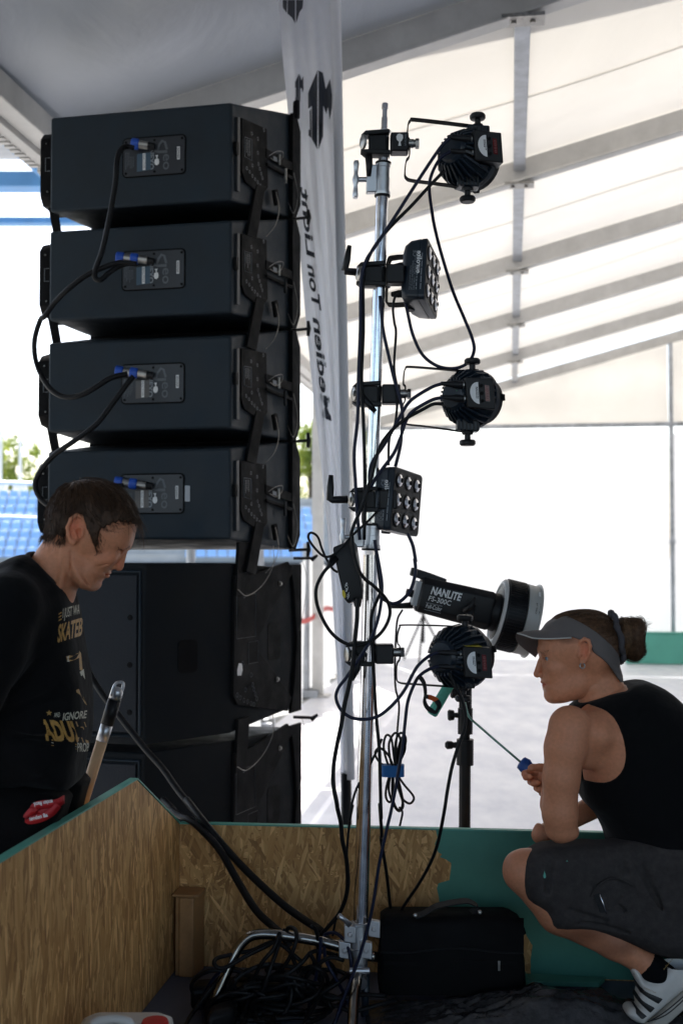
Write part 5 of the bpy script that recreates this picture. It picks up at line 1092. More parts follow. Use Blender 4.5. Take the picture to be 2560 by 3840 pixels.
obj('carry_strap', MB().tube(cat([P(x,y,Y_) for (x,y), Y_ in zip(cb_([(600,560),(660,540),(740,492),(820,470),(900,455),(985,450),(1045,478),(1050,510),(1010,530)]), (2.90,2.90,2.90,2.91,2.92,2.93,2.93,2.925,2.92))], 5), 0, flat=(0.011,0.0016,(0,1,0.25))), mat('webbing',(0.011,0.011,0.012),0.7,bump=(600,0.4,0.001)), bag)
obj('flap_piping', MB().tube([r_[3] for r_ in fl_], 0.0022, 8), M['rubber'], bag, smooth=True)
obj('zip', MB().tube([P(1440+u*500, 3612+3*math.sin(u*7), 2.8925) for u in np.linspace(0,1,16)], 0, flat=(0.004,0.0008,(0,0,1))), M['black_metal'], bag)
obj('zip_pull', MB().box(P(1870,3622,2.889), (0.003,0,0), (0,0.001,0), (0,0,0.012)), M['steel'], bag, bevel=0.001)
for q in ((600,553),(1074,530)): obj('snap_rivet', MB().lathe(P(*cb_([q])[0],2.893), (0,-1,0.3), [(0,.0055),(.002,.005),(.003,.002)], 12), M['steel'], bag, smooth=True)
obj('side_tab', MB().prism([P(x,y,2.91) for x, y in cb_([(1330,590),(1400,640),(1418,690),(1395,705),(1330,680)])], (0,0.02,0)), bagm, bag, bevel=0.003)

def sheet_fn(u, v):
    X = 0.06+1.1*u; Y_ = 2.70+0.24*v
    e = min(u*6, (1-u)*6, v*4, (1-v)*3.2, 1.0); e = max(0.0, e)
    q = Vector((X*7, Y_*7, 1.3)); q2 = Vector((X*9+Y_*13, Y_*30-X*12, 2.1)); r_ = 1-abs(mnoise.noise(q)*1.5); r2 = 1-abs(mnoise.noise(q2)*1.7); r3 = 1-abs(mnoise.noise(q2*2.3)*1.8)
    hump = 0.055*math.exp(-((X-0.50)/0.16)**2)+0.022
    return Vector((X+.012*mnoise.noise(q*1.5), Y_+.012*mnoise.noise(q*1.4+Vector((9,9,9))), DZ+0.004+e*(hump*(0.45+0.45*r_)+0.008*r2*r2+0.004*r3*r3)))
pm = mat('plastic_film', (0.040,0.040,0.042), 0.16, spec=0.7, bump=(70,0.8,0.004), var=(40,0.5))
o = obj('plastic_sheet', MB().grid(sheet_fn, 150, 44), pm, None, smooth=True); tag(o, 'crumpled grey plastic dust sheet spread on the deck', 'plastic sheet')

can = thing('canister', P(470,3840,2.28)*1, 'white plastic canister with a red screw cap at the bottom edge', 'canister'); can.location.z = DZ
cz = P(470,3826,2.28).z; a, b = P(285,3810,2.28).x, P(640,3810,2.28).x; hd = mat('white_hdpe', (0.62,0.62,0.60), 0.35, bump=(80,0.1,0.001)); cxm = (a+b)/2; w2 = (b-a)/2
obj('body', MB().loft([rrect((cxm,2.28,z),(1,0,0),(0,1,0),w2*k,0.075*k,0.022) for z, k in ((DZ+.002,.96),(DZ+.01,1.0),(cz-.035,1.0),(cz-.018,.96),(cz-.008,.80),(cz-.006,.5))]), hd, can, smooth=True, angle=50)
obj('handle', MB().tube(cat([(a+.03,2.28,cz-.022),(a+.035,2.28,cz-.004),(a+.06,2.28,cz+.002),(cxm-.01,2.28,cz+.002),(cxm+.012,2.28,cz-.004),(cxm+.016,2.28,cz-.02)],5), 0.0085, 10), hd, can, smooth=True)
cp0 = Vector((P(582,3810,2.28).x, 2.28, cz-.02)); obj('cap', MB().lathe(cp0, (0,0,1), [(0,.026),(.016,.026),(.020,.024),(.021,.010)], 28), M['red'], can, smooth=True, angle=40)

# broom handle leaning behind the board
bh = thing('broom', P(300,3200,2.9)*1, 'broom handle with wooden shaft, black grip and metal tip behind the board', 'broom'); bh.location.z = 0
b0, b1 = P(296,3060,2.9), P(441,2590,2.9); d = (b1-b0).normalized(); low = b0 - d*((b0.z-0.05)/d.z)
wood = mat('beech', (0.50,0.32,0.18), 0.5, bump=(40,0.15,0.001), var=(9,0.2))
obj('shaft', MB().tube([low, b0, b0+d*(b1-b0).length*0.62], 0.0142, 16), wood, bh, smooth=True)
Lb = (b1-b0).length
obj('ferrule', MB().cyl(b0+d*Lb*.60, b0+d*Lb*.74, .0150), M['alu'], bh, smooth=True)
obj('grip', MB().cyl(b0+d*Lb*.73, b0+d*Lb*.93, .0165), M['black_plastic'], bh, smooth=True)
tp = b0+d*Lb*.93
obj('tip', MB().tube([tp, tp+d*.02, tp+d*.03], [.0158,.0155,.012], 14), M['alu'], bh, smooth=True)
obj('hanging_loop', MB().tube(cat([tp+d*.01+Vector((-.010,-.01,0)), tp+d*.038+Vector((-.009,-.01,0)), tp+d*.044, tp+d*.038+Vector((.010,.0,0)), tp+d*.01+Vector((.011,0,0))],5), .004, 8), M['alu'], bh, smooth=True)
hd_ = low; obj('broom_head', MB().box((low.x,2.9,0.045), (0.16,0.02,0), (-0.004,0.03,0), (0,0,0.03)), wood, bh, bevel=0.01)

# paint roller
YRo = 3.02
ro = thing('paint_roller', P(1700,2640,YRo), 'small teal foam paint roller with blue handle held by the crouching person', 'paint roller')
foam = mat('teal_foam', (0.10,0.42,0.31), 0.8, bump=(160,0.9,0.004), var=(30,0.2))
r0, r1 = P(1690,2556,YRo), P(1617,2680,YRo)
ax = (r1-r0).normalized(); obj('sleeve', MB().lathe(r0, ax, [(0,.010),(.003,.0135),((r1-r0).length-.004,.0140),((r1-r0).length,.011)], 22), foam, ro, smooth=True)
wire = [P(1700,2560,YRo), P(1722,2575,YRo), P(1738,2620,YRo), P(1752,2676,YRo), P(1766,2698,YRo-.01), P(1860,2780,YRo-.05), P(1950,2857,2.93)]
obj('wire_frame', MB().tube(cat(wire[:5],4)+wire[5:], .0030, 8), mat('painted_wire',(0.16,0.30,0.25),0.4,metal=0.5,var=(80,0.5)), ro, smooth=True)
h0, h1 = P(1950,2857,2.93), P(2040,2930,2.905); hx = (h1-h0).normalized(); hy = Vector((0,-1,0)).cross(hx).normalized()
def hr(s, w_, t_): return [h0+hx*s+hy*(w_*math.cos(q))+Vector((0,1,0))*(t_*math.sin(q)) for q in np.linspace(0,6.2832,17)[:-1]]
obj('handle', MB().loft([hr(.000,.012,.006),hr(.002,.0165,.009),hr(.016,.0195,.010),hr(.026,.0155,.010),hr(.034,.0090,.009),hr(.050,.0085,.008),hr(.085,.0085,.008),hr(.10,.006,.006)]), mat('blue_handle',(0.008,0.06,0.27),0.4,var=(60,0.3)), ro, smooth=True, angle=50)

# background: tripod and teal barrier at the far end
tr = thing('camera_tripod', (P(1585,2450,15.7).x,15.7,0), 'slender black tripod standing far back by the end wall', 'tripod')
ap = P(1586,2292,15.7)
obj('column', MB().cyl(ap, (ap.x,15.7,0.25), .018), M['black_plastic'], tr); obj('head', MB().box(ap, (.06,0,0), (0,.04,0), (0,0,.03)), M['black_plastic'], tr, bevel=.01)
for k in range(3):
    an = 0.3+k*2.094; obj('leg', MB().cyl(ap-UP*.05, (ap.x+.34*math.cos(an),15.7+.30*math.sin(an),0.01), .012), M['black_plastic'], tr)
bt = P(2345,2480,15.35); bt.z = 0
gb = thing('ramp_barrier', bt, 'low teal painted barrier far back against the end wall', 'barrier')
obj('panel', MB().prism([bt+UP*.005, bt+RX*2.6+UP*.005, bt+RX*2.6+UP*.40, bt+UP*.40], AX*.12), mat('barrier_teal',(0.09,0.36,0.28),0.5,var=(3,0.1)), gb, bevel=.006)
obj('top_board', MB().prism([bt+UP*.401-RX*.01-AX*.01, bt+RX*2.61+UP*.401-AX*.01, bt+RX*2.61+UP*.401+AX*.14, bt-RX*.01+UP*.401+AX*.14], UP*.018), mat('barrier_teal_top',(0.09,0.36,0.28),0.5), gb, bevel=.003)
# ================================================================== people: bodies grown from blended volumes
class Field:
    def __init__(s, lo, hi, step):
        s.lo = np.array(lo, float); s.st = float(step); s.n = np.ceil((np.array(hi)-s.lo)/step).astype(int)+1
        s.ax = [s.lo[i]+step*np.arange(s.n[i]) for i in range(3)]
        s.F = np.full(s.n, 60.0, np.float32)
    def blk(s, lo, hi):
        a = np.clip(np.floor((np.array(lo)-s.lo)/s.st).astype(int), 0, s.n); b = np.clip(np.ceil((np.array(hi)-s.lo)/s.st).astype(int)+1, 0, s.n)
        if np.any(b <= a): return None, None
        sl = tuple(slice(a[i], b[i]) for i in range(3))
        return sl, np.meshgrid(*[s.ax[i][sl[i]].astype(np.float32) for i in range(3)], indexing='ij', sparse=True)
    def put(s, sl, d, k, mode):
        A = s.F[sl]
        if mode == 'sub':
            d = -d; h = np.clip(.5-.5*(A-d)/max(k,1e-3)*1.0, 0, 1); R = A*(1-h)+d*h + k*h*(1-h)     # smooth max
            s.F[sl] = R
        else:
            h = np.clip(.5+.5*(d-A)/max(k,1e-3), 0, 1); s.F[sl] = d*(1-h)+A*h - k*h*(1-h)
    def cone(s, a, b, ra, rb, k=12, mode='add'):
        a, b = np.array(a, float), np.array(b, float); m = max(ra, rb)+k+12
        sl, g = s.blk(np.minimum(a,b)-m, np.maximum(a,b)+m)
        if sl is None: return s
        ba = b-a; L = max(float(ba@ba), 1e-6)
        h = np.clip(((g[0]-a[0])*ba[0]+(g[1]-a[1])*ba[1]+(g[2]-a[2])*ba[2])/L, 0, 1)
        d = np.sqrt((g[0]-a[0]-ba[0]*h)**2+(g[1]-a[1]-ba[1]*h)**2+(g[2]-a[2]-ba[2]*h)**2)-(ra+(rb-ra)*h)
        s.put(sl, d, k, mode); return s
    def chain(s, pts, rs, k=8, mode='add'):
        for i in range(len(pts)-1): s.cone(pts[i], pts[i+1], rs[i], rs[i+1], k, mode)
        return s
    def ell(s, c, r, k=12, rot=0.0, mode='add'):
        """ellipsoid; rot turns it in the picture plane (degrees)"""
        c = np.array(c, float); r = np.array(r, float); m = r.max()+k+12
        sl, g = s.blk(c-m, c+m)
        if sl is None: return s
        X, Y, Z = g[0]-c[0], g[1]-c[1], g[2]-c[2]; cs, sn = math.cos(math.radians(rot)), math.sin(math.radians(rot))
        X, Y = X*cs+Y*sn, -X*sn+Y*cs
        k0 = np.sqrt((X/r[0])**2+(Y/r[1])**2+(Z/r[2])**2)+1e-6; k1 = np.sqrt((X/r[0]**2)**2+(Y/r[1]**2)**2+(Z/r[2]**2)**2)+1e-6
        s.put(sl, k0*(k0-1)/k1, k, mode); return s
    def poly(s, pts, zc, T, R, k=12, mode='add'):
        """outline in the picture plane with thickness 2T, edges rounded with R"""
        pts = np.array(smooth2d(pts), float); m = k+14
        sl, g = s.blk([pts[:,0].min()-m, pts[:,1].min()-m, zc-T-m], [pts[:,0].max()+m, pts[:,1].max()+m, zc+T+m])
        if sl is None: return s
        d2 = poly2d(pts, g[0][:,:,0], g[1][:,:,0])[:,:,None]
        q0 = d2+R; q1 = np.abs(g[2]-zc)-(T-R)
        d = np.sqrt(np.maximum(q0,0)**2+np.maximum(q1,0)**2)+np.minimum(np.maximum(q0,q1),0)-R
        s.put(sl, d.astype(np.float32), k, mode); return s
    def like(s, F): q = Field.__new__(Field); q.lo, q.st, q.n, q.ax, q.F = s.lo, s.st, s.n, s.ax, F; return q
    def clip2d(s, pts, off):
        """this body grown by off, kept only inside an outline (hair, bands, cloth on the body)"""
        d2 = poly2d(np.array(pts, float), s.ax[0][:,None], s.ax[1][None,:])[:,:,None].astype(np.float32)
        return s.like(np.maximum(s.F-off, d2))
    def sample(s, p):
        q = (p-s.lo)/s.st; i = np.clip(np.floor(q).astype(int), 1, s.n-3); t = q-i; v = 0
        for a in (0,1):
            for b in (0,1):
                for c in (0,1):
                    wt = (t[:,0] if a else 1-t[:,0])*(t[:,1] if b else 1-t[:,1])*(t[:,2] if c else 1-t[:,2])
                    v = v + wt*s.F[i[:,0]+a, i[:,1]+b, i[:,2]+c]
        return v
    def grad(s, p):
        e = s.st; g = np.stack([s.sample(p+np.eye(3)[i]*e)-s.sample(p-np.eye(3)[i]*e) for i in range(3)], 1)
        return g/(np.linalg.norm(g, axis=1, keepdims=True)+1e-9)
    def mesh(s):
        F = s.F; n = F.shape; S_ = F < 0
        cs = np.zeros(tuple(x-1 for x in n), np.int8)
        for a in (0,1):
            for b in (0,1):
                for c in (0,1): cs += S_[a:n[0]-1+a, b:n[1]-1+b, c:n[2]-1+c]
        act = np.argwhere((cs > 0) & (cs < 8)); ids = np.full(cs.shape, -1, np.int32); ids[tuple(act.T)] = np.arange(len(act))
        corners = np.array([(a,b,c) for a in (0,1) for b in (0,1) for c in (0,1)])
        V_ = np.stack([F[tuple((act+cn).T)] for cn in corners], 1)
        acc = np.zeros((len(act),3)); cnt = np.zeros(len(act))
        for i in range(8):
            for j in range(i+1, 8):
                if np.abs(corners[i]-corners[j]).sum() != 1: continue
                a, b = V_[:,i], V_[:,j]; m_ = (a < 0) != (b < 0); t = np.where(m_, a/(np.where(m_, a-b, 1)), 0)
                acc += np.where(m_[:,None], corners[i]+(corners[j]-corners[i])*t[:,None], 0); cnt += m_
        pos = s.lo+(act+acc/cnt[:,None])*s.st
        faces = []
        for d in range(3):
            u, v = (d+1)%3, (d+2)%3
            a = [slice(None)]*3; b = [slice(None)]*3; a[d] = slice(0,n[d]-1); b[d] = slice(1,n[d])
            E = np.argwhere(S_[tuple(a)] != S_[tuple(b)]); E = E[(E[:,u] > 0) & (E[:,v] > 0) & (E[:,u] < n[u]-1) & (E[:,v] < n[v]-1)]
            if not len(E): continue
            q = []
            for (du, dv) in ((-1,-1),(0,-1),(0,0),(-1,0)):
                c = E.copy(); c[:,u] += du; c[:,v] += dv; q.append(ids[tuple(c.T)])
            q = np.stack(q, 1); fl = S_[tuple(E.T)]; q[~fl] = q[~fl][:, ::-1]; faces.append(q)
        return pos, np.concatenate(faces)
def smooth2d(pts):
    if len(pts) < 8: return pts
    return [(p.x, p.y) for p in cat([(x,y,0) for x, y in pts], 3, True)]
def poly2d(p, X, Y):
    X, Y = np.broadcast_arrays(X, Y); d = np.full(X.shape, 1e9); sgn = np.ones(X.shape); n = len(p)
    for i in range(n):
        a, b = p[i], p[i-1]; e = b-a; wx, wy = X-a[0], Y-a[1]
        t = np.clip((wx*e[0]+wy*e[1])/(e@e+1e-9), 0, 1); d = np.minimum(d, (wx-e[0]*t)**2+(wy-e[1]*t)**2)
        c1 = Y >= a[1]; c2 = Y < b[1]; c3 = e[0]*wy > e[1]*wx
        sgn = np.where((c1&c2&c3)|(~c1&~c2&~c3), -sgn, sgn)
    return sgn*np.sqrt(d)
class Person:
    def __init__(s, name, Yc, label, feet):
        s.Y = Yc; s.k = Yc/FPX; s.root = thing(name, feet, label, 'person')
    def w(s, p):
        """person units (photo pixels at depth Yc, z away) -> world, plain scale and offset"""
        p = np.asarray(p, float); o = np.empty_like(p)
        c = P(CX, HOR, s.Y)
        o[...,0] = c.x+(p[...,0]-CX)*s.k; o[...,1] = s.Y+p[...,2]*s.k; o[...,2] = c.z-(p[...,1]-HOR)*s.k
        return o
    def c(s, x, y, z):
        """point that shows at pixel (x, y) when z units behind the centre plane"""
        f = (s.Y+z*s.k)/s.Y; return (CX+(x-CX)*f, HOR+(y-HOR)*f, z)
    def obj(s, name, pos, faces, m_, parent=None, smooth=True, col=None):
        me = bpy.data.meshes.new(name); W_ = s.w(pos)-np.array(s.root.location)
        me.vertices.add(len(W_)); me.vertices.foreach_set('co', W_.astype(np.float32).ravel())
        me.loops.add(len(faces)*4); me.loops.foreach_set('vertex_index', faces.astype(np.int32).ravel())
        me.polygons.add(len(faces)); me.polygons.foreach_set('loop_start', np.arange(0, len(faces)*4, 4, dtype=np.int32))
        me.update(calc_edges=True); me.validate()
        if smooth: me.shade_smooth()
        if col is not None:
            at = me.color_attributes.new('tint', 'FLOAT_COLOR', 'POINT'); at.data.foreach_set('color', np.concatenate([col, np.ones((len(col),1))], 1).astype(np.float32).ravel())
        me.materials.append(m_)
        o = bpy.data.objects.new(name, me); C.objects.link(o); o.parent = parent or s.root
        return o
    def field(s, name, F, m_, parent=None, col=None, smooth=2, extra=None):
        pos, f = F.mesh(); pos = relax(pos, f, smooth)
        for ex in (extra or []):                           # finer head and hand grow out of the same body
            p2, f2 = ex.mesh(); p2 = relax(p2, f2, 1); f = np.concatenate([f, f2+len(pos)]); pos = np.concatenate([pos, p2])
        return s.obj(name, pos, f, m_, parent, col=col(pos) if col else None)
    def tube(s, name, pts, r, m_, parent=None, seg=8, n=5, closed=False):
        q = [Vector(s.w(np.array(p, float))) for p in pts]; rr = [x*s.k for x in r] if isinstance(r, (list,tuple)) else r*s.k
        pp = cat(q, n, closed)
        if isinstance(rr, list): rr = list(np.interp(np.linspace(0,1,len(pp)), np.linspace(0,1,len(rr)), rr))
        return obj(name, MB().tube(pp, rr, seg), m_, parent or s.root, smooth=True)
    def strands(s, name, roots, F, flow, m_, parent, length, off=2.0, rad=0.9, steps=9, lift=0.0, jit=0.25, seed=1, keep=0.5, seglen=None):
        r = np.random.default_rng(seed); p = roots.copy(); N = len(p)
        L = (length(p) if callable(length) else np.full(N, length))*(0.6+0.7*r.random(N)); path = []
        o_ = off*(0.3+1.4*r.random(N)); jd = r.normal(size=(N,3))*jit; cl = np.round(p/26.0); jc = np.sin(cl@np.array([[12.9,7.1,3.3],[4.7,9.2,1.7],[8.8,2.9,11.3]])*43.7)*jit*1.3
        d = None
        for i in range(steps):
            path.append(p.copy()); n_ = F.grad(p); f = flow(p, i/steps)+jd+jc
            f = f-n_*np.sum(f*n_,1,keepdims=True)*keep; f /= np.linalg.norm(f,axis=1,keepdims=True)+1e-9
            d = f if d is None else (d*0.45+f*0.55)
            p = p+d*(L/steps)[:,None]; v = F.sample(p); t = o_+lift*i
            p = p+F.grad(p)*np.where(v < t, np.minimum(t-v, 12), 0)[:,None]
        path = np.stack(path, 1); vs = []; fs = []
        T_ = np.gradient(path, axis=1); T_ /= np.linalg.norm(T_,axis=2,keepdims=True)+1e-9
        A_ = np.cross(T_, np.array([0.31,0.2,-0.93])); A_ /= np.linalg.norm(A_,axis=2,keepdims=True)+1e-9; B_ = np.cross(T_, A_)
        wd = (rad*(0.7+0.6*r.random(N)))[:,None]*np.linspace(1,0.25,steps)[None,:]
        ring = np.stack([path+(A_*math.cos(q)+B_*math.sin(q))*wd[:,:,None] for q in (0.5,2.6,4.7)], 2)     # N,steps,3,3
        pos = ring.reshape(-1,3); base = (np.arange(N)*steps*3)[:,None,None]; st_ = (np.arange(steps-1)*3)[None,:,None]
        k = np.arange(3)[None,None,:]; a = base+st_+k; b = base+st_+(k+1)%3
        f = np.stack([a, b, b+3, a+3], -1).reshape(-1,4)
        return s.obj(name, pos, f, m_, parent)
def relax(pos, f, it):
    e = np.concatenate([f[:,[0,1]],f[:,[1,2]],f[:,[2,3]],f[:,[3,0]]]); n = len(pos)
    deg = np.bincount(e.ravel(), minlength=n).astype(float)
    for q in range(it):
        acc = np.zeros_like(pos)
        for c in range(3): acc[:,c] = np.bincount(e[:,0], pos[e[:,1],c], n)+np.bincount(e[:,1], pos[e[:,0],c], n)
        pos = pos*0.5+0.5*acc/np.maximum(deg,1)[:,None]
    return pos
def skin_mat(name, col):
    m = mat(name, col, 0.5, spec=0.32, bump=(700,0.3,0.0007)); n = m.node_tree; b = n.nodes['Principled BSDF']
    at = n.nodes.new('ShaderNodeVertexColor'); at.layer_name = 'tint'
    no = n.nodes.new('ShaderNodeTexNoise'); no.inputs['Scale'].default_value = 130; no.inputs['Detail'].default_value = 8; tc = n.nodes.new('ShaderNodeTexCoord'); n.links.new(tc.outputs['Object'], no.inputs['Vector'])
    mr = n.nodes.new('ShaderNodeMapRange'); mr.inputs[1].default_value = .3; mr.inputs[2].default_value = .7; mr.inputs[3].default_value = .90; mr.inputs[4].default_value = 1.07; n.links.new(no.outputs['Fac'], mr.inputs[0])
    m1 = n.nodes.new('ShaderNodeMix'); m1.data_type = 'RGBA'; m1.blend_type = 'MULTIPLY'; m1.inputs[0].default_value = 1; m1.inputs[6].default_value = (*col,1); n.links.new(at.outputs['Color'], m1.inputs[7])
    m2 = n.nodes.new('ShaderNodeMix'); m2.data_type = 'RGBA'; m2.blend_type = 'MULTIPLY'; m2.inputs[0].default_value = 1; n.links.new(m1.outputs[2], m2.inputs[6]); n.links.new(mr.outputs[0], m2.inputs[7]); n.links.new(m2.outputs[2], b.inputs['Base Color'])
    b.inputs['Subsurface Weight'].default_value = 0.12; b.inputs['Subsurface Radius'].default_value = (0.008,0.003,0.0015); b.inputs['Subsurface Scale'].default_value = 1.0
    return m
def hair_mat(name, col):
    m = mat(name, col, 0.55, spec=0.18); n = m.node_tree; b = n.nodes['Principled BSDF']
    no = n.nodes.new('ShaderNodeTexNoise'); no.inputs['Scale'].default_value = 120; tc = n.nodes.new('ShaderNodeTexCoord'); n.links.new(tc.outputs['Object'], no.inputs['Vector'])
    r = n.nodes.new('ShaderNodeValToRGB'); r.color_ramp.elements[0].position=.35; r.color_ramp.elements[0].color = (*[c*.72 for c in col],1); r.color_ramp.elements[1].position=.68; r.color_ramp.elements[1].color = (*[c*1.35 for c in col],1)
    n.links.new(no.outputs['Fac'], r.inputs[0]); n.links.new(r.outputs[0], b.inputs['Base Color']); b.inputs['Anisotropic'].default_value = 0.5
    return m
def near(p, c, r): return np.clip(1-np.linalg.norm((p-np.array(c))/np.array(r), axis=1), 0, 1)
def tint(base, spots):
    def fn(p):
        col = np.ones((len(p),3))
        for c, r, t, g in spots:
            a = np.clip(near(p,c,r)*g, 0, 1)[:,None]; col = col*(1-a)+np.array(t)*a
        return col
    return fn
cloth_black = mat('black_cotton', (0.0045,0.0045,0.005), 0.9, spec=0.1, bump=(14,0.6,0.012), sheen=0.05)
# ------------------------------------------------------------------ crouching person on the right
W = Person('person', 2.86, 'person crouching at the right in a grey visor, black tank top and grey shorts', D(-0.3,0.92))
c = W.c
skin_w = skin_mat('skin_tan', (0.57,0.238,0.128))
head = Field((1940,2250,-180), (2420,2760,180), 3.0)
sk = [(2034,2392),(2042,2362),(2060,2335),(2110,2306),(2190,2294),(2250,2306),(2296,2350),(2312,2410),(2306,2466),(2280,2520),(2220,2545),(2150,2540),(2080,2500),(2040,2450)]
fc_ = [(2032,2385),(2021,2420),(2018,2440),(2024,2478),(2027,2515),(2027,2540),(2029,2552),(2036,2560),(2034,2566),(2033,2578),(2040,2598),(2046,2614),(2062,2629),(2100,2630),(2150,2612),(2185,2560),(2180,2470),(2120,2400)]
head.poly(sk, 0, 112, 108, 4).poly(fc_, 0, 80, 56, 34)
head.ell((2158,2556,0), (48,56,84), 30)                                    # jaw angle
head.ell((2066,2606,0), (30,26,30), 16)                                      # chin
head.cone((2023,2474,0), (2009,2522,0), 10, 12, 10).ell((2010,2527,0), (13,12,14), 6).ell((2026,2530,-15), (13,11,9), 5).ell((2026,2530,15), (13,11,9), 5)
head.ell((2019,2541,-9), (7,5,5), 3, mode='sub').ell((2019,2541,9), (7,5,5), 3, mode='sub')
head.cone((2026,2438,-14), (2050,2428,-62), 12, 11, 12).cone((2026,2438,14), (2050,2428,62), 12, 11, 12)
for s_ in (-1, 1):
    head.ell((2036,2463,s_*44), (17,15,17), 10, mode='sub')
    head.cone((2027,2455,s_*30), (2046,2452,s_*58), 6.5, 6, 5).cone((2031,2475,s_*32), (2050,2472,s_*58), 5, 5, 5)
    head.ell((2068,2500,s_*58), (34,24,24), 20)
head.ell((2031,2555,0), (9,6,26), 5).ell((2037,2568,0), (9,7,24), 5).cone((2024,2561.5,-14), (2046,2560,-34), 2.5, 2, 3, 'sub').cone((2024,2561.5,14), (2046,2560,34), 2.5, 2, 3, 'sub')
head_ne = head.like(head.F.copy()); head_ne.cone((2205,2490,0), (2275,2640,10), 84, 92, 24)
for s_ in (-1, 1):                                                            # ears
    head.ell((2162,2430,s_*108), (21,42,12), 8).chain([(2146,2408,s_*112),(2150,2394,s_*118),(2162,2386,s_*122),(2176,2392,s_*124),(2182,2412,s_*124),(2178,2438,s_*122),(2168,2460,s_*118),(2158,2474,s_*114)], [6,6.5,7,7,7,6.5,6.5,7], 4)
    head.ell((2155,2470,s_*114), (11,13,8), 5).ell((2158,2426,s_*122), (10,22,9), 4, mode='sub').ell((2150,2450,s_*120), (7,8,10), 4, mode='sub').cone((2146,2436,s_*112),(2144,2450,s_*114),6,5,4)
head.cone((2208,2490,0), (2275,2640,10), 78, 88, 24)                          # neck
hd_only = head.like(head.F.copy())
body = Field((1850,2240,-400), (2800,3860,400), 5.0)
# place the fine head inside the coarse body by resampling, then add the rest
gx = np.stack(np.meshgrid(*[a for a in body.ax], indexing='ij'), -1)
ins = np.all((gx > head.lo+8) & (gx < np.array([a[-1] for a in head.ax])-8), -1)
full = body.like(body.F.copy()); full.F[ins] = head.sample(gx[ins]); del gx
body.cone((2225,2570,0), (2275,2640,10), 78, 86, 10)       # lower neck joins the shoulders
tors = body.like(np.full(body.n, 60.0, np.float32))
tors.poly([(2150,2652),(2250,2600),(2370,2562),(2440,2568),(2520,2625),(2600,2730),(2680,2900),(2720,3100),(2700,3250),(2500,3330),(2330,3270),(2270,3110),(2232,3040),(2182,2982),(2160,2860),(2138,2730)], 0, 232, 170, 4)
tors.cone((2240,2690,-60), (2190,2720,-190), 70, 62, 30).cone((2260,2690,60), (2230,2720,200), 70, 62, 30)
arm = lambda F: F.chain([c(2130,2722,-205), c(2112,2800,-222), c(2097,2910,-228), c(2091,3040,-222), c(2094,3092,-214)], [76,71,63,60,56], 20).ell(c(2192,2772,-166), (74,104,58), 30).ell(c(2124,3108,-206), (36,30,48), 14)
body.F = np.minimum(body.F, 60); tF = tors.F.copy()
def blend(A, B, k): h_ = np.clip(.5+.5*(A-B)/k, 0, 1); return A*(1-h_)+B*h_-k*h_*(1-h_)
body.F = blend(tF, body.F, 24); bt = body.like(blend(tF, full.F, 24)); del full
arm(body)
body.chain([c(2090,3092,-190), c(2066,3010,-150), c(2052,2930,-112)], [50,44,31], 16)          # forearm folded up behind the upper arm
hand = Field((1930,2835,-180), (2100,3010,-30), 2.4); hand.chain([c(2062,2985,-135), c(2052,2930,-112)], [38,30], 10)
hand.ell(c(2042,2908,-100), (30,40,30), 12)                                                     # palm
hand.chain([c(2050,2884,-110), c(2022,2872,-126), c(1990,2872,-132), c(1983,2875,-132)], [17,15,12,10], 6)                 # thumb
for (pts, r_) in (([c(2040,2890,-78), c(1992,2886,-66), c(1962,2896,-84), c(1966,2908,-108), c(1982,2906,-122)], [15,14,13.5,12,9.5]),
                  ([c(2044,2910,-76), c(2002,2912,-68), c(1984,2924,-88), c(1994,2930,-114), c(2012,2928,-124)], [15,14,13.5,12.5,10]),
                  ([c(2050,2930,-78), c(2022,2936,-74), c(2006,2948,-92), c(2014,2954,-112), c(2028,2950,-120)], [14,13,12.5,11.5,9]),
                  ([c(2056,2946,-82), c(2036,2956,-82), c(2024,2968,-96), c(2030,2972,-110)], [12,11.5,10.5,9])):
    hand.chain(pts, r_, 2.0)
body.cone(c(2016,3122,70), c(2230,3010,180), 32, 46, 10).ell(c(2012,3108,66), (20,32,28), 8)      # other forearm behind
body.chain([c(2180,3222,-150), c(1964,3256,-150), c(2092,3396,-150), c(2290,3510,-150), c(2400,3590,-150), c(2440,3640,-150)], [66,76,84,62,45,45], 22).ell(c(1925,3250,-150), (42,60,58), 14)
body.chain([c(2220,3240,150), c(2010,3268,150), c(2130,3396,150), c(2310,3510,150), c(2410,3600,150)], [62,66,76,60,45], 22)
body.cone(c(2180,3240,-150), c(2480,3300,-100), 66, 110, 30).cone(c(2220,3250,150), c(2480,3300,100), 62, 110, 30)
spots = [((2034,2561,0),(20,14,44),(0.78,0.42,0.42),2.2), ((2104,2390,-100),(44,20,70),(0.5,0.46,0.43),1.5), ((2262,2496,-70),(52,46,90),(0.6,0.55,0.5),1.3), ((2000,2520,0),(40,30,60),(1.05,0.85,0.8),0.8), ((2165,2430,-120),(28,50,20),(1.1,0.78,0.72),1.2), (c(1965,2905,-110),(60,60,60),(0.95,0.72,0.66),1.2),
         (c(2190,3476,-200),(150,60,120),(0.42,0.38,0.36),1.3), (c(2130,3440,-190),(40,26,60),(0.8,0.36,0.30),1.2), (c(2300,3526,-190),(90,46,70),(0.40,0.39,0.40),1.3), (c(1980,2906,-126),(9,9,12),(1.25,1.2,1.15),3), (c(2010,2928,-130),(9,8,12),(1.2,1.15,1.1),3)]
W.field('body', body, skin_w, col=tint(1, spots), extra=[head, hand])
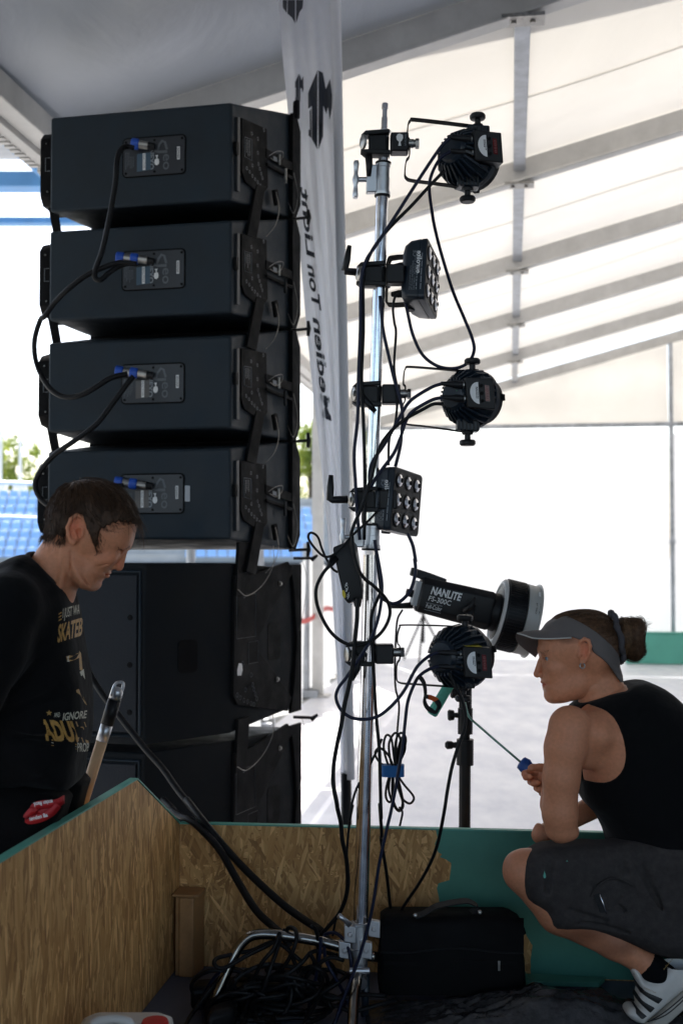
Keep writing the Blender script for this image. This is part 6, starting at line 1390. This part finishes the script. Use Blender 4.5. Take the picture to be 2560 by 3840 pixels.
# clothes
tank = bt.clip2d([(2060,2670),(2140,2642),(2200,2614),(2260,2593),(2320,2578),(2352,2560),(2368,2528),(2420,2500),(2900,2600),(2900,3420),(2060,3420)], 7)
tank.poly([(2130,2640),(2190,2628),(2248,2658),(2280,2758),(2275,2834),(2234,2884),(2176,2898),(2120,2900),(2080,2760)], -260, 190, 10, 6, 'sub')
W.field('tank_top', tank, cloth_black)
shm = mat('grey_jersey', (0.048,0.042,0.040), 0.95, spec=0.08, bump=(420,0.7,0.0015), var=(60,0.28))
sh = body.like(np.full(body.n, 60.0, np.float32))
hem = [(2030,3156),(2112,3156),(2174,3146),(2262,3148),(2420,3130),(2640,3150),(2740,3300),(2700,3480),(2580,3560),(2440,3552),(2330,3505),(2200,3462),(2062,3458),(2020,3392),(1962,3346),(1931,3268),(1955,3198)]
def shiftp(pts, z): return [W.c(x, y, z)[:2] for x, y in pts]
sh.poly(shiftp(hem,-160), -152, 108, 78, 6); sh.poly(shiftp([(x+40,y+12) for x, y in hem],150), 152, 100, 70, 6); sh.ell((2560,3330,0), (190,200,250), 60)
for (a, b, r_, k_) in ((c(2180,3160,-262),c(2150,3330,-262),7,9),(c(2225,3156,-264),c(2170,3290,-264),6,8),(c(2200,3300,-262),c(2330,3400,-250),6,9),(c(2160,3440,-240),c(2440,3490,-240),7,14),(c(2060,3190,-250),c(2040,3330,-254),6,16),(c(2300,3180,-262),c(2330,3260,-256),7,22),(c(2370,3200,-260),c(2480,3420,-236),4,34),(c(2120,3400,-256),c(2260,3440,-252),6,18)): sh.cone(a, b, r_, r_, k_, 'sub')
sh.poly(shiftp([(2212,3330),(2240,3302),(2276,3284),(2316,3290),(2368,3314),(2330,3350),(2290,3400),(2255,3414),(2225,3405)],-262), -272, 22, 6, 5, 'sub')
W.field('shorts', sh, shm)
W.tube('pocket_hem', [c(2205,3350,-262),c(2220,3320,-264),c(2250,3294,-264),c(2284,3280,-262),c(2320,3286,-260),c(2376,3316,-252)], 3.5, shm)
for q, (x, y, rx, ry) in enumerate(((2033,3267,4,14),(2117,3217,2,3))):
    zz = -259 if q == 0 else -261
    pts = [Vector(W.w(np.array(c(x+rx*math.cos(a)+2*math.sin(a*2), y+ry*math.sin(a), zz)))) for a in np.linspace(0,6.28,12)[:-1]]
    obj('paint_spot', MB().prism(pts, (0,0.001,0)), M['teal_edge'], W.root)
sock = body.like(np.full(body.n, 60.0, np.float32)); sock.chain([c(2384,3578,-150), c(2428,3612,-150), c(2470,3650,-150)], [50,52,56], 8); 
sock.poly(shiftp([(2300,3500),(2440,3540),(2376,3605),(2300,3640)],-150), -150, 120, 4, 3, 'sub')
sm_ = mat('black_sock',(0.004,0.004,0.005),0.9,spec=0.1); W.field('sock', sock, sm_)
sock2 = body.like(np.full(body.n, 60.0, np.float32)); sock2.chain([c(2400,3590,150), c(2450,3640,150)], [50,54], 8); W.field('sock', sock2, sm_)
shoe = Field((2280,3540,-240), (2700,3860,-60), 3.5)
up_ = [(2347,3607),(2362,3602),(2378,3616),(2390,3640),(2404,3647),(2425,3646),(2450,3632),(2472,3608),(2486,3580),(2495,3566),(2600,3580),(2640,3610),(2630,3650),(2565,3665),(2500,3712),(2405,3792),(2380,3803),(2352,3792),(2328,3772),(2328,3758),(2344,3746),(2372,3747),(2368,3725),(2374,3696),(2378,3676),(2360,3640)]
shoe.poly(shiftp(up_,-160), -152, 58, 34, 4)
white_l = mat('white_leather', (0.66,0.63,0.58), 0.42, bump=(90,0.25,0.0012), var=(12,0.12))
sole = Field((2280,3540,-250), (2740,3880,-50), 3.5); sole.poly(shiftp([(2386,3806),(2420,3785),(2500,3708),(2562,3658),(2640,3626),(2672,3650),(2660,3680),(2560,3722),(2480,3790),(2440,3812),(2400,3816)],-165), -152, 66, 10, 4)
shoe_o = W.field('shoe', shoe, white_l)
W.field('sole', sole, mat('sole_rubber',(0.46,0.43,0.37),0.6,var=(14,0.2)), shoe_o)
blk = mat('black_trim',(0.010,0.010,0.010),0.5)
for nm, pg in (('stripe',[(2379,3676),(2375,3697),(2450,3741),(2467,3722),(2406,3697)]),('stripe',[(2374,3711),(2369,3729),(2420,3773),(2438,3755),(2394,3731)]),('stripe',[(2373,3755),(2369,3779),(2390,3798),(2408,3785),(2382,3767)]),('heel_patch',[(2489,3571),(2540,3576),(2570,3592),(2512,3596),(2480,3632),(2470,3637),(2455,3628)])):
    W.field(nm, shoe.clip2d(shiftp(pg,-208), 4.5), blk, shoe_o)
for s_, a, b, h in (('adidas',(2472,3618),(2506,3578),9),('SUPERSTAR',(2396,3683),(2441,3703),7)):
    vs, fs = text_verts(s_, 0.0); w0 = max(v[0] for v in vs); d = np.array(b)-np.array(a); pn = np.array([d[1],-d[0]])/np.linalg.norm(d)
    pp = [Vector(W.w(np.array(c(a[0]+d[0]*v[0]/w0+pn[0]*v[1]*h, a[1]+d[1]*v[0]/w0+pn[1]*v[1]*h, -214)))) for v in vs]
    obj('lettering', MB().add(pp, fs), mat('gold_print',(0.35,0.22,0.07),0.4), shoe_o)
for s_ in (0, 1): W.tube('tread_line', [c(2410+s_*10,3806-s_*3,-219),c(2480,3780-s_*14,-219),c(2560,3712-s_*12,-219)], 2.0, blk, shoe_o)
sh2 = Field((2330,3560,60), (2720,3880,240), 5.0); sh2.poly(shiftp([(x+60,y-6) for x, y in up_],150), 152, 56, 34, 4); W.field('shoe', sh2, white_l)
# phone in the pocket
ph = thing('mobile_phone', W.w(np.array(c(2250,3380,-252))), 'black mobile phone with shiny edge showing in the shorts pocket', 'phone')
pA = [Vector(W.w(np.array(c(x,y,-252)))) for x, y in ((2214,3342),(2236,3336),(2263,3412),(2240,3416))]
obj('case', MB().prism(pA, (0,0.010,0)), M['black_plastic'], ph, bevel=0.001); obj('metal_edge', MB().tube([Vector(W.w(np.array(c(x,y,-255)))) for x, y in ((2237,3339),(2250,3376),(2262,3411))], 0.0016, 8), M['chrome'], ph, smooth=True)
# visor
vis = mat('grey_canvas', (0.115,0.098,0.092), 0.8, bump=(700,0.4,0.0008), var=(30,0.12))
band = [(2030,2372),(2044,2340),(2080,2318),(2107,2306),(2120,2310),(2180,2343),(2240,2389),(2297,2448),(2318,2500),(2320,2541),(2308,2548),(2272,2502),(2235,2464),(2196,2434),(2186,2414),(2168,2400),(2116,2378),(2080,2372)]
vz = W.field('visor_band', head_ne.clip2d(smooth2d(band), 10), vis)
inn = cat([Vector(q) for q in ((2118,2376,-112),(2078,2364,-88),(2050,2357,-42),(2042,2368,8),(2040,2398,58),(2046,2440,98))], 6)
out = cat([Vector(q) for q in ((2116,2379,-114),(2050,2383,-106),(1982,2383,-74),(1934,2370,-14),(1946,2410,48),(2021,2470,104))], 6)
def brim(u, v, t=0.0):
    i = min(int(round(u*(len(inn)-1))), len(inn)-1); p = inn[i].lerp(out[i], v); p = p+Vector((0,-9*math.sin(math.pi*v)*0.6+t,0)); return Vector(W.w(np.array(p)))
m = MB().grid(lambda u, v: brim(u, v), 30, 8); m.grid(lambda u, v: brim(u, v, 4.5), 30, 8)
obj('visor_brim', m, vis, W.root, smooth=True)
W.tube('brim_piping', [tuple(p+Vector((0,3,-2))) for p in out[:19:3]], 2.6, mat('pale_piping',(0.5,0.48,0.44),0.6), vz)
# hair, bun, scrunchie
hm = hair_mat('brown_hair', (0.085,0.044,0.023))
hp = [(2066,2338),(2090,2300),(2191,2280),(2255,2292),(2306,2330),(2334,2400),(2330,2480),(2297,2450),(2240,2391),(2180,2345),(2120,2312)]
hcap = head_ne.clip2d(hp, 7); ho_ = W.field('hair', hcap, hm)
pos, f_ = hcap.mesh(); r_ = np.random.default_rng(3); roots = pos[r_.choice(len(pos), 1500)]
W.strands('hair_strands', roots, hd_only, lambda p, t: np.array([2312,2392,0])-p, hm, ho_, lambda p: np.clip(np.linalg.norm(p-np.array([2312,2392,0]),axis=1)*0.8, 20, 90), off=7, rad=0.8, jit=8, keep=0.9)
bun = Field((2270,2270,-110), (2460,2520,110), 4.0); bun.ell((2366,2394,0), (42,80,64), 10).ell((2385,2350,-20), (24,34,40), 12).ell((2372,2440,-14), (34,36,46), 12).ell((2326,2392,0), (46,74,60), 12)
bo = W.field('bun', bun, hm)
pos, f_ = bun.mesh(); roots = pos[r_.choice(len(pos), 900)]
def swirl(p, t):
    d = p-np.array([2366,2394,0]); return np.stack([0.15*d[:,2], d[:,2]*1.0, -d[:,1]], 1)
W.strands('bun_strands', roots, bun, swirl, hm, bo, 60, off=3, rad=0.8, jit=8, keep=0.9)
W.strands('loose_strands', np.tile(np.array([[2396,2345,-10.]]),(26,1))+r_.normal(size=(26,3))*5, bun, lambda p, t: np.array([[1.0,-0.25,0.2]])+0*p, hm, bo, 34, off=4, rad=0.5, jit=0.45, keep=0.0, lift=1.0)
bm_ = hair_mat('braid_hair', (0.10,0.055,0.028))
for k in range(4):
    W.tube('braid', [(2322+k*8+2*math.sin(a*9),2392+(74-abs(k-1.5)*3)*math.cos(a),-(60-abs(k-1.5))*math.sin(a)*1.0) for a in np.linspace(-0.2,3.4,26)], [5.5+1.2*(i%2) for i in range(26)], bm_, bo, n=2)
sc_ = mat('grey_scrunchie',(0.055,0.05,0.055),0.85,bump=(120,0.6,0.003))
scp = []
for a in np.linspace(0,6.283,30)[:-1]:
    rr_ = 1+0.10*math.sin(a*9); scp.append((2304-17*math.cos(a)+4*math.sin(a*7), 2388-84*math.cos(a)*rr_, 74*math.sin(a)*rr_))
W.tube('scrunchie', scp+[scp[0]], [12+3*math.sin(i*2.4) for i in range(30)], sc_, None, n=3)
W.tube('earring', [(2153+9*math.sin(a),2483-9*math.cos(a),-124+2*math.cos(a)) for a in np.linspace(0.4,5.9,12)], 2.4, M['steel'])
# eyes, brows
ey = mat('eye_white',(0.42,0.40,0.38),0.2); ir = mat('iris_blue',(0.08,0.14,0.20),0.1)
for s_ in (-1, 1):
    e0 = Vector(W.w(np.array([2046,2463,s_*46]))); eo = obj('eye', MB().lathe(e0-Vector((0,0,13*W.k)), (0,0,1), [(13*W.k*(1-math.cos(q)), 13*W.k*math.sin(q)+1e-5) for q in np.linspace(0.02,3.12,12)], 18), ey, W.root, smooth=True)
    obj('iris', MB().lathe(e0+Vector((-10.5*W.k,s_*0.0-3*W.k*(1 if s_<0 else -1),0)), (-1,-0.25 if s_<0 else .25,0.05), [(0,6*W.k),(2.2*W.k,5*W.k),(3*W.k,2*W.k)], 12), ir, eo, smooth=True)
    rb = np.stack([np.linspace(2024,2044,60), np.linspace(2438,2432,60)+r_.normal(size=60)*1.5, s_*np.linspace(30,66,60)], 1); g_ = hd_only.grad(rb); v_ = hd_only.sample(rb); rb = rb-g_*v_[:,None]
    W.strands('eyebrow', rb, hd_only, lambda p, t: np.array([[0.8,-0.15,0.0]])+0*p, hm, None, 7, off=0.5, rad=0.6, steps=4, jit=0.15)
    W.tube('eyelash', [(2026,2455,s_*34),(2031,2452,s_*46),(2040,2451,s_*57)], 1.3, blk)
# ------------------------------------------------------------------ standing person on the left, looking down
G_ = Person('person', 2.50, 'person with short dark hair in a black printed T-shirt looking down at the left', (-0.72, 2.55, 0))
c = G_.c
skin_m = skin_mat('skin_ruddy', (0.58,0.240,0.126))
hd = Field((120,1770,-180), (560,2310,180), 3.0)
sk = [(196,2000),(196,1925),(212,1874),(252,1832),(300,1810),(355,1808),(408,1820),(450,1845),(484,1888),(500,1930),(500,1972),(486,2036),(460,2066),(420,2090),(330,2110),(255,2070),(210,2040)]
fcx = [(500,1960),(492,2010),(484,2042),(478,2054),(464,2068),(454,2092),(440,2114),(424,2132),(412,2143),(402,2151),(402,2160),(388,2172),(380,2180),(374,2192),(356,2210),(326,2206),(306,2190),(296,2150),(330,2080),(400,2000)]
hd.poly(sk, 0, 124, 112, 4).poly(fcx, 0, 84, 60, 36)
hd.poly([(236,2040),(300,2040),(345,2120),(350,2200),(318,2202),(292,2180),(255,2130)], 0, 104, 50, 26)
hd.ell((352,2190,0), (30,24,34), 14)
hd.cone((468,2070,0), (452,2118,0), 10, 14, 10).ell((448,2126,0), (15,15,16), 6).ell((430,2124,-17), (15,12,10), 5).ell((430,2124,17), (15,12,10), 5)
hd.ell((432,2137,-9), (8,5,5), 3, mode='sub').ell((432,2137,9), (8,5,5), 3, mode='sub')
for s_ in (-1, 1):
    hd.cone((474,2046,s_*14), (444,2040,s_*72), 14, 12, 12)
    hd.ell((452,2068,s_*46), (17,15,19), 10, mode='sub').ell((447,2070,s_*44), (14,14,18), 5)
    hd.cone((456,2074,s_*34),(440,2080,s_*62),1.8,1.6,3,'sub')
    hd.ell((408,2096,s_*66), (42,24,26), 20)
    hd.cone((428,2136,s_*30),(392,2164,s_*54),3.2,3,7,'sub').cone((392,2164,s_*54),(368,2180,s_*58),3,2,7,'sub')
    hd.cone((420,2112,s_*74),(360,2140,s_*90),3,3,9,'sub')
    hd.cone((326,2140,s_*101),(346,2190,s_*72),2,2,12,'sub')
hd.ell((410,2147,0), (9,6,26), 5).ell((403,2160,0), (10,7,24), 5)
for s_ in (-1,1): hd.cone((404,2153,s_*10),(384,2160,s_*44),3.4,2.6,3,'sub')
hd_ne = hd.like(hd.F.copy())
hd.cone((262,2050,0), (185,2180,20), 92, 106, 26)                              # neck
hd.cone((268,2060,-92),(246,2196,-72),13,12,14).ell((268,2186,0),(26,22,22),12)  # tendon, throat
hd.cone((214,2060,-86),(180,2120,-96),4,4,10,'sub').cone((292,2072,-104),(284,2180,-80),4,4,9,'sub')
for s_ in (-1, 1):
    hd.ell((315,1986,s_*120), (28,46,11), 8, rot=8).chain([(346,1966,s_*122),(338,1944,s_*128),(318,1936,s_*132),(298,1950,s_*134),(286,1980,s_*134),(288,2008,s_*131),(296,2030,s_*127),(304,2038,s_*124)], [7,7,7.5,7.5,7.5,7.5,7.5,8], 4)
    hd.ell((303,2032,s_*124),(12,14,9),5).ell((320,1968,s_*134),(16,16,9),4,mode='sub').ell((326,2000,s_*132),(12,18,12),4,mode='sub').cone((340,1992,s_*124),(336,2012,s_*124),7,6,4).cone((306,1990,s_*130),(318,2018,s_*128),5,5,4)
hd_only = hd.like(hd.F.copy())
body = Field((-330,2060,-470), (420,3100,470), 8.0); body.cone((214,2130,10), (180,2210,20), 92, 104, 20)
shirt_p = [(112,2078),(150,2096),(187,2126),(225,2177),(256,2214),(269,2256),(281,2303),(292,2377),(304,2448),(323,2546),(330,2649),(330,2728),(320,2799),(308,2845),(284,2942),(150,2952),(-60,2968),(-250,2962),(-290,2700),(-280,2400),(-220,2260),(-120,2190),(-10,2130),(56,2094)]
body.poly([((x-20)*0.82+20, 2120+(y-2070)*0.82) for x, y in shirt_p], 20, 205, 130, 20)
body.chain([c(0,2330,-240), c(-90,2560,-320), c(-190,2860,-330), c(-210,3000,-320)], [70,70,56,44], 24).chain([(0,2330,260),(-60,2560,350),(-120,2860,330)], [70,70,56], 24)
body.ell(c(-215,3050,-316),(36,54,24),14)
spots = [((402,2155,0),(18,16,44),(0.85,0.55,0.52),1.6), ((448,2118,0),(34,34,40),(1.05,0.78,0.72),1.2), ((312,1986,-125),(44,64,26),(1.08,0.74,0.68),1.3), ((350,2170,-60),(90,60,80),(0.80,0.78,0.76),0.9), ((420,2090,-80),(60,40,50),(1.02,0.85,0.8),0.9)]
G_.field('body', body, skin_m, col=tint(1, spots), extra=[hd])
tee = Field((-420,2020,-500), (420,3020,500), 7.0)
tee.poly(shirt_p, 20, 285, 200, 4).chain([c(30,2280,-240), c(-30,2430,-310), c(-110,2640,-345)], [128,120,106], 50).chain([(30,2280,290),(-20,2430,350),(-80,2640,370)], [128,120,106], 50)
for (a, b, r_, k_) in (((300,2560,-200),(60,2640,-290),8,26),((310,2740,-190),(40,2700,-290),8,28),((240,2420,-220),(120,2560,-270),8,24),((290,2860,-200),(60,2900,-290),8,24),((90,2250,-240),(120,2480,-240),9,30)): tee.cone(a, b, r_, r_, k_, 'sub')
tee.cone((250,2010,0), (186,2160,14), 96, 102, 10, 'sub')
tee.poly([(-400,2955),(150,2948),(420,2930),(420,3100),(-400,3100)], 0, 600, 2, 6, 'sub')
tpos, tf = tee.mesh(); tpos = relax(tpos, tf, 3); tee_o = G_.obj('t_shirt', tpos, tf, cloth_black)
colr = []
for (x, y, z) in ((118,2076,40),(112,2080,-20),(130,2094,-72),(168,2124,-98),(206,2164,-92),(238,2200,-58),(252,2214,-10),(246,2206,40)): colr.append((x,y,z))
G_.tube('collar', colr, 9, mat('rib_knit',(0.012,0.012,0.013),0.85), tee_o)
tr_ = Field((-330,2900,-420), (400,4700,420), 12.0)
for z0 in (-140, 170):
    tr_.poly([(266,2925),(268,3080),(276,3400),(250,3900),(226,4560),(40,4570),(-40,3950),(-160,3400),(-200,2930)], z0, 150, 90, 30)
G_.field('trousers', tr_, mat('black_trousers',(0.004,0.004,0.0045),0.9,spec=0.1,bump=(120,0.4,0.002)))
shf = Field((-120,4440,-340), (520,4700,380), 10.0)
for z0 in (-140, 170): shf.poly([(30,4540),(200,4520),(260,4580),(420,4620),(440,4632),(20,4632)], z0, 85, 40, 10)
G_.field('shoe', shf, M['rubber'])
# hair
hmn = hair_mat('dark_brown_hair', (0.050,0.026,0.014))
hpoly = [(170,2012),(180,1911),(192,1862),(240,1812),(292,1782),(355,1784),(412,1797),(458,1820),(500,1866),(524,1911),(526,1950),(508,1968),(500,1954),(493,1964),(484,1950),(475,1962),(464,1952),(455,1966),(445,1960),(436,1974),(426,1970),(416,1984),(406,1982),(398,2000),(389,2040),(383,2052),(374,2030),(360,1990),(348,1962),(336,1932),(300,1932),(284,1970),(276,2000),(262,2016),(240,2004),(214,2008),(190,2024)]
hc = hd_ne.clip2d(hpoly, 9); ho_ = G_.field('hair', hc, hmn)
pos, f_ = hc.mesh(); r_ = np.random.default_rng(5); roots = pos[r_.choice(len(pos), 3600)]; roots = roots[~((np.abs(roots[:,0]-318) < 34) & (roots[:,1] > 1925))]
crown = np.array([292,1802,0.])
def flow(p, t):
    d = p-crown; d /= np.linalg.norm(d,axis=1,keepdims=True)+1e-6
    g = np.zeros_like(p); g[:,1] = 0.55+0.5*t; g[:,0] += np.where(p[:,0] > 330, 0.25, -0.10)
    return d+g
G_.strands('hair_strands', roots, hd_only, flow, hmn, ho_, lambda p: np.where(p[:,0] > 400, np.where(p[:,1] > 1890, 14, 46), np.where((p[:,0] > 345) & (p[:,1] > 1950), 12, np.where(p[:,1] > 1930, 34, 60))), off=11, rad=1.0, jit=0.16, keep=0.75, seed=2)
fr = roots[(roots[:,0] > 478) & (roots[:,1] < 1960)]; fr = fr[r_.choice(len(fr), 70)]
G_.strands('fringe', fr, hd_only, lambda p, t: np.stack([np.full(len(p),0.62-0.75*t), np.full(len(p),0.95), 0*p[:,0]],1), hmn, ho_, 118, off=9, rad=0.7, jit=0.2, keep=0.5, seed=4, lift=1.2)
nb = roots[(roots[:,0] < 260) & (roots[:,1] > 1940)]; nb = nb[r_.choice(len(nb), 260)]
G_.strands('nape_hair', nb, hd_only, lambda p, t: np.stack([np.full(len(p),-0.30), np.full(len(p),0.95), 0*p[:,0]],1), hmn, ho_, 46, off=6, rad=0.8, jit=0.22, keep=0.6, seed=6, lift=0.8)
sb = roots[(roots[:,0] > 350) & (roots[:,0] < 410) & (roots[:,1] > 1960)]; sb = sb[r_.choice(len(sb), 60)]
G_.strands('sideburn', sb, hd_only, lambda p, t: np.stack([np.full(len(p),0.12), np.full(len(p),1.0), 0*p[:,0]],1), hmn, ho_, 18, off=3, rad=0.7, jit=0.22, keep=0.85, seed=7)
for s_ in (-1, 1):
    rb = np.stack([np.linspace(480,452,50), np.linspace(2044,2036,50)+r_.normal(size=50)*2.5, s_*np.linspace(22,70,50)],1); g_ = hd_only.grad(rb); rb = rb-g_*hd_only.sample(rb)[:,None]
    G_.strands('eyebrow', rb, hd_only, lambda p, t: np.array([[0.1,0.5,0.0]])+0*p, hmn, None, 11, off=1, rad=0.6, steps=4, jit=0.3)
    G_.tube('eyelash', [(458,2076,s_*34),(452,2082,s_*46),(442,2084,s_*60)], 1.4, hmn)
# shirt print laid on the cloth
bvh = BVHTree.FromPolygons([Vector(p) for p in G_.w(tpos)], [tuple(int(i) for i in q) for q in tf])
def onshirt(x, y):
    d = (P(x,y,1.0)-CAM).normalized(); h = bvh.ray_cast(CAM, d)
    return None if h[0] is None else h[0]-d*0.0025
def print_poly(L, m_, nm='print'):
    q = [onshirt(x,y) for x, y in L]
    if any(v is None for v in q): q = [v for v in q if v is not None]
    if len(q) > 2: obj(nm, MB().add(q, [tuple(range(len(q)))]), m_, tee_o)
def print_text(s, p0, p1, h, m_, bold=0.02, lean=0.0):
    """word from p0 to p1 along the baseline; what passes round the chest is hidden by the body"""
    vs, fs = text_verts(s, bold); w0 = max(v[0] for v in vs); d = np.array(p1)-np.array(p0); q = []; ok = []
    for v in vs:
        t = v[0]/w0; x = p0[0]+d[0]*t + lean*v[1]*h; y = p0[1]+d[1]*t-v[1]*h; r = onshirt(x,y); q.append(r)
    m = MB(); idx = {}; 
    for f in fs:
        if all(q[i] is not None for i in f): m.add([q[i] for i in f], [tuple(range(len(f)))])
    if m.f: obj('print', m, m_, tee_o)
gold = mat('gold_ink',(0.40,0.22,0.05),0.6,bump=(700,0.3,0.0005),var=(160,0.35)); cream = mat('cream_ink',(0.48,0.47,0.38),0.6,var=(160,0.25))
print_text('I JUST WANT', (235,2318), (318,2296), 52, cream, 0.01, 0.05)
for k in range(3): print_poly([(222,2300+k*12),(232,2294+k*12),(232,2299+k*12),(220,2306+k*12)], gold)
print_text('SKATEB', (216,2408), (308,2380), 92, gold, 0.03, 0.08)
print_poly([(250,2462),(262,2458),(276,2460),(290,2450),(303,2446),(303,2464),(286,2472),(270,2478),(258,2480),(252,2474)], gold); print_poly([(298,2440),(305,2450),(311,2515),(300,2512),(298,2470)], gold)
print_poly([(249,2462),(262,2458),(258,2470),(262,2482),(252,2480),(256,2470)], cream); print_poly([(300,2520),(315,2508),(320,2548),(310,2530),(306,2536)], cream); print_poly([(287,2588),(296,2584),(316,2618),(327,2645),(318,2636),(302,2606),(288,2596)], gold)
print_poly([(185+12*math.cos(a)*(1 if k%2==0 else .42), 2674+12*math.sin(a)*(1 if k%2==0 else .42)) for k, a in enumerate(np.linspace(-1.57,4.71,11)[:-1])], gold)
print_text('AND', (204,2690), (226,2688), 24, cream, 0.01); print_text('IGNORE', (234,2702), (324,2692), 40, cream, 0.02, 0.15)
print_text('ADULT', (176,2772), (345,2782), 102, gold, 0.05, -0.35)
for k, (w_, m_) in enumerate(((5,gold),(3,cream),(2,gold))): print_poly([(194,2772+k*11),(288,2790+k*9),(288,2790+k*9+w_),(194,2772+k*11+w_)], m_)
print_text('PROBL', (290,2818), (345,2818), 46, cream, 0.02)
# red ribbon hanging from the hip pocket
ln = thing('lanyard', G_.w(np.array(c(180,3030,-250))), 'red printed ribbon hanging from the trouser pocket at the left', 'lanyard')
rp_ = cat([Vector(G_.w(np.array(c(x,y,z)))) for x, y, z in ((250,2990,-262),(215,3006,-300),(160,3010,-312),(138,3024,-314),(150,3046,-305),(190,3030,-296),(222,3008,-290),(240,2996,-280))], 6)
rm = mat('red_ribbon',(0.42,0.010,0.014),0.55)
obj('ribbon', MB().tube(rp_, 0, flat=(0.0085,0.0008,(0,-0.2,1))), rm, ln, smooth=True)
l2 = cat([Vector(G_.w(np.array(c(x,y,z)))) for x, y, z in ((138,3026,-316),(112,3058,-318),(128,3066,-318),(170,3056,-314),(205,3036,-306),(228,3010,-296))], 6)
obj('ribbon', MB().tube(l2, 0, flat=(0.0085,0.0008,(0,-0.2,1))), rm, ln, smooth=True)
kx = Vector(G_.w(np.array([1.,0,0])))-Vector(G_.w(np.array([0.,0,0])))
for s_, a, b in (('enden Band.',(206,2998),(134,3010)),('fenden Ba',(122,3062),(190,3046))):
    o_ = Vector(G_.w(np.array(c(*a,-322)))); e_ = Vector(G_.w(np.array(c(*b,-322))))-o_
    dn = Vector((e_.z,0,-e_.x)).normalized(); 
    if s_[0] == 'e': dn = -dn if dn.z > 0 else dn
    else: dn = dn if dn.z > 0 else -dn
    obj('lettering', text(MB(), s_, o_-Vector((0,0,0.004))*(1 if s_[0]=='f' else -1), e_, dn*0.008, (1,1), 0.02), M['white'], ln)
